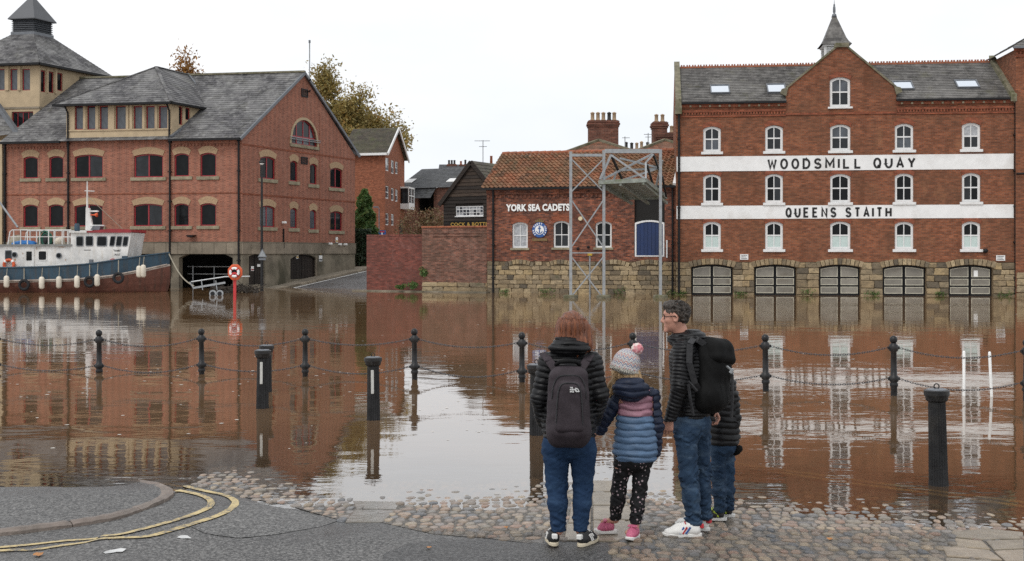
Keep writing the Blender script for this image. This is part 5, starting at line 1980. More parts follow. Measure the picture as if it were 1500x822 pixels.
M['pantile'] = pantile_mat('pantile', [(0.34, 0.14, 0.075), (0.25, 0.105, 0.06), (0.40, 0.20, 0.115), (0.19, 0.09, 0.055), (0.31, 0.165, 0.10), (0.13, 0.075, 0.05)], (0.17, 0.135, 0.075))
u_r0 = CF.uv(736, 226, DR)[0]
pm = pantiles((-0.22, u_r0), (CL - 0.02, CL - 0.02), (-0.3, zEc + 0.06), (DR, zRc), 13, 0.245)
tag(pm.build('pantiles', M['pantile'], hall, CF.M, smooth=False, uv=False), kind='stuff')
mb = MB()
mb.add([(-0.15, -0.2, zEc), (CL, -0.2, zEc), (CL, DR, zRc - 0.1), (u_r0, DR, zRc - 0.1), (u_r0, DR + 0.1, zRc - 0.1), (CL, DR + 3.6, zEc), (-0.15, DR + 3.6, zEc)], [(0, 1, 2, 3), (3, 2, 5, 6), (0, 3, 6)])
mb.build('roof_deck', M['pantile'], hall, CF.M)
x = u_r0
while x < CL - 0.1:
    mb = MB().tube([(x, DR, zRc + 0.02), (min(CL, x + 0.42), DR, zRc + 0.045)], 0.11, 8)
    mb.build('ridge_tile', M['terracotta'], hall, CF.M)
    x += 0.43
mb = MB()
mb.add([(0, 0, -1), (0, 7, -1), (0, 7, zEc), (u_r0 * 0.9, DR, zRc - 0.15), (0, 0, zEc)], [(0, 4, 3, 2, 1)])
mb.add([(0, 7, -1), (CL, 7, -1), (CL, 7, zEc), (0, 7, zEc)], [(1, 0, 3, 2)])
mb.build('end_wall', M['brick_cadet'], hall, CF.M)
mb = MB().bar((CL - 0.05, -0.35, zEc + 0.12), (CL - 0.05, DR, zRc + 0.1), 0.16, 0.2)
mb.build('verge', M['white_frame'], hall, CF.M)


# ------------------------------------------------------------------ chimneys and hipped roofs behind the hall
def chimney(parent, px0, px1, pt, pb, Y, pots, mat, depth=1.0, pot_mats=None):
    p, q = P(px0, pb, Y), P(px1, pt, Y)
    mb = MB()
    mb.box(p.x, q.x, Y, Y + depth, p.z - 1.5, q.z)
    for k, e in ((0.42, 0.05), (0.30, 0.1), (0.16, 0.06)):
        mb.box(p.x - e, q.x + e, Y - e, Y + depth + e, q.z - k, q.z - k + 0.11)
    st = mb.build('chimney', mat, parent, I4)
    for i, (px, top, k) in enumerate(pots):
        c = P(px, pt, Y)
        t = P(px, top, Y)
        h = t.z - c.z
        pm_ = M['pot_dark'] if k == 2 else (M['pot_buff'] if k == 0 else M['terracotta'])
        MB().lathe([(0.15, 0), (0.155, 0.05), (0.12, 0.1), (0.115, h * 0.75), (0.14, h * 0.8), (0.135, h * 0.9), (0.1, h * 0.92), (0.02, h)], 10).build('chimney_pot', pm_, st, T(c.x, Y + 0.35, c.z), smooth=True)
    return st


def pyr(parent, apx, Yc, half, drop, mat, rows=12):
    a = P(apx[0], apx[1], Yc)
    mb = MB()
    c = [Vector((a.x - half, Yc - half, a.z - drop)), Vector((a.x + half, Yc - half, a.z - drop)), Vector((a.x + half, Yc + half, a.z - drop)), Vector((a.x - half, Yc + half, a.z - drop))]
    for i in range(4):
        mb.courses(c[i], c[(i + 1) % 4], a, a, rows, 0.03)
    rf = mb.build('hipped_roof', mat, parent, I4)
    mb = MB()
    for i in range(4):
        mb.bar(c[i] + Vector((0, 0, .06)), a + Vector((0, 0, .06)), 0.2, 0.14)
    mb.build('hip_tile', M['coping_mossy'], rf, I4)
    mb = MB().box(c[0].x + .3, c[1].x - .3, c[0].y + .3, c[2].y - .3, 0, c[0].z)
    mb.build('wall', M['brick_far'], parent, I4)


M['tile_far'] = slate_mat('tile_far', (0.22, 0.095, 0.055), (0.17, 0.08, 0.05), (0.2, 0.15, 0.1), (0.12, 0.11, 0.06), 0.25, 0.3, 0.3, 0.3)
h1 = thing('hipped_house', 'brick house behind the hall with a wide five-pot chimney and hipped tile roof', 'house', T(P(879, 0, 75).x, 75, 0))
pyr(h1, (877, 206.5), 72.8, 2.9, 1.25, M['tile_far'])
chimney(h1, 862.5, 906, 176, 222, 74.2, [(868.5, 163, 0), (876.5, 163, 0), (884.5, 163, 0), (893, 163, 2), (900.5, 163, 0)], M['brick_far'])
h2 = thing('hipped_house', 'brick house half hidden by the mill with a stepped two-stage chimney', 'house', T(P(975, 0, 75).x, 75, 0))
pyr(h2, (974, 206), 72.8, 2.9, 1.25, M['tile_far'])
chimney(h2, 957, 977.5, 178, 222, 74.2, [(962.5, 166, 0), (971.5, 166, 0)], M['brick_far'])
chimney(h2, 964, 1000, 194, 222, 73.9, [(985, 183, 0), (995, 183, 0)], M['brick_far'])
h3 = thing('far_house', 'distant house showing only a row of five dark chimney pots between two brick chimneys', 'house', T(P(935, 0, 90).x, 90, 0))
chimney(h3, 914, 957, 219, 232, 90, [(918, 207, 2), (926, 208, 2), (933.5, 208, 0), (940.5, 206, 0), (949.5, 207, 2)], M['brick_far'])
a, b = P(905, 224, 90.5), P(965, 224, 90.5)
mb = MB().courses((a.x, 88, a.z - 2), (b.x, 88, a.z - 2), (b.x, 91, a.z), (a.x, 91, a.z), 8, 0.02)
mb.build('roof_slope', M['slate_far'], h3, I4)
MB().box(a.x + 0.1, b.x - 0.1, 88.4, 93, 0.8, a.z - 2).build('wall', M['brick_far'], h3, I4)


def aerial(label, px, pt, pb, Y, arms):
    a, b = P(px, pb, Y), P(px, pt, Y)
    o = thing('aerial', label, 'aerial', T(a.x, Y, a.z))
    MB().tube([a, b], 0.035, 5).build('mast', M['galv'], o, I4)
    for w0, w1, dz in arms:
        mb = MB()
        mb.tube([(b.x + w0, Y, b.z + dz), (b.x + w1, Y, b.z + dz)], 0.022, 4)
        k = w0
        while k < w1:
            mb.tube([(b.x + k, Y - 0.25, b.z + dz), (b.x + k, Y + 0.25, b.z + dz)], 0.012, 4)
            k += 0.18
        mb.build('boom', M['galv'], o, I4)


aerial('tall television aerial on the roofs behind the black timber gable', 707.5, 205.5, 245, 92, [(-0.65, 0.55, -0.05), (-0.3, 0.3, -0.5)])
aerial('small aerial between the two brick chimneys nearer the five-pot one', 915.5, 200, 222, 88, [(-0.2, 0.35, -0.1)])
aerial('small aerial between the two brick chimneys nearer the mill', 949.5, 195, 222, 88, [(-0.3, 0.3, -0.1), (-0.2, 0.2, -0.3)])

# ------------------------------------------------------------------ quay wall between road and hall
Q1 = Fac(P2(537, 66.6), P2(618, 65.2))
Q2 = Fac(P2(618, 65.0), P2(722, 63.6))
qw = thing('quay_wall', 'old red brick riverside wall in two heights with an orange coping', 'wall', Q1.M)
z1 = Q1.uv(577, 346.5)[1]
z2 = Q2.uv(670, 333.5)[1]
MB().box(0, Q1.L, 0, 0.45, -1, z1).build('wall_low', M['brick_quay_red'], qw, Q1.M)
MB().box(0, Q2.L, 0, 0.45, -1, z2).build('wall_high', M['brick_quay'], qw, Q2.M)
x = 0.0
while x < Q1.L:
    w = min(0.24, Q1.L - x)
    MB().box(x + 0.005, x + w - 0.005, -0.02, 0.47, z1, z1 + 0.11).build('coping_brick', M['brick_quay_red'], qw, Q1.M, bevel=0.012)
    x += w
x = -0.02
while x < Q2.L:
    w = min(0.46, Q2.L - x)
    MB().box(x + 0.006, x + w - 0.006, -0.07, 0.52, z2, z2 + 0.09).build('coping_tile', M['terracotta'], qw, Q2.M, bevel=0.012)
    x += w
MB().box(0.1, Q2.L, -0.03, 0.0, z2 - 0.32, z2 - 0.22).build('string_course', M['brick_quay'], qw, Q2.M)
MB().box(Q2.uv(634, 0)[0], Q2.uv(706, 0)[0], -0.05, 0.0, z2 - 0.48, z2 - 0.40).build('string_course', M['black_paint'] if False else M['brick_quay'], qw, Q2.M)
stones_in(qw, Q2.M, 0.05, Q2.L, -0.2, 0.55, 3, 0.5, 0.95, -0.06)
# stone ledge at the foot of the wall
tag(MB().box(-0.6, Q1.L + Q2.L, -0.6, 0.0, -0.6, 0.06).build('wall_footing', M['concrete_stained'], qw, Q1.M))


def shrub_mesh(n, shape, size, seed, mats=1):
    r = np.random.default_rng(seed)
    p = r.normal(size=(n, 3))
    p /= np.linalg.norm(p, axis=1)[:, None]
    p *= r.uniform(0.25, 1.0, (n, 1)) ** 0.5
    k = 7
    cl = r.normal(size=(k, 3)) * 0.5
    which = r.integers(0, k, n)
    p = p * 0.62 + cl[which] * 0.62
    p *= np.array(shape)
    return leaves(p, size, r)


def leaves(p, size, r):
    n = len(p)
    a = r.normal(size=(n, 3))
    a /= np.linalg.norm(a, axis=1)[:, None]
    b = np.cross(a, r.normal(size=(n, 3)))
    b /= np.linalg.norm(b, axis=1)[:, None]
    s = size * r.uniform(0.6, 1.3, (n, 1))
    v = np.stack([p - a * s, p + b * s * 0.45, p + a * s, p - b * s * 0.45], 1).reshape(-1, 3)
    f = np.arange(n * 4).reshape(n, 4)
    return v, f


def leaf_obj(name, vf, mat, parent, Mx):
    me = bpy.data.meshes.new(name)
    me.from_pydata(vf[0].tolist(), [], vf[1].tolist())
    me.materials.append(mat)
    return link(name, me, parent, Mx)


def leaf_mat(name, cols, trans=0.25):
    n = NT(name)
    g = n('NewGeometry').outputs['Random Per Island']
    c = n.ramp(g, [(i / (len(cols) - 1), q) for i, q in enumerate(cols)])
    c = n.mix(n.ramp(n.noise(obj_co(n), 0.5, 4), [(0.4, 0.0), (0.65, 0.5)]), c, cols[0])
    b = n('BsdfPrincipled', None, Base_Color=c, Roughness=0.6)
    t = n('BsdfTranslucent', None, Color=c)
    m = n('MixShader', None, i0=trans, i1=b, i2=t)
    n.t.links.new(m.outputs[0], n.out.inputs[0])
    return n.mat


M['leaf_autumn'] = leaf_mat('leaf_autumn', [(0.17, 0.145, 0.05), (0.36, 0.25, 0.065), (0.45, 0.35, 0.13), (0.28, 0.24, 0.08), (0.40, 0.22, 0.055)], 0.35)
M['leaf_orange'] = leaf_mat('leaf_orange', [(0.16, 0.08, 0.02), (0.34, 0.15, 0.025), (0.42, 0.2, 0.04), (0.25, 0.13, 0.03)], 0.3)
M['leaf_green'] = leaf_mat('leaf_green', [(0.045, 0.09, 0.025), (0.08, 0.17, 0.04), (0.13, 0.23, 0.06), (0.21, 0.23, 0.07)])
M['leaf_ivy'] = leaf_mat('leaf_ivy', [(0.012, 0.024, 0.011), (0.022, 0.044, 0.017), (0.035, 0.06, 0.024)], 0.1)
M['leaf_red'] = leaf_mat('leaf_red', [(0.12, 0.10, 0.04), (0.22, 0.08, 0.05), (0.17, 0.14, 0.06), (0.26, 0.16, 0.09)], 0.2)
M['bark'] = wood_mat('bark', (0.03, 0.024, 0.018), (0.07, 0.055, 0.042))
for k, (px, py) in enumerate(((606, 418), (623, 400), (587, 420))):
    p = P(px, py, 65.0)
    leaf_obj('weed', shrub_mesh(260, (0.3, 0.12, 0.4 if k == 1 else 0.18), 0.07, 40 + k), M['leaf_green'], qw, T(p.x, p.y - 0.1, max(0.1, p.z)))

# ------------------------------------------------------------------ road, pavement and buildings up the lane
zr = lambda d: -0.35 + 0.105 * d


def lane_pt(u, off, dz=0.0):
    q = GF.A + GF.e * u - GF.n * off
    return (q.x, q.y, zr(u) + dz)


M['road_wet'] = asphalt_mat('road_wet', (0.06, 0.06, 0.063), (0.095, 0.094, 0.095), 0.45, 0.4)
M['paving'] = paint('paving', (0.24, 0.205, 0.16), 0.75, 0, 0.3, 1.2, 0.3, 0.01, dirt=(0.1, 0.09, 0.07), dirt_amt=0.6)
mb = MB()
N = 20
vs = []
for i in range(N + 1):
    u = -1.5 + 26 * i / N
    vs += [lane_pt(u, 1.3), lane_pt(u, 12)]
mb.add(vs, [(2 * i, 2 * i + 1, 2 * i + 3, 2 * i + 2) for i in range(N)])
tag(mb.build('road', M['road_wet'], None, I4), 'wet lane rising out of the flood between the brick building and the wall', kind='structure')
pv = thing('pavement', 'pale pavement climbing beside the gable end', None, T(*lane_pt(0, 0.6)))
pv['kind'] = 'structure'
mb = MB()
vs = []
for i in range(N + 1):
    u = -1.0 + 25 * i / N
    vs += [lane_pt(u, -0.6, 0.12), lane_pt(u, 1.12, 0.12), lane_pt(u, 1.12, -0.1)]
mb.add(vs, [(3 * i, 3 * i + 1, 3 * i + 4, 3 * i + 3) for i in range(N)] + [(3 * i + 1, 3 * i + 2, 3 * i + 5, 3 * i + 4) for i in range(N)])
mb.build('paving', M['paving'], pv, I4)
for i in range(18):
    a, b = Vector(lane_pt(-0.9 + i * 1.0, 1.22, 0.055)), Vector(lane_pt(-0.9 + i * 1.0 + 0.97, 1.22, 0.055))
    MB().bar(a, b, 0.18, 0.19).build('kerb_stone', M['concrete'], pv, I4)
mb = MB()
vs = []
for i in range(N + 1):
    u = 0.5 + 20 * i / N
    vs += [lane_pt(u, 1.45, 0.012), lane_pt(u, 1.57, 0.012)]
mb.add(vs, [(2 * i, 2 * i + 1, 2 * i + 3, 2 * i + 2) for i in range(N)])
tag(mb.build('road_marking', M['letter_white'], None, I4), 'pale line along the kerb of the rising lane', kind='structure')

mb = MB()
xs_ = [-900, -40, 40, 900]
mb.add([(-900, 92, 1.2), (900, 92, 1.2), (900, 130, 2.0), (-900, 130, 2.0), (-3000, 3000, 2.1), (3000, 3000, 2.1)], [(0, 1, 2, 3), (3, 2, 5, 4)])
mb.add([(-900, 76, 0.35), (-30, 76, 0.35), (-30, 92, 1.2), (-900, 92, 1.2), (-900, 73.5, -1), (-33, 73.5, -1)], [(0, 1, 2, 3), (4, 5, 1, 0)])
mb.add([(4, 67, 0.3), (900, 63, 0.3), (900, 92, 1.2), (4, 92, 1.2), (26, 62, -1), (900, 60, -1), (26, 63.5, 0.3)], [(0, 1, 2, 3), (4, 5, 1, 6)])
tag(mb.build('far_bank', M['paving'], None, I4), 'town ground behind the riverside buildings', kind='structure')

# brick flats at the corner of the lane
F1 = Fac(P2(500, 101.0), P2(563.8, 100.0))
F2 = Fac(P2(563.8, 100.0), P2(592.5, 108.0))
flats = thing('brick_flats', 'four-storey orange brick flats with a mossy tile roof and white windows', 'building', F2.M)
zEf = F1.uv(540, 225)[1]
hf = F2.L / 2
zRf = F2.uv(579, 190)[1] + 0.15
fw_px = [(564.8, 569.6, 231.5, 250.5), (573, 577, 235, 254.5), (579, 582.8, 237, 255), (564.8, 569.6, 272.5, 291), (573, 577, 275.5, 294), (579, 582.8, 277.5, 295.5), (564.8, 569.6, 312.5, 330), (573, 577, 313.5, 330.5)]
fwr = [F2.rect(*q) for q in fw_px]
wall('front_wall', M['brick_flats'], flats, F1.M, [(0, 0.5), (F1.L, 0.5), (F1.L, zEf), (0, zEf)], [], 0.1)
wall('gable_wall', M['brick_flats'], flats, F2.M, [(0, 0.5), (F2.L, 0.5), (F2.L, zEf), (hf, zRf), (0, zEf)], [arch(*r, 0) for r in fwr], 0.12)
for r in fwr:
    sash(flats, F2.M, r, 0, 1, (0.5,), M['white_frame'], [M['glass_grey'], M['glass_curtain']], 0.05, 0.09, 0.06)
q = lambda u, d, z: F1.w(u, 0, 0) + Vector((F2.e.x * d, F2.e.y * d, z))
mb = MB()
mb.courses(q(0, -0.4, zEf), q(F1.L + 0.35, -0.4, zEf), q(F1.L + 0.35, hf, zRf), q(0, hf, zRf), 20, 0.03)
mb.courses(q(F1.L + 0.35, F2.L + 0.4, zEf), q(0, F2.L + 0.4, zEf), q(0, hf, zRf), q(F1.L + 0.35, hf, zRf), 8, 0.03)
mb.build('roof_slope', M['mossy_tile'], flats, I4)
mb = MB()
mb.bar(q(F1.L + 0.38, -0.45, zEf - 0.12), q(F1.L + 0.38, hf, zRf - 0.05), 0.1, 0.24)
mb.bar(q(F1.L + 0.38, F2.L + 0.4, zEf - 0.12), q(F1.L + 0.38, hf, zRf - 0.05), 0.1, 0.24)
mb.bar(q(0, -0.45, zEf - 0.1), q(F1.L + 0.3, -0.45, zEf - 0.1), 0.12, 0.2)
mb.build('barge_board', M['white_frame'], flats, I4)
r = F2.rect(586.5, 595, 277, 299)
mb = MB()
mb.box(r[0], r[1], -0.8, 0.0, r[2] - 0.5, r[2])
mb.box(r[0], r[1], -0.8, 0.0, r[3], r[3] + 0.15)
for x in (r[0], (r[0] + r[1]) / 2, r[1] - 0.08):
    mb.box(x, x + 0.08, -0.8, -0.72, r[2], r[3])
for z in (r[2], (r[2] + r[3]) / 2):
    mb.box(r[0], r[1], -0.79, -0.73, z, z + 0.08)
oriel = mb.build('oriel_window', M['white_frame'], flats, F2.M)
MB().box(r[0] + 0.06, r[1] - 0.06, -0.72, -0.1, r[2], r[3]).build('pane', M['glass_mid'], oriel, F2.M)
mb = MB().add([(r[0] - 0.1, -0.9, r[3] + 0.15), (r[1] + 0.1, -0.9, r[3] + 0.15), (r[1], 0, r[3] + 0.8), (r[0], 0, r[3] + 0.8)], [(0, 1, 2, 3)])
for pxa in ((588, 596), (597, 603)):
    rr_ = F2.rect(pxa[0], pxa[1] if pxa[1] < 592 else 591.5, 318, 345)
mb = MB()
a_ = F2.rect(571.5, 575.5, 333, 345)
MB().prism(arch(F2.uv(585, 0)[0], F2.uv(590.5, 0)[0], 1.0, F2.uv(588, 322)[1], 0.6, 6), -0.02, 0.02).build('door', M['dark_room'], flats, F2.M)

# shed roofs and slate house further up
SFc = Fac(P2(586, 121.0), P2(700, 117.0))
slate_house = thing('slate_house', 'long brick house with a plain dark slate roof and white roof lights up the lane', 'house', SFc.M)
zs = SFc.uv(640, 275)[1]
zr2 = SFc.uv(640, 247, 5)[1]
rec = SFc.rect(612.5, 635.5, 281, 325)
wall('front_wall', M['brick_far'], slate_house, SFc.M, [(0, 0.5), (SFc.L, 0.5), (SFc.L, zs), (0, zs)], [arch(*rec, 0)], 0.3)
room(slate_house, SFc.M, rec[0] - 0.1, rec[1] + 0.1, rec[2] - 0.1, rec[3] + 0.1, 0.3, 2)
mb = MB()
mb.courses((-0.3, -0.3, zs), (SFc.L, -0.3, zs), (SFc.L, 5, zr2), (-0.3, 5, zr2), 14, 0.02)
mb.courses((SFc.L, 10.3, zs), (-0.3, 10.3, zs), (-0.3, 5, zr2), (SFc.L, 5, zr2), 6, 0.02)
mb.courses((rec[0] - 0.3, -1.2, zs - 1.1), (rec[1] + 0.3, -1.2, zs - 1.1), (rec[1] + 0.3, 0.1, zs + 0.15), (rec[0] - 0.3, 0.1, zs + 0.15), 5, 0.02)
mb.build('roof_slope', M['slate_far'], slate_house, SFc.M)
for a, b, c, d in ((594.5, 606.5, 262.5, 268.5), (656.5, 669.5, 262, 267)):
    r = SFc.rect(a, b, c, d, 1.5)
    zz0 = r[2]
    MB().add  # roof lights lie in the slope
    k = (zr2 - zs) / 5.3
    y0, y1 = (zz0 - zs) / k - 0.3, (r[3] - zs) / k - 0.3
    mb = MB()
    mb.add([(r[0], y0, zs + k * (y0 + .3) + 0.08), (r[1], y0, zs + k * (y0 + .3) + 0.08), (r[1], y1, zs + k * (y1 + .3) + 0.08), (r[0], y1, zs + k * (y1 + .3) + 0.08),
            (r[0], y0, zs + k * (y0 + .3) - 0.05), (r[1], y0, zs + k * (y0 + .3) - 0.05)], [(0, 1, 2, 3), (4, 5, 1, 0)])
    mb.build('roof_light', M['white_frame'], slate_house, SFc.M)

far = thing('far_house', 'pale gabled house showing only its slate ridge and chimney pots above the timber gable', 'house', T(P(690, 0, 135).x, 135, 0))
a, b = P(641, 252, 134), P(723, 252, 134)
tz = P(690, 241, 137).z
mb = MB().courses((a.x, 134, a.z - 0.5), (b.x, 134, a.z - 0.5), (b.x, 137, tz), (a.x, 137, tz), 6, 0.02)
mb.build('roof_slope', M['slate_far'], far, I4)
MB().box(a.x, b.x, 134.3, 140, 1.5, a.z - 0.5).build('wall', M['brick_far'], far, I4)
chimney(far, 655, 668.5, 240.5, 246, 136.6, [(657.5, 234, 2), (661.5, 234, 2), (665.5, 234, 2)], M['brick_far'], 0.8)
chimney(far, 673, 683, 241, 246, 136.6, [(675, 235.5, 1), (681.5, 233.5, 2)], M['brick_far'], 0.8)
pr = P(711, 262, 112)
pq = P(724.5, 241.5, 112)
rend = thing('rendered_chimney', 'cream rendered chimney stack with one tall terracotta pot beside the timber gable', 'chimney', T(pr.x, 112, 0))
mb = MB().box(pr.x, pq.x, 112, 113, 1, pq.z)
mb.box(pr.x - 0.08, pq.x + 0.08, 111.92, 113.08, pq.z - 0.12, pq.z + 0.04)
mb.build('stack', M['stone_buff'], rend, I4)
MB().lathe([(0.14, pq.z), (0.12, P(0, 229, 112).z), (0.15, P(0, 228, 112).z)], 10, P(719.5, 0, 112).x, 112.4).build('chimney_pot', M['terracotta'], rend, I4, smooth=True)

# black timber gable: boards one by one
PFc = Fac(P2(650, 87.0), P2(733, 84.6))
pub = thing('timber_gabled_pub', 'black weatherboarded gable with a white lattice window and gold sign letters', 'pub', PFc.M)
PL = PFc.L
zEp = PFc.uv(692, 292)[1]
zAp = PFc.uv(690, 238.5)[1]
pw = PFc.rect(667.8, 708, 302.3, 316.4)
wall('gable_backing', M['timber_black'], pub, PFc.M @ T(0, 0.04, 0), [(0, 0.6), (PL, 0.6), (PL, zEp), (PL / 2, zAp), (0, zEp)], [arch(*pw, 0)], 0.15)
hh = (zAp - 1.0) / 30
z = 1.4
k = 0
while z < zAp - 0.1:
    def half(zz):
        if zz <= zEp:
            return PL / 2
        return max(0.0, PL / 2 * (1 - (zz - zEp) / (zAp - zEp)))
    c = PL / 2
    h0, h1 = half(z), half(z + hh)
    segs = [(-h0, h0, -h1, h1)]
    if z + hh > pw[2] - 0.05 and z < pw[3] + 0.05:
        segs = [(-h0, pw[0] - c, -h1, pw[0] - c), (pw[1] - c, h0, pw[1] - c, h1)]
    for a0, a1, b0, b1 in segs:
        mb = MB()
        v = [(c + a0, -0.045, z), (c + a1, -0.045, z), (c + b1, -0.005, z + hh), (c + b0, -0.005, z + hh), (c + a0, 0.0, z), (c + a1, 0.0, z)]
        mb.add(v, [(0, 1, 2, 3), (4, 5, 1, 0)])
        mb.build('plank', M['timber_brown'] if z > zEp + 0.2 and (k % 3) else M['timber_black'], pub, PFc.M)
    z += hh
    k += 1
sash(pub, PFc.M, pw, 0, 8, (0.33, 0.66), M['white_frame'], [M['glass_curtain'], M['glass_curtain'], M['glass_grey']], 0.02, 0.05, 0.04, (0.05, 0.1, 0.08), M['white_frame'], 'lattice_window')
mb = MB()
nn = PFc.n
for s in (0, 1):
    x0 = -0.35 if s == 0 else PL + 0.35
    mb.bar((x0, -0.12, zEp - 0.4), (PL / 2, -0.12, zAp + 0.05), 0.12, 0.3)
mb.build('barge_board', M['timber_black'], pub, PFc.M)
mb = MB()
mb.courses((-0.35, 9, zEp - 0.35), (-0.35, -0.1, zEp - 0.35), (PL / 2, -0.1, zAp + 0.15), (PL / 2, 9, zAp + 0.15), 12, 0.03)
mb.courses((PL + 0.35, -0.1, zEp - 0.35), (PL + 0.35, 9, zEp - 0.35), (PL / 2, 9, zAp + 0.15), (PL / 2, -0.1, zAp + 0.15), 12, 0.03)
mb.build('roof_slope', M['mossy_tile'], pub, PFc.M)
mb = MB()
mb.add([(0, 0.04, 0.5), (0, 9, 0.5), (0, 9, zEp), (0, 0.04, zEp)], [(0, 3, 2, 1)])
mb.add([(PL, 0.04, 0.5), (PL, 9, 0.5), (PL, 9, zEp), (PL, 0.04, zEp)], [(0, 1, 2, 3)])
mb.build('side_wall', M['brick_far'], pub, PFc.M)
a, z0 = PFc.uv(661.5, 331.6)
b, z1 = PFc.uv(720, 325.4)
sb = MB().box(a - 0.1, b, -0.12, -0.06, z0 - 0.25, z1 + 0.12).build('sign_board', M['black_paint'], pub, PFc.M)
text_mesh('lettering', 'COCK & BOTTLE', 1, M['gold'], sb, PFc.M @ T(a, -0.13, z0), bold=0.02, depth=0.02, spacing=1.1, fit=(b - a, z1 - z0))
# ------------------------------------------------------------------ galvanised gantry standing in the river
GY = 56.0
gan = thing('steel_gantry', 'galvanised cross-braced steel gantry with a tilted platform before the cadet hall', 'gantry', T(P(884, 0, GY).x, GY, 0))


def gp(px, py, Y=GY):
    return P(px, py, Y)


posts = [(836, 222), (884.5, 220), (967.4, 219)]
for px, top in posts:
    a = gp(px, top)
    MB().box(a.x - 0.068, a.x + 0.068, GY - 0.068, GY + 0.068, -0.3, a.z).build('post', M['galv'], gan, I4)
    MB().lathe([(0.33, -0.5), (0.36, -0.1), (0.36, 0.12), (0.3, 0.16)], 16, a.x, GY).build('footing', M['coping_mossy'], gan, I4)


def gbar(name, a, b, w=0.09, m='galv', Ya=GY, Yb=None):
    MB().bar(gp(*a, Ya), gp(*b, Yb or Ya), w, w).build(name, M[m], gan, I4)


for a, b in (((837, 233), (884, 281)), ((884, 233), (837, 281)), ((837, 293), (884, 362)), ((884, 293), (837, 362)), ((837, 376), (880, 432)), ((884, 376), (839, 432))):
    gbar('brace', a, b, 0.06, 'galv', GY + (0.05 if a[0] < 850 else -0.05))
gbar('beam', (837, 227.5), (884, 227.5), 0.13)
gbar('beam', (837, 370.5), (884, 370.5), 0.05)
a, b = gp(886, 221.5), gp(966, 221.5)
MB().box(a.x, b.x, GY - 0.07, GY + 0.07, a.z - 0.1, a.z + 0.1).build('beam', M['galv'], gan, I4)
pa = gp(866, 374)
MB().tube([(pa.x, GY + 1, -0.4), (pa.x, GY + 1, pa.z)], 0.04, 8).build('gauge_post', M['galv'], gan, I4)
MB().box(pa.x - 0.11, pa.x + 0.11, GY + 0.9, GY + 1.1, pa.z - 0.02, pa.z + 0.09).build('gauge_cap', M.setdefault('yellow_paint', paint('yellow_paint', (0.55, 0.36, 0.03), 0.5)), gan, I4)
# platform: corners near-left, near-right, far-right, far-left
nl, nr = gp(878, 267, 55.8), gp(945.5, 264, 55.8)
fl, frr = gp(921, 290, 59.4), gp(976, 289, 59.4)
nr2 = nl + (frr - fl)
frm = MB()
frm.bar(nl, nr, 0.1, 0.2)
frm.bar(fl, frr, 0.12, 0.2)
frm.bar(nr, frr, 0.1, 0.2)
frm.bar(nl, fl, 0.1, 0.22)
frm.build('platform_frame', M['galv_dirty'], gan, I4)
for k in range(9):
    t0, t1 = k / 9 + 0.006, (k + 1) / 9 - 0.006
    a0, a1, b0, b1 = nl.lerp(fl, t0), nl.lerp(fl, t1), nr.lerp(frr, t0), nr.lerp(frr, t1)
    up = Vector((0, 0, 0.06))
    MB().add  # deck boards, one by one
    mb = MB()
    mb.add([a0, b0, b1, a1, a0 + up, b0 + up, b1 + up, a1 + up], [(0, 3, 2, 1), (4, 5, 6, 7), (0, 1, 5, 4), (1, 2, 6, 5), (2, 3, 7, 6), (3, 0, 4, 7)])
    mb.build('plank', M['galv_dirty'], gan, I4)
for (s, e) in ((0.02, 0.0), (0.45, 0.45), (0.95, 0.95)):
    a, b = nl.lerp(nr, s) - Vector((0, 0, 0.14)), fl.lerp(frr, e) - Vector((0, 0, 0.2))
    MB().bar(a, a.lerp(b, 1.12), 0.1, 0.13).build('joist', M['galv_dirty'], gan, I4)
for a, b, m, Ya, Yb in (((879, 263), (895, 227), 'galv', 55.8, 56), ((895, 227), (945, 262), 'galv', 56, 55.8), ((955, 226), (885, 262), 'galv', 57.2, 56.2), ((895, 227), (911, 262), 'black_iron', 56.2, 57),
                        ((946, 262), (946, 238), 'galv', 55.8, 56), ((946, 238), (957, 226), 'galv', 56, 56), ((957, 226), (966, 250), 'black_iron', 57, 58), ((966, 246), (912, 264), 'galv', 58, 57.4),
                        ((948, 242), (958, 276), 'black_iron', 56.4, 57.6), ((970, 235), (961, 273), 'galv', 57.5, 58.2), ((903, 250), (962, 247), 'galv', 58, 58), ((899, 264), (903, 251), 'galv', 56.8, 56.8),
                        ((970, 258), (976, 288), 'black_iron', 57.5, 58.8), ((908, 232), (966, 246), 'galv', 57.6, 58)):
    MB().bar(gp(*a, Ya), gp(*b, Yb), 0.09, 0.09).build('truss_bar', M[m], gan, I4)

# ------------------------------------------------------------------ moored work boat
BY = 63.7
boat = thing('work_boat', 'moored blue and white work boat with rusty lower hull and red wheelhouse roof', 'boat', T(P(120, 0, 65).x, 65.2, 0))
M['boat_blue'] = paint('boat_blue', (0.028, 0.062, 0.098), 0.5, 0, 0.25, 1.1, 0.4, 0, 0, (0.07, 0.085, 0.1), 0.6)
M['boat_white'] = paint('boat_white', (0.68, 0.67, 0.65), 0.5, 0, 0.06, 1.6, 0.4, 0, 0, (0.40, 0.33, 0.25), 0.5)


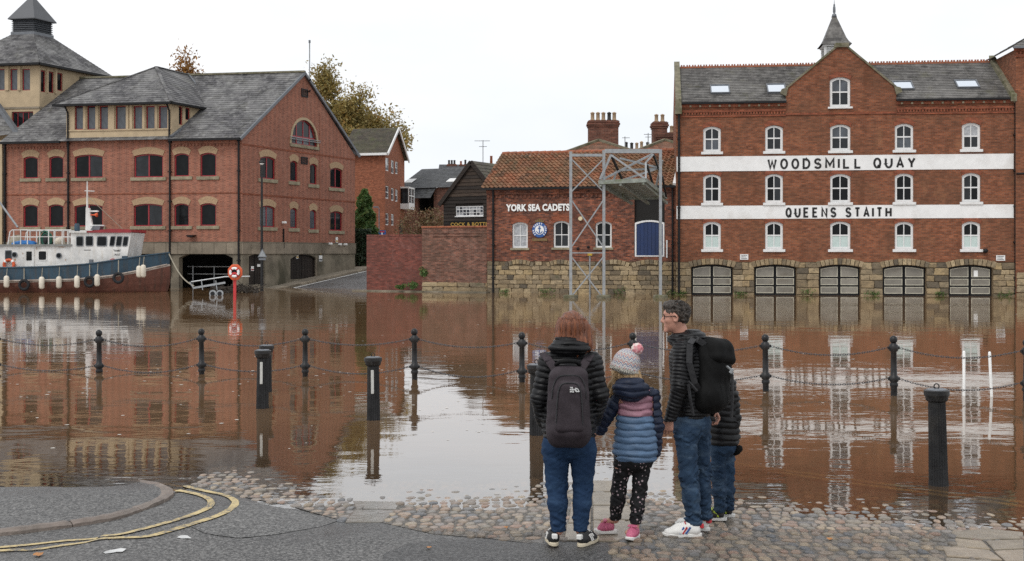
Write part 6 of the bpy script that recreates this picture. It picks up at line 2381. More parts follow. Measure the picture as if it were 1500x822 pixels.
def hull_mat(name, base, streak, pale, amt):
    n = NT(name)
    co = obj_co(n)
    c = n.ramp(n.noise(co, 1.3, 5, 0.65), [(0.3, tuple(q * 0.75 for q in base)), (0.7, tuple(q * 1.25 for q in base))])
    c = n.mix(n.ramp(n.noise(n.scaled(co, 3.2, 3.2, 0.35), 1.6, 5, 0.7), [(0.5, 0.0), (0.66, amt)]), c, streak)
    c = n.mix(n.ramp(n.noise(n.scaled(co, 1.0, 1.0, 2.2), 2.6, 6, 0.75, 0.5), [(0.58, 0.0), (0.68, amt * 0.8)]), c, pale)
    return n.finish(c, 0.6, n.bump(n.noise(co, 2.5, 4), 0.03, 0.5), spec=0.35)


M['boat_rust'] = hull_mat('boat_rust', (0.125, 0.046, 0.03), (0.055, 0.032, 0.022), (0.24, 0.13, 0.09), 0.8)
M['boat_blue'] = hull_mat('boat_blue', (0.030, 0.062, 0.092), (0.06, 0.05, 0.04), (0.10, 0.125, 0.14), 0.55)
M['boat_white'] = hull_mat('boat_white', (0.66, 0.65, 0.63), (0.45, 0.36, 0.25), (0.55, 0.5, 0.43), 0.35)
M['boat_stripe'] = paint('boat_stripe', (0.42, 0.36, 0.31), 0.7, 0, 0.3, 3, 0.3, 0, 0, (0.16, 0.08, 0.05), 0.7)
M['boat_red'] = paint('boat_red', (0.27, 0.02, 0.026), 0.45, 0, 0.2, 3)
M['deck_grey'] = paint('deck_grey', (0.2, 0.2, 0.19), 0.7, 0, 0.3, 3)
M['rust_spot'] = paint('rust_spot', (0.32, 0.17, 0.08), 0.8, 0, 0.4, 5)
M['fender_white'] = paint('fender_white', (0.66, 0.60, 0.50), 0.6, 0, 0.1, 6, 0.4, 0, 0.12, (0.36, 0.26, 0.17), 0.6)
M['rubber'] = paint('rubber', (0.018, 0.018, 0.02), 0.75, 0, 0.4, 8, 0.3, 0.006)
M['orange'] = paint('orange', (0.62, 0.10, 0.03), 0.55, 0, 0.2, 5)
M['rope'] = paint('rope', (0.30, 0.27, 0.21), 0.85, 0, 0.25, 12, 0.2, 0.003)
M['tarp_blue'] = paint('tarp_blue', (0.02, 0.15, 0.42), 0.5, 0, 0.25, 5, 0.4, 0.02)
M['net_green'] = paint('net_green', (0.03, 0.13, 0.09), 0.8, 0, 0.3, 6)
sheer_px = [(-90, 391), (0, 392.5), (66, 391.2), (131, 387), (188, 378.3), (222, 373.5), (247, 370.5)]
line_px = [(-90, 413), (0, 413.4), (110, 411), (164, 405.5), (210, 396.5), (248, 388)]


def itp(tab, x):
    return float(np.interp(x, [p[0] for p in tab], [p[1] for p in tab]))


sx = list(np.linspace(-90, 200, 16)) + [212, 222, 231, 238, 243, 246.5]
N = len(sx)
yc = BY + 1.9


def beam(px):
    t = max(0.0, (px - 120) / 127.0)
    return 1.9 * (1 - t ** 2.2) + 0.04


bow_end = [247, 248.5, 249.5, 250, 249, 246, 240, 236]
mb = MB()
rows = []
for k in range(8):
    row = []
    for i, px in enumerate(sx):
        q = px if px < 150 else 150 + (px - 150) * (bow_end[k] - 150) / (246.5 - 150)
        top, lin = itp(sheer_px, px), itp(line_px, px)
        py = [top, lin - 1.6, lin + 1.2, lin + 1.25 + (427 - lin) * 0.33, lin + (427 - lin) * 0.66, 426, 434, 441][k]
        bm = beam(px) * [1.0, 0.985, 0.98, 0.96, 0.93, 0.88, 0.78, 0.6][k]
        c = P(q, py, yc - bm)
        row.append((c.x, c.z, bm))
    rows.append(row)
for side in (-1, 1):
    for k in range(7):
        mb.mat = 0 if k == 0 else (1 if k == 1 else 2)
        vs = [(x, yc + side * b, z) for x, z, b in rows[k]] + [(x, yc + side * b, z) for x, z, b in rows[k + 1]]
        fs = [(i, N + i, N + i + 1, i + 1) for i in range(N - 1)]
        if side > 0:
            fs = [tuple(reversed(f)) for f in fs]
        mb.add(vs, fs)
hull = mb.build('hull', [M['boat_blue'], M['boat_stripe'], M['boat_rust']], boat, I4, smooth=False)
mb = MB()
vs = [(x, yc - b * 0.97, z - 0.5) for x, z, b in rows[0]] + [(x, yc + b * 0.97, z - 0.5) for x, z, b in rows[0]]
mb.add(vs, [(i, i + 1, N + i + 1, N + i) for i in range(N - 1)])
mb.build('deck', M['deck_grey'], boat, I4)
mb = MB()
for side in (-1, 1):
    mb.tube([(x, yc + side * b, z + 0.01) for x, z, b in rows[0]], 0.05, 6)
mb.build('gunwale', M['boat_blue'], boat, I4)
MB().tube([(x - 0.02, yc - b - 0.02, z) for x, z, b in rows[1][3:-1]], 0.05, 6).build('rubbing_strake', M['boat_stripe'], boat, I4)
HY_ = 64.5
Bp = lambda px, py, Y=HY_: (P(px, py, Y).x, P(px, py, Y).z)
# aft deckhouse and wheelhouse
MB().prism([Bp(-60, 398), Bp(104, 398), Bp(104, 360), Bp(-60, 360)], HY_, HY_ + 2.3).build('deckhouse', M['boat_white'], boat, I4)
MB().prism([Bp(-62, 360.6), Bp(106, 360.6), Bp(106, 358), Bp(-62, 358)], HY_ - 0.12, HY_ + 2.4).build('deckhouse_roof', M['deck_grey'], boat, I4)
wh = MB().prism([Bp(104, 396), Bp(186.5, 396), Bp(186.8, 376), Bp(192.6, 341), Bp(104, 341)], HY_ - 0.05, HY_ + 2.35).build('wheelhouse', M['boat_white'], boat, I4)
MB().prism([Bp(128, 340.8), Bp(192.4, 341), Bp(194, 340), Bp(193.5, 336.5), Bp(165, 335.3), Bp(129, 338.6)], HY_ - 0.18, HY_ + 2.45).build('wheelhouse_roof', M['boat_red'], boat, I4)
MB().prism([Bp(103, 341), Bp(129, 341), Bp(129, 338.8), Bp(103, 338.8)], HY_ - 0.18, HY_ + 2.45).build('roof_edge', M['boat_white'], boat, I4)


def boat_window(pts, parent, glass='glass_dark', y=HY_ - 0.05, fr='lead'):
    cx = sum(p[0] for p in pts) / len(pts)
    cy = sum(p[1] for p in pts) / len(pts)
    o = [Bp(*p) for p in pts]
    # rounded outline
    def rnd(poly, e):
        out = []
        n = len(poly)
        c = Vector((sum(p[0] for p in poly) / n, sum(p[1] for p in poly) / n))
        for i in range(n):
            p, a, b = Vector(poly[i]), Vector(poly[i - 1]), Vector(poly[(i + 1) % n])
            for q in (p.lerp(a, 0.2), p.lerp(a, 0.06).lerp(p.lerp(b, 0.06), 0.5), p.lerp(b, 0.2)):
                out.append(tuple(c + (q - c) * e))
        return out
    o = o[::-1] if (o[1][0] - o[0][0]) * (o[2][1] - o[1][1]) - (o[1][1] - o[0][1]) * (o[2][0] - o[1][0]) < 0 else o
    w = MB().ring(rnd(o, 1.0), rnd(o, 0.84), y - 0.03, y + 0.002).build('window', M[fr], parent, I4)
    MB().prism(rnd(o, 0.86), y - 0.015, y - 0.004).build('pane', M[glass], w, I4)


for a, b, c, d, s in ((112.2, 122.8, 346, 361, 0), (126, 137.2, 345.6, 360.6, 0), (142, 157.5, 346, 361, 0), (160.5, 170, 345.8, 361, 2), (169.8, 180.2, 345.8, 361, 2), (179.6, 189.2, 346.2, 361, 2)):
    boat_window([(a, d), (b - s * 1.1, d), (b, c), (a + s * 1.1 + (0 if s or a < 141 else 0.6), c)], wh)
dkh = boat
boat_window([(55.8, 382), (69, 382), (69, 367), (55.8, 367)], boat, y=HY_, fr='boat_white')
boat_window([(7.5, 383), (17.5, 383), (17.5, 366.5), (7.5, 366.5)], boat, 'glass_mid', y=HY_)
dr = MB().prism([Bp(36.8, 393), Bp(50, 393), Bp(50, 364), Bp(36.8, 364)], HY_ - 0.04, HY_).build('door', M['boat_white'], boat, I4)
MB().prism([Bp(39.2, 381.5), Bp(47, 381.5), Bp(47, 368.5), Bp(39.2, 368.5)], HY_ - 0.06, HY_ - 0.041).build('pane', M['glass_dark'], dr, I4)
for px, py in ((21.5, 373.3), (86.5, 374.5)):
    x, z = Bp(px, py)
    MB().lathe([(0.14, -0.02), (0.16, 0), (0.16, 0.05)], 14).xf(Matrix.Rotation(math.pi / 2, 4, 'X')).build('porthole', M['lead'], boat, T(x, HY_, z))
    MB().lathe([(0.12, 0.0), (0.12, 0.055)], 14).xf(Matrix.Rotation(math.pi / 2, 4, 'X')).build('porthole_glass', M['glass_dark'], boat, T(x, HY_, z))
for i_, (px, py, w, h) in enumerate(((22, 380.5, 2.6, 3.5), (33.5, 371.5, 1.6, 3), (90, 362, 14, 1.2), (54, 364, 1.2, 6), (34, 378, 1.0, 1.6), (96, 381, 1.6, 2))):
    x, z = Bp(px, py)
    s = w / 1700 * HY_ / 2
    q = h / 1700 * HY_ / 2
    r = random.Random(i_)
    MB().prism([(x + s * math.cos(t) * r.uniform(0.6, 1.1), z + q * math.sin(t) * r.uniform(0.6, 1.1)) for t in np.linspace(0, 2 * math.pi, 10)[:-1]], HY_ - 0.006, HY_ - 0.002).build('rust_patch', M['rust_spot'], boat, I4)
MB().tube([Bp(58, 389.5) and (Bp(58, 389.5)[0], HY_ - 0.14, Bp(58, 389.5)[1]), (Bp(135, 387)[0], HY_ - 0.14, Bp(135, 387)[1])], 0.035, 6).build('hand_rail', M['boat_white'], boat, I4)
x, z = Bp(166, 383)
MB().lathe([(0.19, 0), (0.19, 0.06), (0.12, 0.09)], 14).xf(Matrix.Rotation(math.pi / 2, 4, 'X')).build('side_lamp', M['boat_red'], boat, T(x, HY_ - 0.05, z - 0.02))
x, z = Bp(184.5, 378.5)
MB().box(x - 0.13, x + 0.13, HY_ - 0.3, HY_ - 0.06, z - 0.13, z + 0.13).build('vent_box', M['boat_blue'], boat, I4, bevel=0.02)
for px in (137.5,):
    x, z = Bp(px, 384)
    MB().box(x - 0.09, x + 0.09, HY_ - 0.5, HY_ - 0.3, z - 0.2, z + 0.15).build('bollard_post', M['lead'], boat, I4)
a = Bp(166.5, 368.8)
text_mesh('lettering', '"THAMES"', 1, M['letter_black'], wh, T(a[0], HY_ - 0.058, a[1]), bold=0.01, depth=0.005, spacing=1.1, fit=(0.42, 0.12))
a = Bp(168.5, 374.6)
text_mesh('lettering', 'PILOT', 1, M['letter_black'], wh, T(a[0], HY_ - 0.058, a[1]), bold=0.01, depth=0.005, spacing=1.1, fit=(0.3, 0.11))
MB().box(*(lambda p, q: (p[0], q[0], HY_ - 0.056, HY_ - 0.05, q[1], p[1]))(Bp(123.5, 366), Bp(133.5, 366.9))).build('lettering', M['letter_black'], wh, I4)
# rail round the deckhouse roof
zt0, zt1, zt2 = Bp(0, 337)[1], Bp(0, 347)[1], Bp(0, 358)[1]
for row, yy in enumerate((HY_ + 0.02, HY_ + 2.2)):
    xa, xb = Bp(14.5, 0)[0], Bp(104, 0)[0]
    MB().tube([(xa - 0.12, yy, zt2), (xa, yy, zt0 - 0.1), (xa + 0.12, yy, zt0), (xb, yy, zt0)], 0.03, 6).build('top_rail', M['boat_white'], boat, I4)
    MB().tube([(xa, yy, zt1), (xb, yy, zt1)], 0.022, 6).build('mid_rail', M['boat_white'], boat, I4)
    for px in (20, 30, 40, 58, 71, 79, 91, 99):
        x = Bp(px, 0)[0]
        MB().tube([(x, yy, zt2), (x, yy, zt0)], 0.03, 6).build('stanchion', M['boat_white'], boat, I4)
# mast
x, z = Bp(131, 338)
Ym = HY_ + 1.1
pts = [Bp(126, 338, Ym), Bp(137, 338, Ym), Bp(131.5, 305, Ym), Bp(126.5, 304, Ym)]
MB().prism(pts, Ym - 0.1, Ym + 0.1).build('mast_foot', M['boat_white'], boat, I4)
a, b = Bp(127.8, 305, Ym), Bp(127.8, 266, Ym)
MB().tube([(a[0], Ym, a[1]), (b[0], Ym, b[1])], [0.06, 0.035], 8).build('mast', M['boat_white'], boat, I4)
a, b = Bp(124, 279.8, Ym), Bp(138.5, 280.2, Ym)
MB().tube([(a[0], Ym, a[1]), (b[0], Ym, b[1])], 0.03, 6).build('antenna', M['boat_white'], boat, I4)
for p, q_ in (((131, 309.5), (144, 310.5)), ((133, 330.5), (153, 330.5))):
    a, b = Bp(*p, Ym), Bp(*q_, Ym)
    MB().box(a[0], b[0], Ym - 0.12, Ym + 0.12, a[1] - 0.04, a[1] + 0.04).build('radar_arm', M['boat_white'], boat, I4)
a, b = Bp(135, 337, Ym), Bp(146, 331, Ym)
MB().prism([a, Bp(148, 337, Ym), Bp(150, 331, Ym), Bp(139, 331, Ym)], Ym - 0.3, Ym + 0.3).build('radar_housing', M['lead'], boat, I4)
x, z = Bp(141.5, 315, Ym)
MB().lathe([(0.13, 0.2), (0.1, 0.12), (0.04, 0.02), (0.03, -0.2)], 12).xf(Matrix.Rotation(math.pi / 2, 4, 'Y') ).build('horn', M['orange'], boat, T(x - 0.1, Ym - 0.15, z), smooth=True)
for p, q_ in (((129, 288), (180, 336)),):
    a, b = Bp(*p, Ym), Bp(*q_, Ym)
    MB().tube([(a[0], Ym, a[1]), (b[0], Ym, b[1])], 0.016, 4).build('stay', M['rope'], boat, I4)
a, b = P(-40, 242, 65.6), P(26, 333, 65.6)
MB().tube([a, b], [0.05, 0.06], 8).build('derrick', M['galv'], boat, I4)
x, z = Bp(109, 335)
MB().lathe([(0.13, -0.25), (0.15, -0.2), (0.15, 0.12), (0.1, 0.2)], 12).build('barrel', M['boat_blue'], boat, T(x, HY_ + 0.4, z + 0.1), smooth=True)
# loose gear on the roof
def lump(name, label, cat, px, py, w, h, mat, seed, Y=HY_ + 0.7):
    x, z = Bp(px, py, Y)
    r = random.Random(seed)
    mb = MB()
    n, m = 12, 5
    prof = [(1, 0), (0.98, 0.35), (0.8, 0.75), (0.45, 0.97), (0.05, 1.0)]
    vs = []
    for q, zz in prof:
        for k in range(n):
            t = 2 * math.pi * k / n
            e = q * r.uniform(0.82, 1.1)
            vs.append((w / 2 * e * math.cos(t), 0.45 * e * math.sin(t), h * zz * r.uniform(0.75, 1.1)))
    fs = [(i * n + k, i * n + (k + 1) % n, (i + 1) * n + (k + 1) % n, (i + 1) * n + k) for i in range(m - 1) for k in range(n)]
    fs.append(tuple((m - 1) * n + k for k in range(n)))
    mb.add(vs, fs)
    return tag(mb.build(name, M[mat], None, T(x, Y, z), smooth=True), label, cat)


lump('tarpaulin', 'crumpled bright blue tarpaulin on the boat deckhouse roof', 'tarpaulin', 36, 358, 1.4, 0.22, 'tarp_blue', 3)
lump('net_heap', 'grey heap of netting at the left end of the boat roof', 'net', 24, 358, 0.8, 0.5, 'rope', 5, HY_ + 1.4)
lump('grey_buoy', 'pale grey round buoy lying by the wheelhouse on the boat roof', 'buoy', 87, 358, 0.6, 0.42, 'fender_white', 8)
lump('dark_crate', 'dark bundle standing on the boat roof beside the green rope', 'bundle', 70, 358, 0.55, 0.62, 'rubber', 11, HY_ + 1.2)
x, z = Bp(66, 352, HY_ + 0.5)
mb = MB()
r_ = random.Random(2)
for k in range(7):
    c = r_.uniform(-0.08, 0.08)
    mb.tube([(x + (0.26 + c) * math.cos(t) + 0.05 * k * 0.3, HY_ + 0.4 + 0.03 * k, z + 0.05 + (0.40 + c) * math.sin(t)) for t in np.linspace(0, 2 * math.pi, 16)[:-1]], 0.028, 5, True)
tag(mb.build('rope_coil', M['net_green'], None, I4), 'coil of green rope hung on the boat roof rail', 'rope', kind=None)
# what hangs on the hull
def fender(px, pt, pb, label):
    w = 3.9
    t, b = P(px, pt, BY - 0.25), P(px, pb, BY - 0.25)
    h = t.z - b.z
    r = w / 1700 * BY
    o = thing('fender', label, 'fender', T(t.x, BY - 0.27, b.z), 'white fenders hung along the boat')
    MB().lathe([(0.03, -0.02), (r * 0.7, 0.0), (r, 0.08), (r, h - 0.08), (r * 0.7, h), (0.03, h + 0.03)], 12).build('body', M['fender_white'], o, None, smooth=True)
    s = P(px + 1.5, itp(sheer_px, px) + 1, BY)
    MB().tube([(0, 0, h), (s.x - t.x, 0.22, s.z - b.z)], 0.018, 4).build('lanyard', M['rope'], o, None)


for px, pt, pb, lab in ((9.8, 404.5, 421, 'leftmost white fender, below the orange lifebuoy on the hull'), (61.3, 406, 423, 'white fender hung below the deckhouse window'), (86.5, 405.5, 422, 'white fender hung below the second porthole'),
                        (113, 404.5, 421.5, 'grimy white fender hung just right of the rail end below the wheelhouse'), (142.5, 402.5, 419, 'white fender beside the middle tyre on the hull'),
                        (203.8, 390, 406, 'stained left one of the fender pair near the bow'), (210, 388.5, 406, 'cleaner right one of the fender pair near the bow')):
    fender(px, pt, pb, lab)


def tyre(px, py, label):
    c = P(px, py, BY - 0.22)
    o = thing('tyre', label, 'tyre', T(c.x, BY - 0.2, c.z), 'tyres hung along the boat')
    R_, r = 0.245, 0.085
    mb = MB()
    n, m = 22, 8
    vs = [((R_ + r * math.cos(b)) * math.cos(a), r * 0.95 * math.sin(b), (R_ + r * math.cos(b)) * math.sin(a)) for a in np.linspace(0, 2 * math.pi, n + 1)[:-1] for b in np.linspace(0, 2 * math.pi, m + 1)[:-1]]
    mb.add(vs, [(i * m + k, i * m + (k + 1) % m, ((i + 1) % n) * m + (k + 1) % m, ((i + 1) % n) * m + k) for i in range(n) for k in range(m)])
    mb.build('tread', M['rubber'], o, None, smooth=True)
    s = P(px + 0.6, itp(sheer_px, px) + 1, BY)
    MB().tube([(0, 0, R_ + 0.05), (s.x - c.x, 0.18, s.z - c.z)], 0.03, 5).build('lanyard', M['rope'], o, None)


tyre(35, 417.5, 'black tyre hung on the hull below the white cabin door')
tyre(131, 412.8, 'black tyre hung on the hull below the wheelhouse, left of a white fender')
tyre(173.2, 407.2, 'black tyre hung nearest the bow on the upward curve of the hull')


def ring_buoy(Mx, R_, r, parent, m1='orange', m2='letter_white'):
    n, m = 32, 8
    mb = MB()
    vs = [((R_ + r * math.cos(b)) * math.cos(a), r * math.sin(b), (R_ + r * math.cos(b)) * math.sin(a)) for a in np.linspace(0, 2 * math.pi, n + 1)[:-1] for b in np.linspace(0, 2 * math.pi, m + 1)[:-1]]
    for i in range(n):
        mb.mat = 1 if (i % 8) in (3, 4) else 0
        b0 = [(i * m + k, i * m + (k + 1) % m, ((i + 1) % n) * m + (k + 1) % m, ((i + 1) % n) * m + k) for k in range(m)]
        if i == 0:
            mb.v = [tuple(v) for v in vs]
        mb.f += b0
        mb.m += [mb.mat] * m
    return mb.build('ring', [M[m1], M[m2]], parent, Mx, smooth=True)


c = P(11, 388, HY_ - 0.3)
lb = thing('lifebuoy', 'orange lifebuoy with white bands on the side of the boat cabin', 'lifebuoy', T(c.x, HY_ - 0.12, c.z))
ring_buoy(T(c.x, HY_ - 0.12, c.z), 0.27, 0.085, lb)
# mooring line
a, b = P(247, 371, 65.6), P(284, 419, 62)
mb = MB().tube([a.lerp(b, t) - Vector((0, 0, 0.35 * math.sin(math.pi * t))) for t in np.linspace(0, 1, 12)], 0.035, 5)
tag(mb.build('mooring_rope', M['rope'], None, I4), 'taut pale mooring rope from the boat bow down to the metal ramp', 'rope')

# ------------------------------------------------------------------ ramp trailer, brushwood, lifebuoy post, lamp
RY = 60.0
rt = thing('launching_ramp', 'silver metal ramp with handrails and two small wheels stranded in the shallows', 'ramp', T(P(305, 0, RY).x, RY, 0))
rp = lambda px, py, Y=RY: P(px, py, Y)
for Yr in (RY - 0.35, RY + 0.35):
    MB().tube([rp(280, 413, Yr), rp(330, 405.5, Yr), rp(366, 405, Yr)], 0.035, 6).build('hand_rail', M['galv'], rt, I4)
    MB().bar(rp(283, 422, Yr), rp(330, 414, Yr), 0.06, 0.1).build('side_rail', M['galv'], rt, I4)
    MB().tube([rp(283, 422, Yr), rp(278, 413, Yr)], 0.03, 6).build('end_post', M['galv'], rt, I4)
    for px in (295, 316):
        MB().tube([rp(px, 411, Yr), rp(px + 2, 425, Yr)], 0.028, 6).build('upright', M['galv'], rt, I4)
for k in range(6):
    px = 288 + k * 8
    py = 421 - k * 1.3
    MB().bar(rp(px, py, RY - 0.35), rp(px, py, RY + 0.35), 0.05, 0.05).build('rung', M['galv'], rt, I4)
for px in (311.8, 322):
    c = rp(px, 430.5, 59.5)
    n = 18
    whl = MB().lathe([(0.10, -0.05), (0.17, -0.05), (0.19, -0.02), (0.19, 0.02), (0.17, 0.05), (0.10, 0.05)], n).xf(Matrix.Rotation(math.pi / 2, 4, 'X')).build('wheel', M['galv'], rt, T(c.x, 59.5, 0.09))
    MB().lathe([(0.115, -0.058), (0.115, 0.058)], n).xf(Matrix.Rotation(math.pi / 2, 4, 'X')).build('hub', M['rubber'], whl, T(c.x, 59.5, 0.09))
mb = MB()
r_ = random.Random(5)
for k in range(130):
    c = P(r_.uniform(318, 378), 424, r_.uniform(62.5, 66))
    L = r_.uniform(0.4, 1.3)
    a = r_.uniform(0, 6.28)
    d = Vector((math.cos(a) * L / 2, math.sin(a) * L / 2, r_.uniform(-0.1, 0.35) * L))
    p0 = Vector((c.x, c.y, r_.uniform(0.0, 0.28)))
    mb.tube([p0 - d, p0 + Vector((0, 0, 0.05)), p0 + d], r_.uniform(0.012, 0.035), 4)
tag(mb.build('brushwood', M['bark'], None, I4), 'tangle of driftwood and brush washed up at the foot of the building', kind='stuff')

lp = P(343.5, 440, 53.6)
lrp = thing('lifebuoy_station', 'red post with an orange lifebuoy housing standing in the river', 'lifebuoy station', T(lp.x, 53.6, 0))
c = P(344, 399, 53.5)
MB().box(lp.x - 0.06, lp.x + 0.06, 53.6, 53.72, -0.6, c.z - 0.2).build('post', M.setdefault('signal_red', paint('signal_red', (0.52, 0.028, 0.03), 0.45, 0, 0.12, 4)), lrp, I4)
Rr = 0.35
oc = [(Rr * 1.0 * math.cos(t), Rr * 1.12 * math.sin(t)) for t in np.linspace(math.pi / 8, math.pi / 8 + 2 * math.pi, 9)[:-1]]
hs = MB().prism(oc, -0.06, 0.1).build('housing', M['orange'], lrp, T(c.x, 53.55, c.z), bevel=0.03)
oc2 = [(Rr * 0.72 * math.cos(t), Rr * 0.72 * math.sin(t)) for t in np.linspace(0, 2 * math.pi, 21)[:-1]]
MB().prism(oc2, -0.075, -0.06).build('backing', M['rubber'], hs, T(c.x, 53.55, c.z))
ring_buoy(T(c.x, 53.42, c.z), 0.185, 0.06, hs, 'letter_white', 'signal_red')
MB().prism([(-0.1, -0.05), (0.1, -0.05), (0.12, 0.02), (0.0, 0.06), (-0.12, 0.02)], -0.05, 0.0).build('notice_plate', M['signal_red'], hs, T(c.x, 53.45, c.z - 0.04))

lam = thing('street_lamp', 'tall black street lamp post carrying a grey triangular sign, beside the gable end', 'street lamp', T(P(383.5, 0, 66.5).x, 66.5, 0))
xl = P(383.5, 0, 66.5).x
zt = P(0, 239, 66.5).z
MB().tube([(xl, 66.5, -0.5), (xl, 66.5, 2.4), (xl, 66.5, zt)], [0.1, 0.075, 0.055], 10).build('pole', M['black_iron'], lam, I4)
hd_ = MB().lathe([(0.05, zt - 0.1), (0.16, zt + 0.02), (0.19, zt + 0.08), (0.05, zt + 0.14)], 12, xl, 66.5).build('lamp_head', M['black_iron'], lam, I4, smooth=True)
MB().lathe([(0.05, zt - 0.12), (0.13, zt - 0.02), (0.13, zt + 0.01)], 12, xl, 66.5).build('lens', M['letter_white'], hd_, I4, smooth=True)
s0 = P(384, 377, 66.3)
sg = MB().prism([(-0.27, 0), (0.27, 0), (0, 0.5)], -0.02, 0.0).build('sign_plate', M['lead'], lam, T(s0.x, 66.36, s0.z))
MB().box(-0.2, 0.2, -0.02, 0.0, -0.16, -0.05).build('sub_plate', M['lead'], sg, T(s0.x, 66.36, s0.z))
MB().prism([(-0.2, 0.04), (0.2, 0.04), (0, 0.42)], -0.024, -0.02).build('sign_face', M['galv'], sg, T(s0.x, 66.36, s0.z))

sp = P(555, 346, 88)
tl = thing('road_sign', 'small blue no through road sign with white T above the brick wall', 'road sign', T(sp.x, 88, 1.0))
MB().tube([(sp.x, 88, 0.8), (sp.x, 88, P(0, 336, 88).z)], 0.04, 6).build('pole', M['galv'], tl, I4)
s = 11 / 1700 * 88 / 2
cz = P(0, 342, 88).z
pl = MB().box(sp.x - s + 0.25, sp.x + s + 0.25, 87.93, 87.96, cz - s * 0.8, cz + s * 0.8).build('plate', M['badge_blue'], tl, I4)
MB().box(sp.x + 0.2, sp.x + 0.3, 87.91, 87.93, cz - s * 0.6, cz + s * 0.25).build('symbol', M['letter_white'], pl, I4)
MB().box(sp.x + 0.07, sp.x + 0.43, 87.9, 87.928, cz + s * 0.26, cz + s * 0.58).build('symbol', M['signal_red'], pl, I4)
ws = thing('white_sign', 'plain white board next to the blue road sign', 'sign', T(P(542, 0, 87.5).x, 87.5, 1))
a, b = P(537, 347, 87.5), P(548.5, 339, 87.5)
MB().box(a.x, b.x, 87.5, 87.54, a.z, b.z).build('board', M['letter_white'], ws, I4)
MB().box(a.x + 0.06, b.x - 0.06, 87.48, 87.499, b.z - 0.1, b.z - 0.04).build('print', M['badge_blue'], ws, I4)
MB().tube([(a.x + 0.3, 87.56, 0.6), (a.x + 0.3, 87.56, b.z)], 0.03, 6).build('pole', M['galv'], ws, I4)
l2 = P(555.3, 304, 90)
sl = thing('street_lamp', 'thin grey street lamp in front of the orange brick flats', 'street lamp', T(l2.x, 90, 1.0))
MB().tube([(l2.x, 90, 0.8), (l2.x, 90, l2.z - 0.1), (l2.x - 0.1, 90, l2.z)], 0.045, 6).build('pole', M['lead'], sl, I4)
MB().box(l2.x - 0.45, l2.x - 0.05, 89.9, 90.1, l2.z - 0.03, l2.z + 0.08).build('lamp_head', M['lead'], sl, I4, bevel=0.02)
b0 = P(453.5, 62, 83)
fm = thing('roof_mast', 'thin aerial mast rising behind the peak of the brick gable', 'mast', T(b0.x, 83, 9))
MB().tube([(b0.x, 83, 10), (b0.x, 83, b0.z)], 0.045, 6).build('pole', M['galv'], fm, I4)
MB().tube([(b0.x, 83, b0.z - 0.05), (b0.x, 83, b0.z + 0.15)], 0.08, 6).build('tip', M['lead'], fm, I4)

# ------------------------------------------------------------------ trees and shrubs
def tree(name, label, cat, px, base_Y, top_py, width_px, mat, seed, n_leaf, leaf, trunk_r=0.28, spread=1.0, fill=1.0):
    r = random.Random(seed)
    c = P(px, 0, base_Y)
    zt = P(px, top_py, base_Y).z
    hw = width_px / 2 / FPX * base_Y
    root = thing(name, label, cat, T(c.x, base_Y, 1.6))
    tm = MB()
    tips = []
    H = zt - 1.6

    def grow(p, d, L, rad, lvl):
        n = 4
        pts = [p]
        q = p.copy()
        dd = d.copy()
        for i in range(n):
            dd = (dd + Vector((r.gauss(0, 0.14), r.gauss(0, 0.14), 0.05))).normalized()
            q = q + dd * (L / n)
            pts.append(q.copy())
            if lvl >= 2:
                tips.append(q.copy())
        tm.tube(pts, [rad * (1 - 0.5 * i / n) for i in range(n + 1)], 6 if lvl < 2 else 4)
        if lvl < 4:
            for k in range(3 if lvl else 5):
                a = r.uniform(0, 6.283)
                t = r.uniform(0.35, 1.0) if lvl else r.uniform(0.5, 1.0)
                o = pts[min(n, int(t * n + 0.5))]
                side = Vector((math.cos(a), math.sin(a), 0)) * (0.75 * spread)
                grow(o, (dd * 0.75 + side + Vector((0, 0, 0.25))).normalized(), L * r.uniform(0.58, 0.78), rad * 0.5, lvl + 1)
    grow(Vector((0, 0, 0)), Vector((0.03, 0, 1)), H * 0.36, trunk_r, 0)
    # squeeze the crown to the photo's extent
    xs = [abs(t.x) for t in tips]
    zs = [t.z for t in tips]
    kx = hw / (sorted(xs)[int(len(xs) * 0.95)] + 0.2)
    kz = H / (max(zs) + 0.15)
    tm.v = [(x * kx, y * kx, z * kz) for x, y, z in tm.v]
    tm.build('trunk', M['bark'], root, None, uv=False)
    tp = np.array([[t.x * kx, t.y * kx, t.z * kz] for t in tips])
    g = np.random.default_rng(seed)
    keep = g.random(len(tp)) < fill
    tp = tp[keep]
    idx = g.integers(0, len(tp), n_leaf)
    pts = tp[idx] + g.normal(size=(n_leaf, 3)) * np.array([0.5, 0.5, 0.42])
    leaf_obj('crown', leaves(pts, leaf, g), mat, root, None)
    return root


tree('autumn_tree', 'tall half-bare yellowing tree behind the red brick gable', 'tree', 522, 118, 98, 122, M['leaf_autumn'], 11, 36000, 0.185, 0.35, 1.0, 0.85)
tree('autumn_tree', 'small orange treetop showing over the roof beside the hipped bay', 'tree', 255, 110, 80, 74, M['leaf_orange'], 23, 20000, 0.17, 0.25, 0.8, 0.95)
ev = thing('evergreen_tree', 'green conifer beside the gable wall at the mouth of the lane', 'tree', T(P(534, 0, 85.5).x, 85.5, 1))
g = np.random.default_rng(3)
n = 8000
t = g.random(n) ** 0.8
zz = t * 5.6
rad = (1 - t) ** 0.6 * 1.25 + 0.12
an = g.random(n) * 6.283
lay = 0.75 + 0.35 * np.sin(zz * 5.5 + 2 * np.sin(an * 2))
rr = rad * g.random(n) ** 0.28 * lay
leaf_obj('crown', leaves(np.stack([rr * np.cos(an), rr * np.sin(an), zz + 0.2], 1), 0.17, g), M['leaf_green'], ev, None)
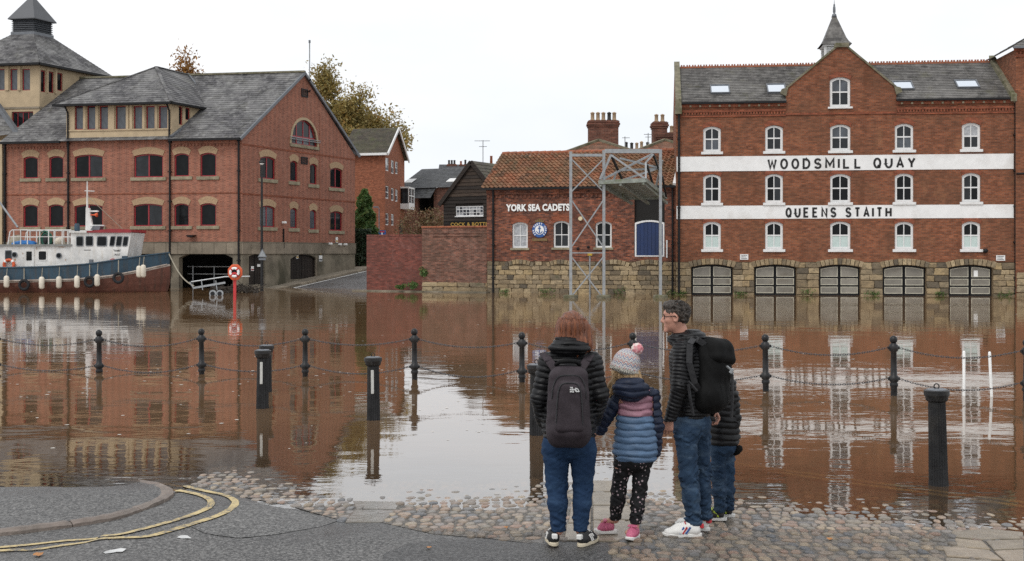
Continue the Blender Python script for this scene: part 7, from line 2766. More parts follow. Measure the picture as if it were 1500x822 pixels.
MB().tube([(0, 0, -0.5), (0, 0, 5.5)], [0.14, 0.03], 6).build('trunk', M['bark'], ev, None)
iv = thing('ivy', 'dark ivy covering the low wall under the conifer', 'ivy', T(P(528, 0, 83).x, 83, 0.9))
n = 4200
p = np.stack([g.uniform(-0.55, 0.8, n), g.uniform(-0.3, 0.5, n), g.uniform(0, 3.0, n)], 1)
p[:, 0] += 0.12 * np.sin(p[:, 2] * 4)
leaf_obj('crown', leaves(p, 0.11, g), M['leaf_ivy'], iv, None)
MB().box(-0.6, 0.75, 0.1, 0.4, -0.6, 2.6).build('wall', M['brick_far'], iv, None)
rs = thing('garden_bush', 'reddish brown bush growing behind the brick wall coping', 'bush', T(P(630, 0, 100).x, 100, 1.4))
leaf_obj('crown', shrub_mesh(3000, (2.2, 1.2, 2.4), 0.12, 77), M['leaf_red'], rs, T(P(630, 0, 100).x, 100, 4.6))
MB().tube([(0, 0, -0.5), (0.1, 0, 1.6), (0.3, 0, 4.2)], [0.1, 0.07, 0.03], 6).build('trunk', M['bark'], rs, None)

# ------------------------------------------------------------------ chained posts along the drowned quay edge
pole_px = [(-6, 482, 543), (145, 483, 545.5), (295, 481, 548), (447, 481.5, 551.5), (607, 481, 556), (764.5, 486.5, 560), (927, 487, 565), (1121, 489.5, 573), (1309, 491.5, 579.5), (1504, 496, 587)]
ordn = ['leftmost', 'second', 'third', 'fourth', 'fifth', 'sixth', 'seventh', 'eighth', 'ninth', 'tenth']
post_note = ['cut by the left edge of the photo', 'below the boat wheelhouse', 'left of the fluted pair of bollards', 'right of the fluted pair of bollards', 'right of the single striped bollard', 'just left of the woman', 'behind the child in the bobble hat', 'just right of the man with the rucksack', 'left of the big fluted bollard', 'cut by the right edge of the photo']
prof_post = [(0.054, -1.75), (0.049, -0.70), (0.049, -0.60), (0.064, -0.585), (0.064, -0.55), (0.049, -0.53), (0.070, -0.51), (0.075, -0.475), (0.070, -0.44), (0.049, -0.42), (0.044, -0.06), (0.066, -0.045), (0.072, 0.0), (0.066, 0.045), (0.043, 0.06), (0.043, 0.075)]
post_me = MB().lathe(prof_post, 16).mesh('post', M['black_iron'], smooth=True, uv=False)
ball_me = MB().lathe([(0.026, 0.07), (0.052, 0.092), (0.060, 0.125), (0.052, 0.16), (0.027, 0.183), (0.005, 0.188)], 14).mesh('ball', M['black_iron'], smooth=True, uv=False)
lug_me = MB().box(-0.017, 0.017, -0.014, 0.014, -0.024, 0.024).mesh('lug', M['black_iron'], uv=False, bevel=0.004)
post_pos = []
for i, (px, top, wl) in enumerate(pole_px):
    Y = FPX * CAMH / (wl - HY)
    c = P(px, top, Y)
    z = c.z - 0.19
    root = thing('chain_post', '%s black ball-topped chain post from the left, %s' % (ordn[i], post_note[i]), 'post', T(c.x, Y, z), 'ball topped chain posts standing in the flood')
    Mx = T(c.x, Y, z) @ Matrix.Rotation(random.uniform(-0.012, 0.012), 4, 'Y')
    link('shaft', post_me, root, Mx)
    link('ball', ball_me, root, Mx)
    for zz in (0.0, -0.475):
        for sg in (-1, 1):
            link('lug', lug_me, root, Mx @ T(sg * 0.075, 0, zz))
    post_pos.append(Vector((c.x, Y, z)))


def link_pts(L, w):
    pts = []
    for t in np.linspace(0, 2 * math.pi, 9)[:-1]:
        x, y = math.cos(t) * L / 2, math.sin(t) * w / 2
        pts.append((x, y))
    return pts


def chain(a, b, sag, label, grp):
    n = max(8, int((b - a).length / 0.036))
    mb = MB()
    P_ = [a.lerp(b, t) - Vector((0, 0, sag * 4 * t * (1 - t))) for t in np.linspace(0, 1, n + 1)]
    for i in range(n):
        d = (P_[i + 1] - P_[i]).normalized()
        u = Vector((0, 0, 1)) if i % 2 else Vector((0, 1, 0))
        v = d.cross(u).normalized()
        c = (P_[i] + P_[i + 1]) / 2
        mb.tube([c + d * x + v * y for x, y in link_pts(0.054, 0.025)], 0.0047, 4, True)
    o = mb.build('chain', M['chain_iron'], None, I4, smooth=True, uv=False)
    tag(o, label, 'chain', grp)


M['chain_iron'] = paint('chain_iron', (0.10, 0.10, 0.105), 0.45, 0.6, 0.35, 20)
for i in range(len(post_pos) - 1):
    a, b = post_pos[i], post_pos[i + 1]
    d = (b - a).normalized() * 0.1
    r1 = random.uniform(0.10, 0.13)
    chain(a + d, b - d, r1, 'upper chain sagging between the %s and %s posts from the left' % (ordn[i], ordn[i + 1]), 'chains between the posts')
    lo = Vector((0, 0, -0.475))
    chain(a + d + lo, b - d + lo, random.uniform(0.10, 0.14), 'lower chain sagging to the water between the %s and %s posts from the left' % (ordn[i], ordn[i + 1]), 'chains between the posts')

# fluted bollards
M['reflector_grey'] = paint('reflector_grey', (0.5, 0.5, 0.47), 0.5, 0, 0.15, 20, dirt=(0.25, 0.24, 0.2), dirt_amt=0.6)
def flute(k, z):
    return 1.0 if (z > -0.10 or z < -0.905) else (1.0 if k % 2 == 0 else 0.9)


prof_b = [(0.105, -1.4), (0.105, -0.925), (0.098, -0.905), (0.092, -0.90), (0.088, -0.85), (0.079, -0.15), (0.078, -0.115), (0.098, -0.10), (0.104, -0.07), (0.112, -0.055), (0.117, -0.045), (0.117, -0.005), (0.105, 0.0)]
bol_me = MB().lathe(prof_b, 40, flute=flute).mesh('bollard', M['black_iron'], smooth=False, uv=False)
cap_me = MB().lathe([(0.1, 0.0), (0.085, 0.008), (0.02, 0.012)], 24).mesh('cap', M['lead'], smooth=True, uv=False)
eye_mb = MB().tube([(0.024 * math.cos(t), 0, 0.033 + 0.024 * math.sin(t)) for t in np.linspace(0, 2 * math.pi, 13)[:-1]], 0.006, 6, True)
eye_me = eye_mb.mesh('eye', M['black_iron'], smooth=True, uv=False)
for px, top, wl, stripe, lab in ((385, 513, 598, 1, 'nearer of the overlapping pair of fluted bollards, with a white stripe'), (390.5, 506, 574, 0, 'further of the overlapping pair of fluted bollards, half hidden'),
                                 (546.5, 523.5, 615, 1, 'single fluted bollard with a pale cap and white stripe left of the bright water'), (1372, 571, 710.5, 0, 'largest fluted black bollard, alone at the right of the family'),
                                 (786, 534, 637, 0, 'fluted bollard almost hidden behind the woman')):
    Y = FPX * CAMH / (wl - HY)
    c = P(px, top, Y)
    root = thing('bollard', lab, 'bollard', T(c.x, Y, c.z), 'fluted bollards standing in the flood')
    Mx = T(c.x, Y, c.z) @ Matrix.Rotation(random.uniform(-0.015, 0.015), 4, 'Y') @ Matrix.Diagonal((1, 1, 1.0, 1))
    if px > 1300:
        Mx = T(c.x, Y, c.z) @ Matrix.Rotation(-0.02, 4, 'Y')
    link('shaft', bol_me, root, Mx)
    link('cap', cap_me, root, Mx)
    link('eye', eye_me, root, Mx)
    if stripe:
        MB().box(-0.019, 0.019, -0.098, -0.081, -0.47, -0.16).build('reflector', M['reflector_grey'], root, Mx, bevel=0.004)
for px, top, wl, dx, lab in ((1412, 516, 580, 0.0, 'left of two thin white poles standing in the water by the right chain'), (1452.5, 517, 581, -3, 'right of two thin white poles, leaning a little')):
    Y = FPX * CAMH / (wl - HY)
    a, b = P(px, wl, Y), P(px + dx, top, Y)
    o = MB().tube([a - (b - a) * 1.2, a, b, b + Vector((0, 0, 0.02))], [0.023, 0.023, 0.023, 0.012], 8).build('white_pole', M['letter_white'], None, I4, smooth=True)
    tag(o, lab, 'pole', 'white poles in the water')

# weeds at the foot of the stone walls
for k, (px, F_, par) in enumerate(((1000, WF, mill), (1086, WF, mill), (1180, WF, mill), (1277, WF, mill), (1374, WF, mill), (1470, WF, mill), (742, CF, hall), (800, CF, hall), (905, CF, hall), (985, CF, hall))):
    u = F_.uv(px, 430)[0]
    leaf_obj('weed', shrub_mesh(90, (0.45, 0.1, 0.13 + 0.05 * (k % 3)), 0.05, 60 + k), M['leaf_green'], par, F_.M @ T(u, -0.12, 0.12))
_lat = np.random.default_rng(99).random((32, 32, 32)).astype(np.float32)


def vnoise(X, Y, Z, k, seed=0):
    """Smooth random field in 0..1 with k cells per metre along each axis."""
    out = 0
    c = []
    for i, (v, f) in enumerate(zip((X, Y, Z), k)):
        t = v * f + 7.3 * seed + 100.5 * i + 64
        b = np.floor(t).astype(int)
        u = (t - b)
        c.append((b % 32, (b + 1) % 32, u * u * (3 - 2 * u)))
    for i in (0, 1):
        for j in (0, 1):
            for l in (0, 1):
                w = (c[0][2] if i else 1 - c[0][2]) * (c[1][2] if j else 1 - c[1][2]) * (c[2][2] if l else 1 - c[2][2])
                out = out + w * _lat[c[0][i], c[1][j], c[2][l]]
    return out


# ------------------------------------------------------------------ soft shapes: blended solids turned into one skin
class Solid:
    def __init__(s, lo, hi, h):
        s.lo, s.h = np.array(lo, float), h
        n = np.ceil((np.array(hi) - s.lo) / h).astype(int) + 1
        s.ax = [s.lo[i] + h * np.arange(n[i]) for i in range(3)]
        s.a = np.full(n, 0.15, np.float32)
        s.q = np.zeros(n, np.float32)

    def put(s, fn, lo, hi, k, q=None, cut=False):
        m = k + 3 * s.h
        sl, g = [], []
        for i in range(3):
            a = max(0, int((lo[i] - m - s.lo[i]) / s.h))
            b = min(len(s.ax[i]), int((hi[i] + m - s.lo[i]) / s.h) + 2)
            if b <= a:
                return s
            sl.append(slice(a, b))
        sl = tuple(sl)
        X, Y, Z = s.ax[0][sl[0]][:, None, None], s.ax[1][sl[1]][None, :, None], s.ax[2][sl[2]][None, None, :]
        d = fn(X, Y, Z).astype(np.float32)
        a = s.a[sl]
        if cut:
            s.a[sl] = np.maximum(a, -d)
            return s
        if q is not None:
            s.q[sl] = np.where(d < a, q(X, Y, Z), s.q[sl])
        hh = np.clip(0.5 + 0.5 * (a - d) / k, 0, 1)
        s.a[sl] = a * (1 - hh) + d * hh - k * hh * (1 - hh)
        return s

    def cone(s, p, q, r1, r2, k=0.02, sc=(1, 1, 1), axis_q=False, cut=False):
        p, q, sc = np.array(p, float), np.array(q, float), np.array(sc, float)
        v = (q - p) / sc
        vv = max(1e-9, float(v @ v))
        R = max(r1, r2) * sc

        def fn(X, Y, Z):
            x, y, z = (X - p[0]) / sc[0], (Y - p[1]) / sc[1], (Z - p[2]) / sc[2]
            t = np.clip((x * v[0] + y * v[1] + z * v[2]) / vv, 0, 1)
            return (np.sqrt((x - v[0] * t) ** 2 + (y - v[1] * t) ** 2 + (z - v[2] * t) ** 2) - (r1 + (r2 - r1) * t)) * sc.min()
        L = float(np.linalg.norm(q - p))
        u = (q - p) / max(L, 1e-9)
        qf = None
        if axis_q is not False:
            qf = lambda X, Y, Z: axis_q + (X - p[0]) * u[0] + (Y - p[1]) * u[1] + (Z - p[2]) * u[2]
        return s.put(fn, np.minimum(p, q) - R, np.maximum(p, q) + R, k, qf, cut)

    def chain(s, pts, rs, k=0.02, sc=(1, 1, 1), axis_q=False):
        acc = 0.0
        for i in range(len(pts) - 1):
            s.cone(pts[i], pts[i + 1], rs[i], rs[i + 1], k, sc, acc if axis_q else False)
            acc += float(np.linalg.norm(np.array(pts[i + 1], float) - np.array(pts[i], float)))
        return s

    def ell(s, c, r, k=0.02, rot=None, cut=False, qz=False):
        c, r = np.array(c, float), np.array(r, float)
        Rm = np.array(rot if rot is not None else Matrix.Identity(3))

        def fn(X, Y, Z):
            x, y, z = X - c[0], Y - c[1], Z - c[2]
            a, b, e = [(Rm[0][i] * x + Rm[1][i] * y + Rm[2][i] * z) / r[i] for i in range(3)]
            k0 = np.sqrt(a * a + b * b + e * e)
            k1 = np.sqrt((a / r[0]) ** 2 + (b / r[1]) ** 2 + (e / r[2]) ** 2)
            return k0 * (k0 - 1) / np.maximum(k1, 1e-6)
        m = r.max()
        return s.put(fn, c - m, c + m, k, (lambda X, Y, Z: Z + 0 * X + 0 * Y) if qz else None, cut)

    def box(s, c, hd, rad, k=0.02, rot=None, taper=0.0, cut=False):
        c, hd = np.array(c, float), np.array(hd, float)
        Rm = np.array(rot if rot is not None else Matrix.Identity(3))

        def fn(X, Y, Z):
            x, y, z = X - c[0], Y - c[1], Z - c[2]
            l = [Rm[0][i] * x + Rm[1][i] * y + Rm[2][i] * z for i in range(3)]
            f = 1 - taper * l[2] / hd[2]
            d = [np.abs(l[0]) - hd[0] * f + rad, np.abs(l[1]) - hd[1] * f + rad, np.abs(l[2]) - hd[2] + rad]
            o = np.sqrt(sum(np.maximum(q, 0) ** 2 for q in d))
            return o + np.minimum(np.maximum(np.maximum(d[0], d[1]), d[2]), 0) - rad
        m = float(np.linalg.norm(hd)) * 1.1
        return s.put(fn, c - m, c + m, k, None, cut)

    def warp(s, fn):
        s.a += fn(s.ax[0][:, None, None], s.ax[1][None, :, None], s.ax[2][None, None, :]).astype(np.float32)
        return s

    def quilt(s, pitch, amp, seed=0):
        n = [vnoise(*[s.ax[i].reshape([-1 if j == i else 1 for j in range(3)]) for i in range(3)], k, seed + j) for j, k in enumerate(((9, 9, 6), (16, 16, 40)))]
        u = (s.q + 0.55 * pitch * (n[0] - 0.5)) / pitch
        u = np.abs(u - np.round(u))
        s.a += (amp * (np.exp(-(u / 0.13) ** 2) + 0.35 * (1 - 2 * u)) * (0.55 + 0.9 * n[1]) - 0.012 * (n[1] - 0.5) - 0.012 * (n[0] - 0.5)).astype(np.float32)
        return s

    def mesh(s, name, mat):
        a = s.a
        ins = a < 0
        n = np.array(a.shape)
        offs = np.array([(i, j, k) for i in (0, 1) for j in (0, 1) for k in (0, 1)])
        cnt = sum(ins[o[0]:n[0] - 1 + o[0], o[1]:n[1] - 1 + o[1], o[2]:n[2] - 1 + o[2]].astype(np.int8) for o in offs)
        mask = (cnt > 0) & (cnt < 8)
        I = np.argwhere(mask)
        ids = np.full(mask.shape, -1, np.int64)
        ids[tuple(I.T)] = np.arange(len(I))
        val = [a[tuple((I + o).T)] for o in offs]
        acc, num = np.zeros((len(I), 3)), np.zeros(len(I))
        for i in range(8):
            for j in range(i + 1, 8):
                if np.abs(offs[i] - offs[j]).sum() == 1:
                    x = (val[i] < 0) != (val[j] < 0)
                    t = np.where(x, val[i] / np.where(x, val[i] - val[j], 1), 0)
                    acc += np.where(x[:, None], offs[i] + t[:, None] * (offs[j] - offs[i]), 0)
                    num += x
        v = s.lo + s.h * (I + acc / num[:, None])
        fs = []
        for ax in range(3):
            b, c = (ax + 1) % 3, (ax + 2) % 3
            sl0 = [slice(1, n[i] - 1) for i in range(3)]
            sl1 = list(sl0)
            sl0[ax], sl1[ax] = slice(0, n[ax] - 1), slice(1, n[ax])
            s0, s1 = ins[tuple(sl0)], ins[tuple(sl1)]
            for flip in (0, 1):
                E = np.argwhere((s0 & ~s1) if not flip else (~s0 & s1))
                if not len(E):
                    continue
                E = E + np.array([0 if i == ax else 1 for i in range(3)])
                eb, ec = np.eye(3, dtype=int)[b], np.eye(3, dtype=int)[c]
                q = [ids[tuple(p.T)] for p in (E - eb - ec, E - ec, E, E - eb)]
                f = np.stack(q if not flip else q[::-1], 1)
                fs.append(f[(f >= 0).all(1)])
        f = np.concatenate(fs)
        # one light smoothing pass
        e = np.concatenate([f[:, [i, (i + 1) % 4]] for i in range(4)])
        sm, ct = np.zeros_like(v), np.zeros(len(v))
        for i, j in ((0, 1), (1, 0)):
            np.add.at(sm, e[:, i], v[e[:, j]])
            np.add.at(ct, e[:, i], 1)
        v = v * 0.55 + 0.45 * sm / np.maximum(ct, 1)[:, None]
        me = bpy.data.meshes.new(name)
        me.vertices.add(len(v))
        me.vertices.foreach_set('co', v.ravel())
        me.loops.add(len(f) * 4)
        me.loops.foreach_set('vertex_index', f.ravel().astype(np.int32))
        me.polygons.add(len(f))
        me.polygons.foreach_set('loop_start', np.arange(0, len(f) * 4, 4, dtype=np.int32))
        me.polygons.foreach_set('use_smooth', np.ones(len(f), bool))
        me.update(calc_edges=True)
        me.materials.append(mat)
        return me

    def build(s, name, mat, parent, Mx=None):
        return link(name, s.mesh(name, mat), parent, Mx)


def frame3(f):
    """Right, forward, up axes of something facing f (columns)."""
    f = Vector(f).normalized()
    r = f.cross(Vector((0, 0, 1))).normalized()
    u = r.cross(f)
    return Matrix((r, f, u)).transposed()


def head(S, c, f, s=1.0):
    R = frame3(f)
    at = lambda x, y, z: np.array(Vector(c) + R @ Vector((x * s, y * s, z * s)))
    S.ell(at(0, -0.005, 0.03), np.array((0.076, 0.096, 0.09)) * s, 0.02, R)
    S.ell(at(0, 0.028, -0.045), np.array((0.06, 0.066, 0.07)) * s, 0.03, R)
    S.cone(at(-0.012, 0.078, -0.098), at(0.012, 0.078, -0.098), 0.02 * s, 0.02 * s, 0.02)
    S.cone(at(-0.035, 0.074, 0.03), at(0.035, 0.074, 0.03), 0.016 * s, 0.016 * s, 0.018)
    S.cone(at(0, 0.089, 0.012), at(0, 0.11, -0.028), 0.009 * s, 0.013 * s, 0.01)
    S.cone(at(-0.011, 0.097, -0.034), at(0.011, 0.097, -0.034), 0.009 * s, 0.009 * s, 0.008)
    S.cone(at(-0.02, 0.086, -0.064), at(0.02, 0.086, -0.064), 0.0085 * s, 0.0085 * s, 0.006)
    S.cone(at(-0.017, 0.084, -0.077), at(0.017, 0.084, -0.077), 0.009 * s, 0.009 * s, 0.006)
    for q in (-1, 1):
        S.ell(at(q * 0.045, 0.055, -0.02), np.array((0.022, 0.025, 0.024)) * s, 0.02, R)
        S.ell(at(q * 0.078, -0.008, -0.008), np.array((0.01, 0.021, 0.033)) * s, 0.008, R)
        S.ell(at(q * 0.082, -0.002, -0.004), np.array((0.006, 0.012, 0.02)) * s, 0.004, R, cut=True)
    return at, R


def hand(S, w, d, n, t, s=1.0, curl=0.7):
    w, d, n, t = [Vector(x) for x in (w, d, n, t)]
    d.normalize(); n.normalize(); t.normalize()
    for i, off in enumerate((0.031, 0.0105, -0.0105, -0.03)):
        kn = w + d * (0.088 - 0.004 * abs(i - 1)) * s + t * off * s
        S.cone(w + t * off * 0.55 * s, kn, 0.014 * s, 0.0125 * s, 0.012)
        L = (0.04, 0.045, 0.042, 0.033)[i] * s
        a = curl * (0.8 + 0.15 * i)
        m = kn + (d * math.cos(a) + n * math.sin(a)) * L
        e = m + (d * math.cos(2 * a) + n * math.sin(2 * a)) * L * 0.95
        S.cone(kn, m, 0.0095 * s, 0.0085 * s, 0.004)
        S.cone(m, e, 0.0085 * s, 0.007 * s, 0.004)
    b = w + d * 0.022 * s + t * 0.022 * s
    m = b + (d * 0.6 + t * 0.65 + n * 0.35).normalized() * 0.045 * s
    S.cone(b, m, 0.0145 * s, 0.0105 * s, 0.01)
    S.cone(m, m + (d * 0.85 + t * 0.15 + n * 0.5).normalized() * 0.034 * s, 0.0105 * s, 0.008 * s, 0.005)


def body(name, parent, J, s, mat, h):
    pts = [Vector(p) for k in J if k != 'face' and k[0] != '_' for p in ([J[k]] if not isinstance(J[k], list) else J[k])]
    lo = [min(p[i] for p in pts) - 0.2 for i in range(3)]
    hi = [max(p[i] for p in pts) + 0.2 for i in range(3)]
    S = Solid(lo, hi, h)
    at, R = head(S, J['head'], J['face'], s)
    S.cone(J['neck'], np.array(at(0, -0.015, -0.06)), 0.056 * s, 0.052 * s, 0.025)
    sl, sr = J['arm_l'][0], J['arm_r'][0]
    S.cone(sl, sr, 0.058 * s, 0.058 * s, 0.03)
    S.cone(np.array(J['neck']) - (0, 0, 0.17 * s), J['pelvis'], 0.09 * s, 0.1 * s, 0.04)
    S.cone(J['neck'], np.array(J['neck']) - (0, 0, 0.17 * s), 0.05 * s, 0.07 * s, 0.03)
    for a in ('arm_l', 'arm_r'):
        S.chain(J[a], [0.048 * s, 0.038 * s, 0.027 * s], 0.02)
    for l in ('leg_l', 'leg_r'):
        S.chain([J['pelvis']] + J[l][:1], [0.09 * s, 0.075 * s], 0.03)
        S.chain(J[l], [0.072 * s, 0.048 * s, 0.034 * s], 0.02)
        S.cone(J[l][2], np.array(J[l][2]) + np.array(J['_foot_' + l[-1]]) * 0.09, 0.03 * s, 0.022 * s, 0.02)
    for a in ('l', 'r'):
        hd = J['_hand_' + a]
        hand(S, J['arm_' + a][2], hd[0], hd[1], hd[2], s * (hd[3] if len(hd) > 3 else 1), 0.7)
    o = S.build(name, mat, parent)
    return o, at, R


def strands(parent, mat, c, n, ends, rad, bow):
    """Loose hairs over the main mass."""
    r = random.Random(n)
    mb = MB()
    for _ in range(n):
        a, b = [Vector(q) for q in ends(r)]
        o = ((a + b) / 2 - Vector(c))
        o = o.normalized() * bow * r.uniform(0.3, 1.2) if o.length > 1e-6 else o
        w = Vector((r.gauss(0, 0.006), r.gauss(0, 0.006), 0))
        mb.tube([a, a.lerp(b, 0.35) + o + w, a.lerp(b, 0.7) + o * 0.8 - w, b], [rad, rad, rad * 0.9, rad * 0.3], 3)
    return tag(mb.build('hair_strand', mat, parent, None, smooth=True, uv=False), kind='stuff')


def scalp(r):
    while True:
        d = Vector((r.gauss(0, 1), r.gauss(0, 1), r.gauss(0, 1))).normalized()
        if d.z > 0.25 or (d.y < -0.2 and d.z > -0.6):
            return d


def eyes(parent, at, R, s):
    for q in (-1, 1):
        mb = MB()
        mb.lathe([(0.001, -0.011), (0.006, -0.0095), (0.0105, -0.003), (0.0105, 0.003), (0.006, 0.0095), (0.001, 0.011)], 12)
        c = at(q * 0.031, 0.0745, 0.006)
        e = mb.build('eye', M['eye_white'], parent, WM[parent] @ T(*c) @ R.to_4x4() @ Matrix.Diagonal((s, s, s, 1)), smooth=True, uv=False)
        MB().lathe([(0.005, -0.001), (0.005, 0.0012)], 12).xf(Matrix.Rotation(math.pi / 2, 4, 'X')).build('iris', M['black_paint'], e, WM[e] @ T(0, 0.0102, 0), uv=False)
        MB().tube([(-0.018, 0.012, 0.016), (0, 0.017, 0.021), (0.018, 0.011, 0.017)], 0.004, 5).build('brow', M['hair_brown'], parent, WM[e], uv=False)


def cloth(name, c1, c2, scale=8.0, rough=0.7, fine=120.0, spec=0.3):
    n = NT(name)
    co = obj_co(n)
    f = n.noise(co, scale, 5, 0.6, 0.3)
    c = n.ramp(f, [(0.3, c1), (0.7, c2)])
    w = n.noise(co, fine, 2, 0.5)
    c = n.mix(1.0, c, n.ramp(w, [(0.3, 0.8), (0.7, 1.2)]), 'MULTIPLY')
    return n.finish(c, rough, n.bump(n.mix(0.3, f, w), 0.006, 0.5), spec=spec)


def denim(name, c1, c2, fade):
    n = NT(name)
    co = obj_co(n)
    f = n.noise(n.scaled(co, 6, 6, 2.5), 1.2, 5, 0.6, 0.4)
    c = n.ramp(f, [(0.3, c1), (0.7, c2)])
    c = n.mix(n.ramp(n.noise(n.scaled(co, 4, 4, 12), 1.5, 4, 0.6), [(0.5, 0.0), (0.75, 0.5)]), c, fade)
    w = n('TexWave', dict(wave_type='BANDS', bands_direction='DIAGONAL'), Vector=co, Scale=180.0, Distortion=1.0)
    c = n.mix(1.0, c, n.ramp(w.outputs['Fac'], [(0, 0.82), (1, 1.15)]), 'MULTIPLY')
    return n.finish(c, 0.85, n.bump(n.noise(co, 60, 3), 0.004, 0.4), spec=0.2)


def hair_mat(name, c1, c2, sz=(60, 60, 5)):
    n = NT(name)
    co = obj_co(n)
    f = n.noise(n.scaled(co, *sz), 1.0, 4, 0.6, 0.6)
    c = n.ramp(f, [(0.3, c1), (0.72, c2)])
    return n.finish(c, 0.42, n.bump(f, 0.012, 0.9), spec=0.5)


M['skin'] = paint('skin', (0.50, 0.255, 0.185), 0.5, 0, 0.14, 14, 0.4)
M['skin_hand'] = M['skin']
M['eye_white'] = paint('eye_white', (0.75, 0.73, 0.7), 0.2, 0, 0.03)
M['hair_brown'] = hair_mat('hair_brown', (0.014, 0.011, 0.009), (0.085, 0.064, 0.048), (70, 70, 40))
M['hair_auburn'] = hair_mat('hair_auburn', (0.055, 0.017, 0.008), (0.27, 0.085, 0.03), (70, 70, 3))
M['hair_blond'] = hair_mat('hair_blond', (0.22, 0.13, 0.06), (0.5, 0.34, 0.17), (55, 55, 5))
M['puffer_black'] = cloth('puffer_black', (0.0045, 0.0045, 0.005), (0.010, 0.010, 0.0115), 14, 0.45, spec=0.28)
M['puffer_navy'] = cloth('puffer_navy', (0.008, 0.013, 0.03), (0.016, 0.024, 0.05), 12, 0.5)
M['pack_plum'] = cloth('pack_plum', (0.028, 0.021, 0.025), (0.046, 0.036, 0.042), 10, 0.7, spec=0.25)
M['pack_black'] = cloth('pack_black', (0.004, 0.004, 0.004), (0.009, 0.009, 0.009), 9, 0.75, spec=0.15)
M['jean_mid'] = denim('jean_mid', (0.011, 0.028, 0.068), (0.020, 0.047, 0.102), (0.045, 0.09, 0.165))
M['jean_worn'] = denim('jean_worn', (0.011, 0.025, 0.052), (0.035, 0.066, 0.115), (0.12, 0.175, 0.24))
M['strap'] = cloth('strap', (0.02, 0.02, 0.022), (0.04, 0.04, 0.042), 20, 0.6)
M['shoe_white'] = paint('shoe_white', (0.74, 0.73, 0.70), 0.45, 0, 0.06, 12, dirt=(0.5, 0.47, 0.42), dirt_amt=0.3)
M['shoe_black'] = paint('shoe_black', (0.014, 0.014, 0.015), 0.6, 0, 0.3, 12)
M['shoe_pink'] = cloth('shoe_pink', (0.42, 0.085, 0.16), (0.58, 0.16, 0.25), 12, 0.6)
M['sole_cream'] = paint('sole_cream', (0.62, 0.54, 0.40), 0.6, 0, 0.12, 12)
M['neon'] = paint('neon', (0.55, 0.70, 0.06), 0.5)
M['stripe_blue'] = paint('stripe_blue', (0.03, 0.10, 0.36), 0.5)
M['stripe_red'] = paint('stripe_red', (0.50, 0.03, 0.04), 0.5)


def banded():
    n = NT('puffer_bands')
    co = obj_co(n)
    z = n('SeparateXYZ', None, i0=co).outputs[2]
    r = n.ramp(n.math('DIVIDE', z, 1.4), [(0.0, (0.085, 0.145, 0.24)), (0.893 / 1.4, (0.33, 0.165, 0.21)), (1.135 / 1.4, (0.014, 0.022, 0.046))])
    r.color_ramp.interpolation = 'CONSTANT'
    c = n.mix(1.0, r, n.ramp(n.noise(co, 9, 5), [(0.3, 0.8), (0.7, 1.2)]), 'MULTIPLY')
    return n.finish(c, 0.5, n.bump(n.noise(co, 40, 3), 0.004, 0.5), spec=0.35)


def leggings():
    n = NT('leggings_flowers')
    co = obj_co(n)
    v = n('TexVoronoi', dict(feature='F1'), Vector=co, Scale=38.0)
    f = n.ramp(n.math('ADD', v.outputs['Distance'], n.math('MULTIPLY', n.noise(co, 90, 2), 0.25)), [(0.36, 1.0), (0.44, 0.0)])
    pick = n.ramp(n('SeparateXYZ', None, i0=v.outputs['Color']).outputs[0], [(0.35, 0.0), (0.4, 1.0)])
    tone = n.ramp(n('SeparateXYZ', None, i0=v.outputs['Color']).outputs[1], [(0.0, (0.42, 0.36, 0.36)), (1.0, (0.34, 0.24, 0.27))])
    c = n.mix(n.math('MULTIPLY', f, pick), (0.012, 0.012, 0.013), tone)
    return n.finish(c, 0.75, spec=0.2)


def hat_knit():
    n = NT('hat_knit')
    co = obj_co(n)
    s = n('SeparateXYZ', None, i0=co)
    ang = n.math('ARCTAN2', s.outputs[1], s.outputs[0])
    zig = n.math('PINGPONG', n.math('MULTIPLY', ang, 2.9), 0.5)
    lev = n.math('ADD', n.math('MULTIPLY', s.outputs[2], 20.0), n.math('MULTIPLY', zig, 0.9))
    fr = n.math('FRACT', lev)
    r = n.ramp(fr, [(0.0, (0.72, 0.68, 0.62)), (0.22, (0.25, 0.28, 0.42)), (0.42, (0.74, 0.70, 0.65)), (0.6, (0.56, 0.28, 0.28)), (0.78, (0.72, 0.68, 0.62)), (0.9, (0.32, 0.38, 0.48))])
    r.color_ramp.interpolation = 'CONSTANT'
    brim = n.ramp(n.math('ADD', n.math('MULTIPLY', s.outputs[2], 4.0), 0.5), [(0.40, 1.0), (0.41, 0.0)])
    c = n.mix(brim, r, (0.68, 0.65, 0.58))
    k = n('TexVoronoi', None, Vector=co, Scale=150.0)
    return n.finish(n.mix(1.0, c, n.ramp(k.outputs['Distance'], [(0.0, 1.1), (0.6, 0.75)]), 'MULTIPLY'), 0.9, n.bump(k.outputs['Distance'], 0.006, 0.8), spec=0.1)


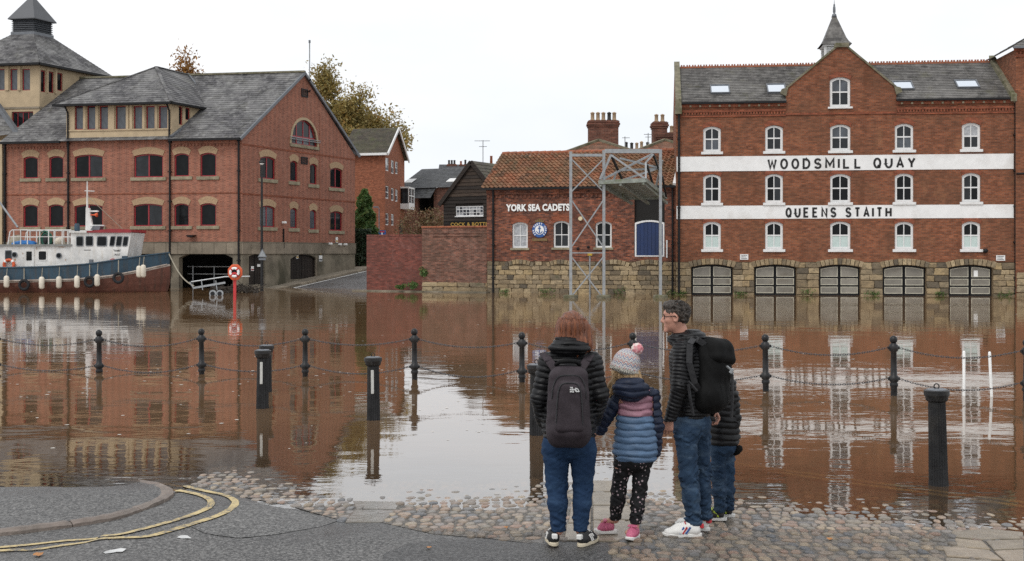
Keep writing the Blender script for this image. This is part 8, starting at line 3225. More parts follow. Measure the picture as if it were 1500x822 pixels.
def trousers(parent, J, rs, mat, name='jeans', hip=(0.17, 0.12, 0.1), hem=0.0, h=0.0065, seed=0, wr=1.0, top=None):
    pts = [Vector(J['pelvis'])] + [Vector(p) for l in ('leg_l', 'leg_r') for p in J[l]]
    S = Solid([min(p[i] for p in pts) - 0.24 for i in range(3)], [max(p[i] for p in pts) + 0.24 for i in range(3)], h)
    S.ell(np.array(J['pelvis']) + np.array((0, 0, 0.0)), hip, 0.04)
    for l in ('leg_l', 'leg_r'):
        hp, kn, an = [np.array(q, float) for q in J[l]]
        cf = kn * 0.62 + an * 0.38 + np.array((0, -0.02, 0))
        S.chain([hp, kn, cf, an], [rs[0], rs[1], rs[1] * 0.93, rs[2]], 0.035 if l == 'leg_l' else 0.012)
    zk, za = J['leg_l'][1][2], J['leg_l'][2][2]

    def wrinkle(X, Y, Z):
        e = 0.005 + 0.016 * np.exp(-((Z - za - 0.06) / 0.09) ** 2) + 0.011 * np.exp(-((Z - zk) / 0.10) ** 2) + 0.010 * np.exp(-((Z - J['pelvis'][2] + 0.1) / 0.07) ** 2)
        tw = 0.9 * X + 0.5 * Y
        f = vnoise(X, Y, Z + tw * 0.6, (11, 11, 34), seed) + 0.6 * vnoise(X, Y, Z - tw * 0.9, (17, 17, 52), seed + 3)
        return -wr * e * (np.abs(f - 0.8) * 2.2 - 0.35)
    S.warp(wrinkle)
    zc = za - 0.005 - hem
    S.put(lambda X, Y, Z: (zc - Z) * -1.0 + 0 * X + 0 * Y, [p for p in S.lo], [S.lo[0] + 2, S.lo[1] + 2, zc], 0.001, None, True) if False else None
    S.a = np.maximum(S.a, (zc - S.ax[2][None, None, :]).astype(np.float32))
    return S.build(name, mat, parent)


def shoe_solids(L, wd, hc):
    S = Solid((-0.06, -0.09, -0.01), (L + 0.04, 0.09, hc + 0.06), 0.005)
    S.cone((0.055, 0, 0.055), (0.05, 0, hc), wd * 0.82, wd * 0.72, 0.02)
    S.cone((0.05, 0, 0.045), (L * 0.62, 0, 0.045), wd * 0.85, wd * 0.9, 0.03)
    S.cone((L * 0.6, 0, 0.04), (L - 0.05, 0, 0.032), wd * 0.95, wd * 0.85, 0.03, (1, 1, 0.75))
    S.cone((0.09, 0, hc - 0.01), (L * 0.55, 0, 0.07), wd * 0.62, wd * 0.55, 0.03)
    S.a = np.maximum(S.a, (0.012 - S.ax[2][None, None, :]).astype(np.float32))
    S.cone((0.05, 0, hc + 0.015), (0.05, 0, hc + 0.06), wd * 0.55, wd * 0.6, 0.005, cut=True)
    return S


def shoe(parent, pos, ang, L, wd, hc, mats, style):
    """Upper, sole and trim of one shoe; heel at pos, toe towards ang."""
    key = ('shoe', L, wd, hc, style)
    Mx = WM[parent] @ T(*pos) @ RZ(ang)
    up = link('shoe', cached(key, lambda: shoe_solids(L, wd, hc).mesh('shoe', M[mats[0]])), parent, Mx)

    def sole():
        n = 26
        out = []
        for i in range(n):
            t = 2 * math.pi * i / n
            x = L / 2 + (L / 2 + 0.008) * math.cos(t)
            w = wd * (1.02 + 0.16 * max(0, math.cos(t - 0.0)) - 0.05 * max(0, -math.cos(t)))
            if 0.3 * L < x < 0.5 * L:
                w *= 0.93
            out.append((x, w * math.copysign(abs(math.sin(t)) ** 0.75, math.sin(t))))
        mb = MB()
        for z0, z1, e in ((0.0, 0.026, 1.0),):
            mb.add([(x, y, z0 + 0.012 * max(0, (x / L - 0.8) / 0.2)) for x, y in out] + [(x, y, z1 + 0.006 * max(0, (x / L - 0.8) / 0.2)) for x, y in out],
                   [tuple(range(n - 1, -1, -1)), tuple(range(n, 2 * n))] + [(i, (i + 1) % n, n + (i + 1) % n, n + i) for i in range(n)])
        return mb.mesh('sole', M[mats[1]], bevel=0.004, uv=False)
    link('sole', cached(key + ('sole',), sole), up, Mx)
    if style in ('three', 'flag'):
        for s in (-1, 1):
            for k in range(3):
                x = L * (0.36 + 0.085 * k)
                y = s * (wd * 0.93)
                m_ = mats[2] if style == 'three' else ('stripe_blue', 'stripe_red', 'stripe_blue')[k]
                MB().bar((x + 0.022, y, 0.03), (x - 0.014, s * wd * 0.80, 0.078), 0.014, 0.011).build('stripe', M[m_], up, Mx, uv=False)
        MB().box(-0.004 - wd * 0.30, 0.0 + 0.02, -0.02, 0.02, hc - 0.03, hc + 0.006).build('heel_tab', M[mats[2] if style == 'three' else 'stripe_red'], up, Mx, bevel=0.006, uv=False)
    if style in ('neon', 'flag', 'three'):
        for k in range(4):
            x = L * 0.42 + 0.026 * k
            z = 0.098 - 0.012 * k
            MB().tube([(x, -0.028, z), (x + 0.004, 0, z + 0.012), (x, 0.028, z)], 0.0045, 5).build('lace', M[mats[3]], up, Mx, uv=False)
    if style == 'neon':
        for s in (-1, 1):
            MB().bar((L * 0.3, s * wd * 0.9, 0.035), (L * 0.5, s * wd * 0.8, 0.08), 0.012, 0.012).build('stripe', M['neon'], up, Mx, uv=False)
    if style == 'pink':
        MB().box(L * 0.38, L * 0.56, -0.038, 0.038, 0.082, 0.094).build('strap', M['shoe_pink'], up, Mx @ Matrix.Rotation(0.28, 4, 'Y') @ T(-0.02, 0, 0.03), bevel=0.005, uv=False)
    return up


def person(label, cx, base_py, foot_Y=None):
    X, Y, z = G(cx, base_py)
    r = thing('person', label, 'person', T(X, Y, z + 0.012))
    s = FPX / Y
    L = lambda px, py, y=0.0: ((px - cx) / s * (1 + y / Y), y, (base_py - py) / s)
    return r, L, s


# ------------------------------------------------------------------ the woman
w, L, _ = person('woman with long auburn hair in a black quilted jacket and blue jeans seen from behind', 835, 800)
J = dict(head=L(838, 486, 0.03), face=(0.05, 1, -0.06), neck=L(836, 512, 0.0), pelvis=L(834, 650, 0.0),
         arm_l=[L(801, 534, 0.0), L(789, 584, -0.02), L(800, 622, 0.12)], arm_r=[L(870, 533, 0.0), L(878, 580, -0.02), L(868, 620, 0.12)],
         leg_l=[L(815, 662, 0), L(816, 715, 0.02), L(818, 779, -0.01)], leg_r=[L(854, 662, 0), L(854, 715, 0.02), L(850, 779, 0.0)],
         _foot_l=(-0.1, 1, -0.4), _foot_r=(0.35, 1, -0.4), _hand_l=((0.2, 0.8, -0.6), (1, 0, 0), (0, 0.3, 0.8)), _hand_r=((-0.2, 0.8, -0.6), (-1, 0, 0), (0, 0.3, 0.8)))
bd, at, R = body('body', w, J, 0.95, M['skin'], 0.007)
eyes(w, at, R, 0.95)
c = np.array(J['head'])
S = Solid(c - 0.3, c + 0.3, 0.006)
S.ell(c + (0, -0.012, 0.035), (0.094, 0.112, 0.105), 0.03)
S.cone(c + (-0.01, -0.045, 0.0), c + (0.005, -0.06, -0.105), 0.097, 0.108, 0.04, (1.12, 0.72, 1))
for dx, dz, rr in ((-0.085, -0.10, 0.036), (0.115, -0.105, 0.042), (0.055, -0.12, 0.05), (-0.04, -0.115, 0.05)):
    S.cone(c + (dx * 0.8, -0.03, 0.02), c + (dx, -0.035, dz), 0.045, rr, 0.03)
S.ell(c + (0, 0.10, -0.045), (0.065, 0.085, 0.10), 0.01, cut=True)
S.warp(lambda X, Y, Z: -0.003 * np.sin((X - c[0]) * 95 + 1.2 * np.sin(Z * 12) + (Y - c[1]) * 60) - 0.002 * np.sin((X - c[0]) * 190 + 1.5 * np.sin(Z * 9 + 1)))
S.build('hair', M['hair_auburn'], w)
strands(w, M['hair_auburn'], c, 420, lambda r: (lambda a, u: (c + np.array((0.1 * math.sin(a), -0.105 * math.cos(a) - 0.01, 0.1 - 0.16 * u)), c + np.array((0.125 * math.sin(a) + r.gauss(0, 0.012), -0.10 * math.cos(a) - 0.02, -0.115 - 0.035 * r.random()))))(r.uniform(-1.5, 1.5), r.random()), 0.0017, 0.006)
S = Solid((-0.42, -0.3, 0.68), (0.4, 0.32, 1.6), 0.006)
zq = lambda X, Y, Z: Z + 0.02 * np.abs(X) + 0 * Y
S.cone(L(834, 545), L(834, 630), 0.158, 0.178, 0.04, (1.12, 0.78, 1), axis_q=0.0)
S.cone(L(808, 533), L(864, 533), 0.075, 0.075, 0.05, (1, 1.1, 1), axis_q=0.0)
S.q[:] = (1.4 - S.ax[2])[None, None, :]
S.chain([L(803, 533), L(790, 584, -0.02), L(796, 622, 0.09)], [0.076, 0.066, 0.054], 0.03, axis_q=True)
S.chain([L(868, 532), L(878, 580, -0.02), L(872, 620, 0.09)], [0.076, 0.066, 0.054], 0.03, axis_q=True)
S.ell(L(833, 511, -0.065), (0.158, 0.09, 0.062), 0.03, qz=True)
S.ell(L(834, 502, -0.01), (0.115, 0.12, 0.06), 0.03, qz=True)
S.quilt(0.04, 0.0075, 1)
S.warp(lambda X, Y, Z: 0.003 * np.sin(X * 40 + Z * 25) * np.sin(Z * 33 + Y * 30))
S.a = np.maximum(S.a, (L(0, 642.5)[2] - S.ax[2][None, None, :]).astype(np.float32))
S.build('jacket', M['puffer_black'], w)
trousers(w, J, [0.103, 0.073, 0.052], M['jean_mid'], hip=(0.19, 0.145, 0.13), seed=1, hem=0.0, wr=0.62)
shoe(w, L(812, 797, -0.06)[:2] + (0,), math.radians(97), 0.25, 0.044, 0.085, ('shoe_black', 'sole_cream', 'shoe_white', 'shoe_white'), 'three')
shoe(w, L(848, 800, -0.08)[:2] + (0,), math.radians(58), 0.25, 0.044, 0.085, ('shoe_black', 'sole_cream', 'shoe_white', 'shoe_white'), 'three')

# her rucksack
X0 = WM[w]
bp = thing('rucksack', 'plum grey rucksack with a white logo worn by the woman', 'rucksack', X0 @ T(*L(830, 600, -0.2)))
S = Solid((-0.3, -0.5, 0.7), (0.28, 0.05, 1.5), 0.006)
S.box(L(830.5, 588, -0.2), (0.148, 0.10, 0.262), 0.075, 0.02, taper=0.09)
S.box(L(831, 596, -0.275), (0.118, 0.07, 0.20), 0.06, 0.03, taper=0.12)
S.box(L(831, 630, -0.22), (0.15, 0.1, 0.10), 0.08, 0.03)
S.warp(lambda X, Y, Z: 0.003 * np.sin(X * 33 + 2 * np.sin(Z * 17)) * np.sin(Z * 29 + Y * 20))
S.build('pack', M['pack_plum'], bp, X0)
S = Solid((-0.2, -0.5, 0.78), (0.2, -0.15, 1.36), 0.006)
S.box(L(830.5, 590, -0.318), (0.095, 0.045, 0.182), 0.045, 0.02, taper=0.12)
S.warp(lambda X, Y, Z: 0.002 * np.sin(X * 40 + Z * 31))
pk = S.build('pocket', M['pack_plum'], bp, X0)
zp = []
for t in np.linspace(-2.5, 2.5, 26):
    a = math.pi / 2 + t * 0.9
    x, z = 0.088 * math.copysign(abs(math.cos(a)) ** 0.5, math.cos(a)), 0.17 * math.copysign(abs(math.sin(a)) ** 0.5, math.sin(a))
    q = L(830.5, 590, -0.35)
    zp.append((q[0] + x * (1.0 - 0.13 * z / 0.18), -0.352, q[2] + z))
MB().tube(zp, 0.0045, 5).build('zip', M['strap'], pk, X0, uv=False)
zp2 = [(p[0] * 1.0 + (p[0] - L(830.5, 590)[0]) * 0.42, -0.292, L(0, 588)[2] + (p[2] - L(0, 590)[2]) * 1.22) for p in zp[4:-4]]
MB().tube(zp2, 0.0045, 5).build('zip', M['strap'], bp, X0, uv=False)
MB().tube([L(812, 534, -0.17), L(818, 529, -0.2), L(830, 527.5, -0.22), L(842, 529, -0.2), L(848, 534, -0.17)], 0.014, 6).build('handle', M['pack_black'], bp, X0, smooth=True, uv=False)
for a_, b_, c_ in ((L(795.5, 519, -0.02), L(803, 529, -0.115), L(815, 545, -0.17)), (L(866, 519, -0.02), L(858, 529, -0.115), L(847, 544, -0.17))):
    p, q, r_ = Vector(a_), Vector(b_), Vector(c_)
    mb = MB()
    mb.bar(p, q, 0.062, 0.016, up=(0, -0.6, 1))
    mb.bar(q, r_, 0.06, 0.016, up=(0, -1, 0.8))
    mb.build('shoulder_strap', M['pack_plum'], bp, X0, bevel=0.004, uv=False)
for px in (806.5, 855):
    q = L(px, 604, -0.29)
    MB().bar(q, (q[0] * 0.98, q[1] + 0.01, q[2] - 0.09), 0.013, 0.006).build('side_strap', M['strap'], bp, X0, uv=False)
# small white mark: lettering with three nested quarter arches
q = L(830.5, 568.5, -0.368)
for k, s_ in enumerate(('THE', 'NORTH', 'FACE')):
    text_mesh('logo', s_, 0.012, M['letter_white'], pk, X0 @ T(q[0] + 0.002, q[1] - 0.002, q[2] + 0.028 - 0.0135 * k), bold=0.0006, depth=0.003, fit=((0.02, 0.036, 0.028)[k], 0.0105))
mb = MB()
for r0, r1 in ((0.010, 0.014), (0.0185, 0.0225), (0.027, 0.031)):
    aa = np.linspace(0, math.pi / 2, 9)
    mb.ring([(r1 * math.cos(a), r1 * math.sin(a)) for a in aa] + [(0, r1)], [(r0 * math.cos(a), r0 * math.sin(a)) for a in aa] + [(0, r0)], -0.002, 0.001)
mb.build('logo', M['letter_white'], pk, X0 @ T(q[0] + 0.037, q[1] - 0.001, q[2] + 0.002), uv=False)

# ------------------------------------------------------------------ the girl
gl, L, _ = person('child in a white zigzag bobble hat, pink and blue puffer coat and flowered leggings', 921, 787)
J = dict(head=L(916, 537, 0.02), face=(-0.35, 0.93, 0.0), neck=L(921, 563, 0.0), pelvis=L(929, 672, 0),
         arm_l=[L(908, 584, 0.0), L(889, 612, 0.02), L(880, 634, 0.06)], arm_r=[L(953, 584, 0.0), L(961, 628, 0.0), L(961, 664, 0.02)],
         leg_l=[L(912, 684, 0.0), L(907, 722, 0.03), L(902, 766, 0.06)], leg_r=[L(940, 684, 0.0), L(936, 725, 0.0), L(929, 772, -0.06)],
         _foot_l=(-1, 0.2, -0.3), _foot_r=(-0.7, -0.6, -0.3), _hand_l=((-0.5, 0.5, -0.6), (0.2, 0.9, 0), (0.6, 0, 0.7), 0.85), _hand_r=((0, 0.5, -0.8), (-1, 0, 0), (0, 1, 0.2), 0.85))
bd, at, R = body('body', gl, J, 0.82, M['skin'], 0.006)
eyes(gl, at, R, 0.82)
c = np.array(L(917.5, 537, 0.02))
tilt = Matrix.Rotation(-0.24, 3, 'Y').transposed()
tilt = Matrix.Rotation(0.24, 3, 'Y')
S = Solid((-0.2, -0.2, -0.12), (0.2, 0.2, 0.2), 0.006)
S.ell((0, 0, 0.005), (0.105, 0.112, 0.118), 0.02)
S.cone((0, 0, -0.042), (0, 0, -0.022), 0.111, 0.111, 0.012, (1, 1.06, 0.25))
S.a = np.maximum(S.a, (-0.068 - S.ax[2][None, None, :]).astype(np.float32))
S.warp(lambda X, Y, Z: -0.0022 * np.sin(np.arctan2(Y, X) * 44) * (Z < -0.02) - 0.0016 * np.sin(np.arctan2(Y, X) * 40) * np.sin(Z * 210))
ht = S.build('hat', hat_knit(), gl, WM[gl] @ T(*c) @ tilt.to_4x4())
S = Solid((-0.08,) * 3, (0.08,) * 3, 0.005)
S.ell((0, 0, 0), (0.044,) * 3, 0.01)
S.warp(lambda X, Y, Z: -0.006 * np.sin(X * 160) * np.sin(Y * 170 + 1) * np.sin(Z * 150 + 2))
n = NT('pompom')
S.build('pompom', n.finish(n.ramp(n.noise(obj_co(n), 16, 3), [(0.42, (0.70, 0.62, 0.58)), (0.56, (0.62, 0.24, 0.27))]), 0.95, spec=0.1), ht, WM[gl] @ T(*L(933.5, 513.5, 0.0)))
S = Solid((-0.35, -0.3, 0.85), (0.3, 0.3, 1.5), 0.006)
hc = np.array(J['head'])
S.cone(hc + (0.02, -0.02, -0.04), hc + (0.04, -0.05, -0.11), 0.075, 0.07, 0.03, (1.15, 0.8, 1))
S.cone(hc + (-0.06, -0.02, -0.05), L(901, 566, -0.04), 0.042, 0.03, 0.03)
S.cone(L(901, 566, -0.04), L(893, 582, -0.02), 0.03, 0.012, 0.02)
S.cone(L(897, 560, -0.02), L(888, 574, 0.0), 0.022, 0.008, 0.02)
S.warp(lambda X, Y, Z: -0.004 * np.sin(X * 150 + Z * 60 + 2 * np.sin(Z * 30)))
S.build('hair', M['hair_blond'], gl)
strands(gl, M['hair_blond'], hc, 160, lambda r: (hc + np.array((r.uniform(-0.08, 0.09), -0.06, -0.02)), np.array(L(r.uniform(890, 940), r.uniform(556, 582), -0.09 + 0.04 * r.random()))), 0.0016, 0.01)
S = Solid((-0.2, -0.25, 0.5), (0.3, 0.25, 1.2), 0.006)
S.cone(L(931, 600), L(931, 663), 0.125, 0.158, 0.03, (1.1, 0.86, 1), axis_q=0.0)
S.cone(L(921, 581), L(941, 581), 0.075, 0.075, 0.05, (1, 1.2, 1), axis_q=0.0)
S.q[:] = (1.09 - S.ax[2])[None, None, :]
S.quilt(0.0493, 0.009, 2)
S.warp(lambda X, Y, Z: 0.0025 * np.sin(X * 45 + Z * 20) * np.sin(Z * 37 + Y * 30))
S.a = np.maximum(S.a, (L(0, 677)[2] - S.ax[2][None, None, :]).astype(np.float32))
S.build('coat', banded(), gl)
S = Solid((-0.35, -0.25, 0.5), (0.35, 0.25, 1.3), 0.006)
S.cone(L(907, 579), L(955, 579), 0.052, 0.052, 0.04, (1, 1.1, 0.8), axis_q=0.0)
S.chain([L(908, 583), L(889, 612, 0.02), L(880.5, 633, 0.05)], [0.07, 0.058, 0.045], 0.025, axis_q=True)
S.chain([L(954, 583), L(961.5, 628), L(961.5, 666, 0.02)], [0.066, 0.056, 0.046], 0.025, axis_q=True)
S.a = np.where((np.abs(S.ax[0] - L(931, 0)[0]) < 0.125)[:, None, None], np.maximum(S.a, (L(0, 583)[2] - S.ax[2][None, None, :] + 0 * S.a)), S.a).astype(np.float32)
S.ell(L(923, 571, -0.075), (0.138, 0.085, 0.095), 0.02, qz=True)
S.quilt(0.052, 0.008, 3)
S.warp(lambda X, Y, Z: 0.003 * np.sin(X * 45 + Z * 20) * np.sin(Z * 37 + Y * 30))
S.build('sleeves_and_hood', M['puffer_navy'], gl)
trousers(gl, J, [0.066, 0.053, 0.041], leggings(), 'leggings', hip=(0.15, 0.12, 0.12), seed=3, h=0.006, wr=0.7)
shoe(gl, L(905, 785, 0.07)[:2] + (0,), math.radians(178), 0.165, 0.034, 0.062, ('shoe_pink', 'shoe_white'), 'pink')
shoe(gl, L(934, 786, -0.04)[:2] + (0,), math.radians(236), 0.165, 0.034, 0.062, ('shoe_pink', 'shoe_white'), 'pink')

# ------------------------------------------------------------------ the man
mn, L, _ = person('tall man with short greying hair and glasses in a black ribbed down jacket, looking left', 1010, 783)
tf = Vector((-0.78, 0.62, 0))                   # where his chest points
sd = Vector((-tf.y, tf.x, 0))                   # his left
J = dict(head=L(991, 467, 0.02), face=(-0.95, 0.28, -0.05), neck=L(1002, 500, 0.03), pelvis=L(1013, 622, 0.03),
         arm_l=[L(997, 513, -0.12), L(993, 565, -0.16), L(977, 612, -0.13)], arm_r=[L(1030, 513, 0.18), L(1044, 566, 0.2), L(1050, 606, 0.14)],
         leg_l=[L(1003, 636, -0.05), L(1007, 697, -0.06), L(1014, 766, -0.08)], leg_r=[L(1027, 636, 0.1), L(1031, 697, 0.1), L(1034, 764, 0.08)],
         _foot_l=(-1, 0, -0.3), _foot_r=(-0.5, 0.8, -0.3), _hand_l=((-0.16, 0.05, -1), (0.15, 1, 0), (-1, 0.15, 0.1), 1.0), _hand_r=((0.3, -0.4, -0.8), (-1, 0, 0), (0, -0.6, 0.4), 1.0))
bd, at, R = body('body', mn, J, 1.0, M['skin'], 0.0055)
eyes(mn, at, R, 1.0)
c = np.array(J['head'])
S = Solid(c - 0.2, c + 0.2, 0.005)
S.ell(at(0, -0.012, 0.046), (0.079, 0.098, 0.078), 0.02, R)
S.ell(at(0, -0.042, 0.01), (0.077, 0.062, 0.07), 0.03, R)
S.ell(at(0, 0.05, 0.098), (0.055, 0.05, 0.032), 0.03, R)
S.ell(at(0, 0.1, -0.03), (0.09, 0.075, 0.09), 0.01, R, cut=True)
for q in (-1, 1):
    S.ell(at(q * 0.085, 0.0, -0.025), (0.03, 0.04, 0.05), 0.01, R, cut=True)
S.warp(lambda X, Y, Z: 0.014 * (vnoise(X, Y, Z, (55, 55, 40), 3) - 0.5) + 0.012 * (vnoise(X, Y, Z, (110, 110, 60), 5) - 0.5))
S.build('hair', M['hair_brown'], mn)
strands(mn, M['hair_brown'], c, 700, lambda r: (lambda d: (at(0.076 * d.x, -0.015 + 0.095 * d.y, 0.042 + 0.075 * d.z), at(0.076 * d.x * 1.1 + r.gauss(0, 0.01), -0.01 + 0.095 * d.y * 1.08 + r.gauss(0, 0.012), 0.048 + 0.075 * d.z * 1.1 + r.gauss(0, 0.006))))(scalp(r)), 0.0012, 0.002)
gm = MB()
for q in (-1, 1):
    gm.tube([at(q * 0.034 + 0.022 * math.cos(t), 0.092 - 0.012 * abs(math.cos(t)), 0.004 + 0.016 * math.sin(t)) for t in np.linspace(0, 2 * math.pi, 15)[:-1]], 0.0026, 5, True)
    gm.tube([at(q * 0.057, 0.082, 0.008), at(q * 0.076, 0.05, 0.01), at(q * 0.084, -0.005, 0.012), at(q * 0.082, -0.02, -0.004)], 0.0028, 5)
gm.tube([at(-0.012, 0.096, 0.008), at(0.012, 0.096, 0.008)], 0.0025, 5)
gm.build('glasses', M['black_paint'], mn, None, smooth=True, uv=False)
ds = Vector(sd)
S = Solid((-0.36, -0.38, 0.78), (0.42, 0.46, 1.62), 0.006)
S.cone(L(1010, 540, 0.02), L(1014, 600, 0.03), 0.155, 0.158, 0.04, (1.0, 1.0, 1), axis_q=0.0)
S.cone(L(1000, 513, -0.1), L(1028, 513, 0.15), 0.08, 0.078, 0.05, axis_q=0.0)
S.ell(L(1009, 526, 0.03), (0.15, 0.16, 0.12), 0.04)
S.q[:] = (1.5 - S.ax[2])[None, None, :]
S.chain([L(998, 514, -0.11), L(992, 565, -0.16), L(977.5, 613, -0.13)], [0.082, 0.067, 0.05], 0.03, axis_q=True)
S.chain([L(1030, 514, 0.17), L(1044, 566, 0.2), L(1050, 608, 0.14)], [0.08, 0.066, 0.05], 0.03, axis_q=True)
S.ell(L(996, 500, 0.01), (0.10, 0.105, 0.058), 0.03, qz=True)
S.ell(L(1014, 496, 0.0), (0.115, 0.12, 0.062), 0.03, qz=True)
S.quilt(0.0285, 0.0065, 4)
S.warp(lambda X, Y, Z: 0.002 * np.sin(X * 40 + Z * 25) * np.sin(Z * 33 + Y * 30))
S.a = np.maximum(S.a, (L(0, 616)[2] - S.ax[2][None, None, :]).astype(np.float32))
S.build('jacket', M['puffer_black'], mn)
trousers(mn, J, [0.090, 0.067, 0.055], M['jean_worn'], hip=(0.155, 0.155, 0.13), seed=5, hem=0.0, wr=1.25)
for k, l in enumerate(('leg_l', 'leg_r')):
    a = J[l][2]
    MB().lathe([(0.062, -0.002), (0.066, 0.0), (0.067, 0.025), (0.062, 0.03)], 18, a[0], a[1]).build('cuff', M['jean_worn'], mn, WM[mn] @ T(0, 0, a[2] - 0.002), smooth=True, uv=False)
shoe(mn, L(1024, 783, -0.1)[:2] + (0,), math.radians(183), 0.29, 0.05, 0.09, ('shoe_white', 'shoe_white', 'stripe_red', 'stripe_red'), 'flag')
shoe(mn, L(1040, 783, 0.06)[:2] + (0,), math.radians(140), 0.29, 0.05, 0.09, ('shoe_white', 'shoe_white', 'stripe_red', 'stripe_red'), 'flag')

# his rucksack
X0 = WM[mn]
rk = thing('rucksack', 'tall black hiking rucksack worn by the man in glasses', 'rucksack', X0 @ T(*L(1045, 590, 0.0)))
rot = Matrix((Vector((0.62, 0.78, 0)), Vector((-0.78, 0.62, 0)), Vector((0, 0, 1)))).transposed() @ Matrix.Rotation(-0.1, 3, 'X')
S = Solid((-0.1, -0.4, 0.85), (0.55, 0.35, 1.6), 0.006)
S.box(L(1043, 556, -0.03), (0.13, 0.105, 0.235), 0.095, 0.02, rot, taper=0.02)
S.ell(L(1038, 590, -0.06), (0.14, 0.12, 0.09), 0.05, rot)
S.cone(L(1026, 505, -0.06), L(1034, 575, -0.12), 0.05, 0.09, 0.05)
S.box(L(1045, 537, -0.03), (0.122, 0.105, 0.12), 0.08, 0.05, rot)
S.warp(lambda X, Y, Z: 0.024 * (vnoise(X, Y, Z, (8, 8, 6), 2) - 0.5) + 0.012 * np.abs(vnoise(X + 0.4 * Z, Y, Z, (20, 20, 7), 6) - 0.5))
S.build('pack', M['pack_black'], rk, X0)
S = Solid((-0.05, -0.4, 1.1), (0.55, 0.35, 1.65), 0.006)
rl = rot @ Matrix.Rotation(0.22, 3, 'Y')
S.box(L(1049, 519, -0.03), (0.128, 0.11, 0.088), 0.06, 0.02, rl, taper=0.12)
S.cone(L(1036, 506, -0.03), L(1058, 508, -0.03), 0.062, 0.05, 0.05)
S.warp(lambda X, Y, Z: 0.022 * (vnoise(X, Y, Z, (9, 9, 11), 4) - 0.5))
S.build('lid', M['pack_black'], rk, X0)
for pts in ((L(1001, 560, -0.24), L(1004, 580, -0.24), L(1009, 605, -0.22)), (L(1069, 545, -0.12), L(1069.5, 575, -0.14), L(1068, 612, -0.12)), (L(1001, 556, -0.235), L(1014, 570, -0.22))):
    MB().tube(pts, 0.011, 4).build('strap', M['strap'], rk, X0, uv=False)
for pts in ((L(1012, 497, -0.13), L(1004, 503, -0.21), L(1003, 530, -0.225), L(1012, 560, -0.2), L(1024, 577, -0.14)), (L(1010, 495, -0.09), L(1020, 499, -0.12), L(1030, 506, -0.1))):
    mb = MB()
    for a, b in zip(pts, pts[1:]):
        mb.bar(a, b, 0.045, 0.012, up=(-0.3, -1, 0.2))
    mb.build('shoulder_strap', M['strap'], rk, X0, uv=False)
MB().tube([L(1060, 536, -0.15), L(1066, 541, -0.14), L(1070, 549, -0.12)], 0.009, 5).build('strap', M['galv'], rk, X0, uv=False)
MB().box(-0.012, 0.012, -0.005, 0.005, -0.02, 0.02).build('buckle', M['galv'], rk, X0 @ T(*L(1067, 543, -0.15)) @ Matrix.Rotation(0.6, 4, 'Y'), bevel=0.003, uv=False)

# ------------------------------------------------------------------ the boy
by, L, _ = person('child in a black puffer jacket and jeans mostly hidden behind the man', 1060, 764)
J = dict(head=L(1056, 536, 0.03), face=(-0.8, 0.6, 0), neck=L(1058, 562, 0.0), pelvis=L(1061, 655, 0),
         arm_l=[L(1046, 582, -0.02), L(1042, 612, 0.02), L(1046, 640, 0.08)], arm_r=[L(1073, 582, 0.0), L(1077, 615, -0.02), L(1076, 645, 0.0)],
         leg_l=[L(1052, 664, 0.0), L(1053, 703, 0.0), L(1054, 751, -0.01)], leg_r=[L(1067, 664, 0.04), L(1067, 703, 0.05), L(1069, 747, 0.07)],
         _foot_l=(-1, 0.3, -0.3), _foot_r=(-1, 0.4, -0.3), _hand_l=((0, 0.3, -1), (1, 0, 0), (0, 1, 0.2), 0.85), _hand_r=((0.1, 0.2, -1), (-1, 0, 0), (0, 1, 0.2), 0.85))
bd, at, R = body('body', by, J, 0.8, M['skin'], 0.0065)
eyes(by, at, R, 0.8)
c = np.array(J['head'])
S = Solid(c - 0.18, c + 0.18, 0.006)
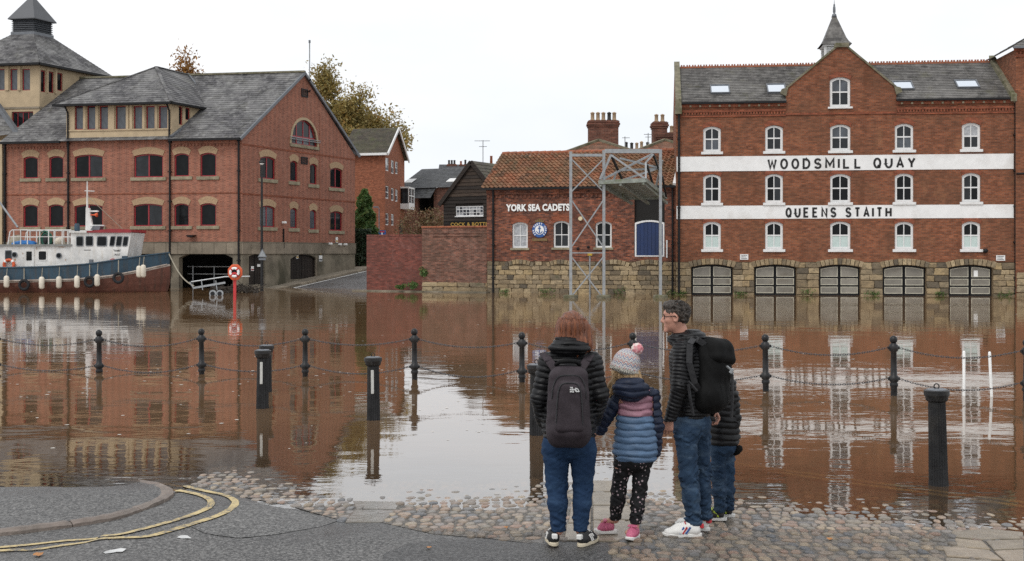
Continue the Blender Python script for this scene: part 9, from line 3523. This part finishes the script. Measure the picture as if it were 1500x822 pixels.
S.ell(at(0, -0.014, 0.04), (0.07, 0.085, 0.075), 0.02, R)
S.ell(at(0, 0.1, -0.03), (0.08, 0.06, 0.075), 0.01, R, cut=True)
S.warp(lambda X, Y, Z: -0.004 * np.sin(X * 130) * np.sin(Z * 110 + 2 * np.sin(Y * 70)))
S.build('hair', M['hair_brown'], by)
S = Solid((-0.3, -0.25, 0.5), (0.3, 0.3, 1.25), 0.006)
S.cone(L(1060, 590), L(1061, 645), 0.112, 0.122, 0.03, (1, 0.85, 1), axis_q=0.0)
S.cone(L(1050, 581), L(1070, 581), 0.062, 0.062, 0.04, axis_q=0.0)
S.q[:] = (1.1 - S.ax[2])[None, None, :]
S.chain([L(1047, 582), L(1043, 612, 0.02), L(1046, 640, 0.07)], [0.058, 0.05, 0.042], 0.025, axis_q=True)
S.chain([L(1072, 582), L(1076, 615, -0.02), L(1075, 645, 0.0)], [0.06, 0.052, 0.044], 0.025, axis_q=True)
S.ell(L(1060, 565, -0.03), (0.1, 0.09, 0.07), 0.03, qz=True)
S.quilt(0.05, 0.008, 5)
S.a = np.maximum(S.a, (L(0, 655)[2] - S.ax[2][None, None, :]).astype(np.float32))
S.build('jacket', M['puffer_black'], by)
trousers(by, J, [0.066, 0.056, 0.05], M['jean_worn'], hip=(0.105, 0.095, 0.1), seed=8, h=0.006, wr=1.1)
shoe(by, L(1063, 764, -0.02)[:2] + (0,), math.radians(170), 0.2, 0.036, 0.068, ('shoe_black', 'shoe_white', 'neon', 'neon'), 'neon')
shoe(by, L(1079, 764, 0.1)[:2] + (0,), math.radians(165), 0.2, 0.036, 0.068, ('shoe_black', 'shoe_white', 'neon', 'neon'), 'neon')
p, q = Vector(L(1075, 668, -0.03)), Vector(L(1084, 654, -0.05))
o = MB().tube([p, p.lerp(q, 0.3), p.lerp(q, 0.8), q], [0.008, 0.026, 0.03, 0.012], 8).build('folded_item', M['pack_black'], None, WM[by], smooth=True, uv=False)  # dark tapered roll at the hip, left unidentified
tag(o, 'small dark folded umbrella at the hip of the half hidden child', 'item')
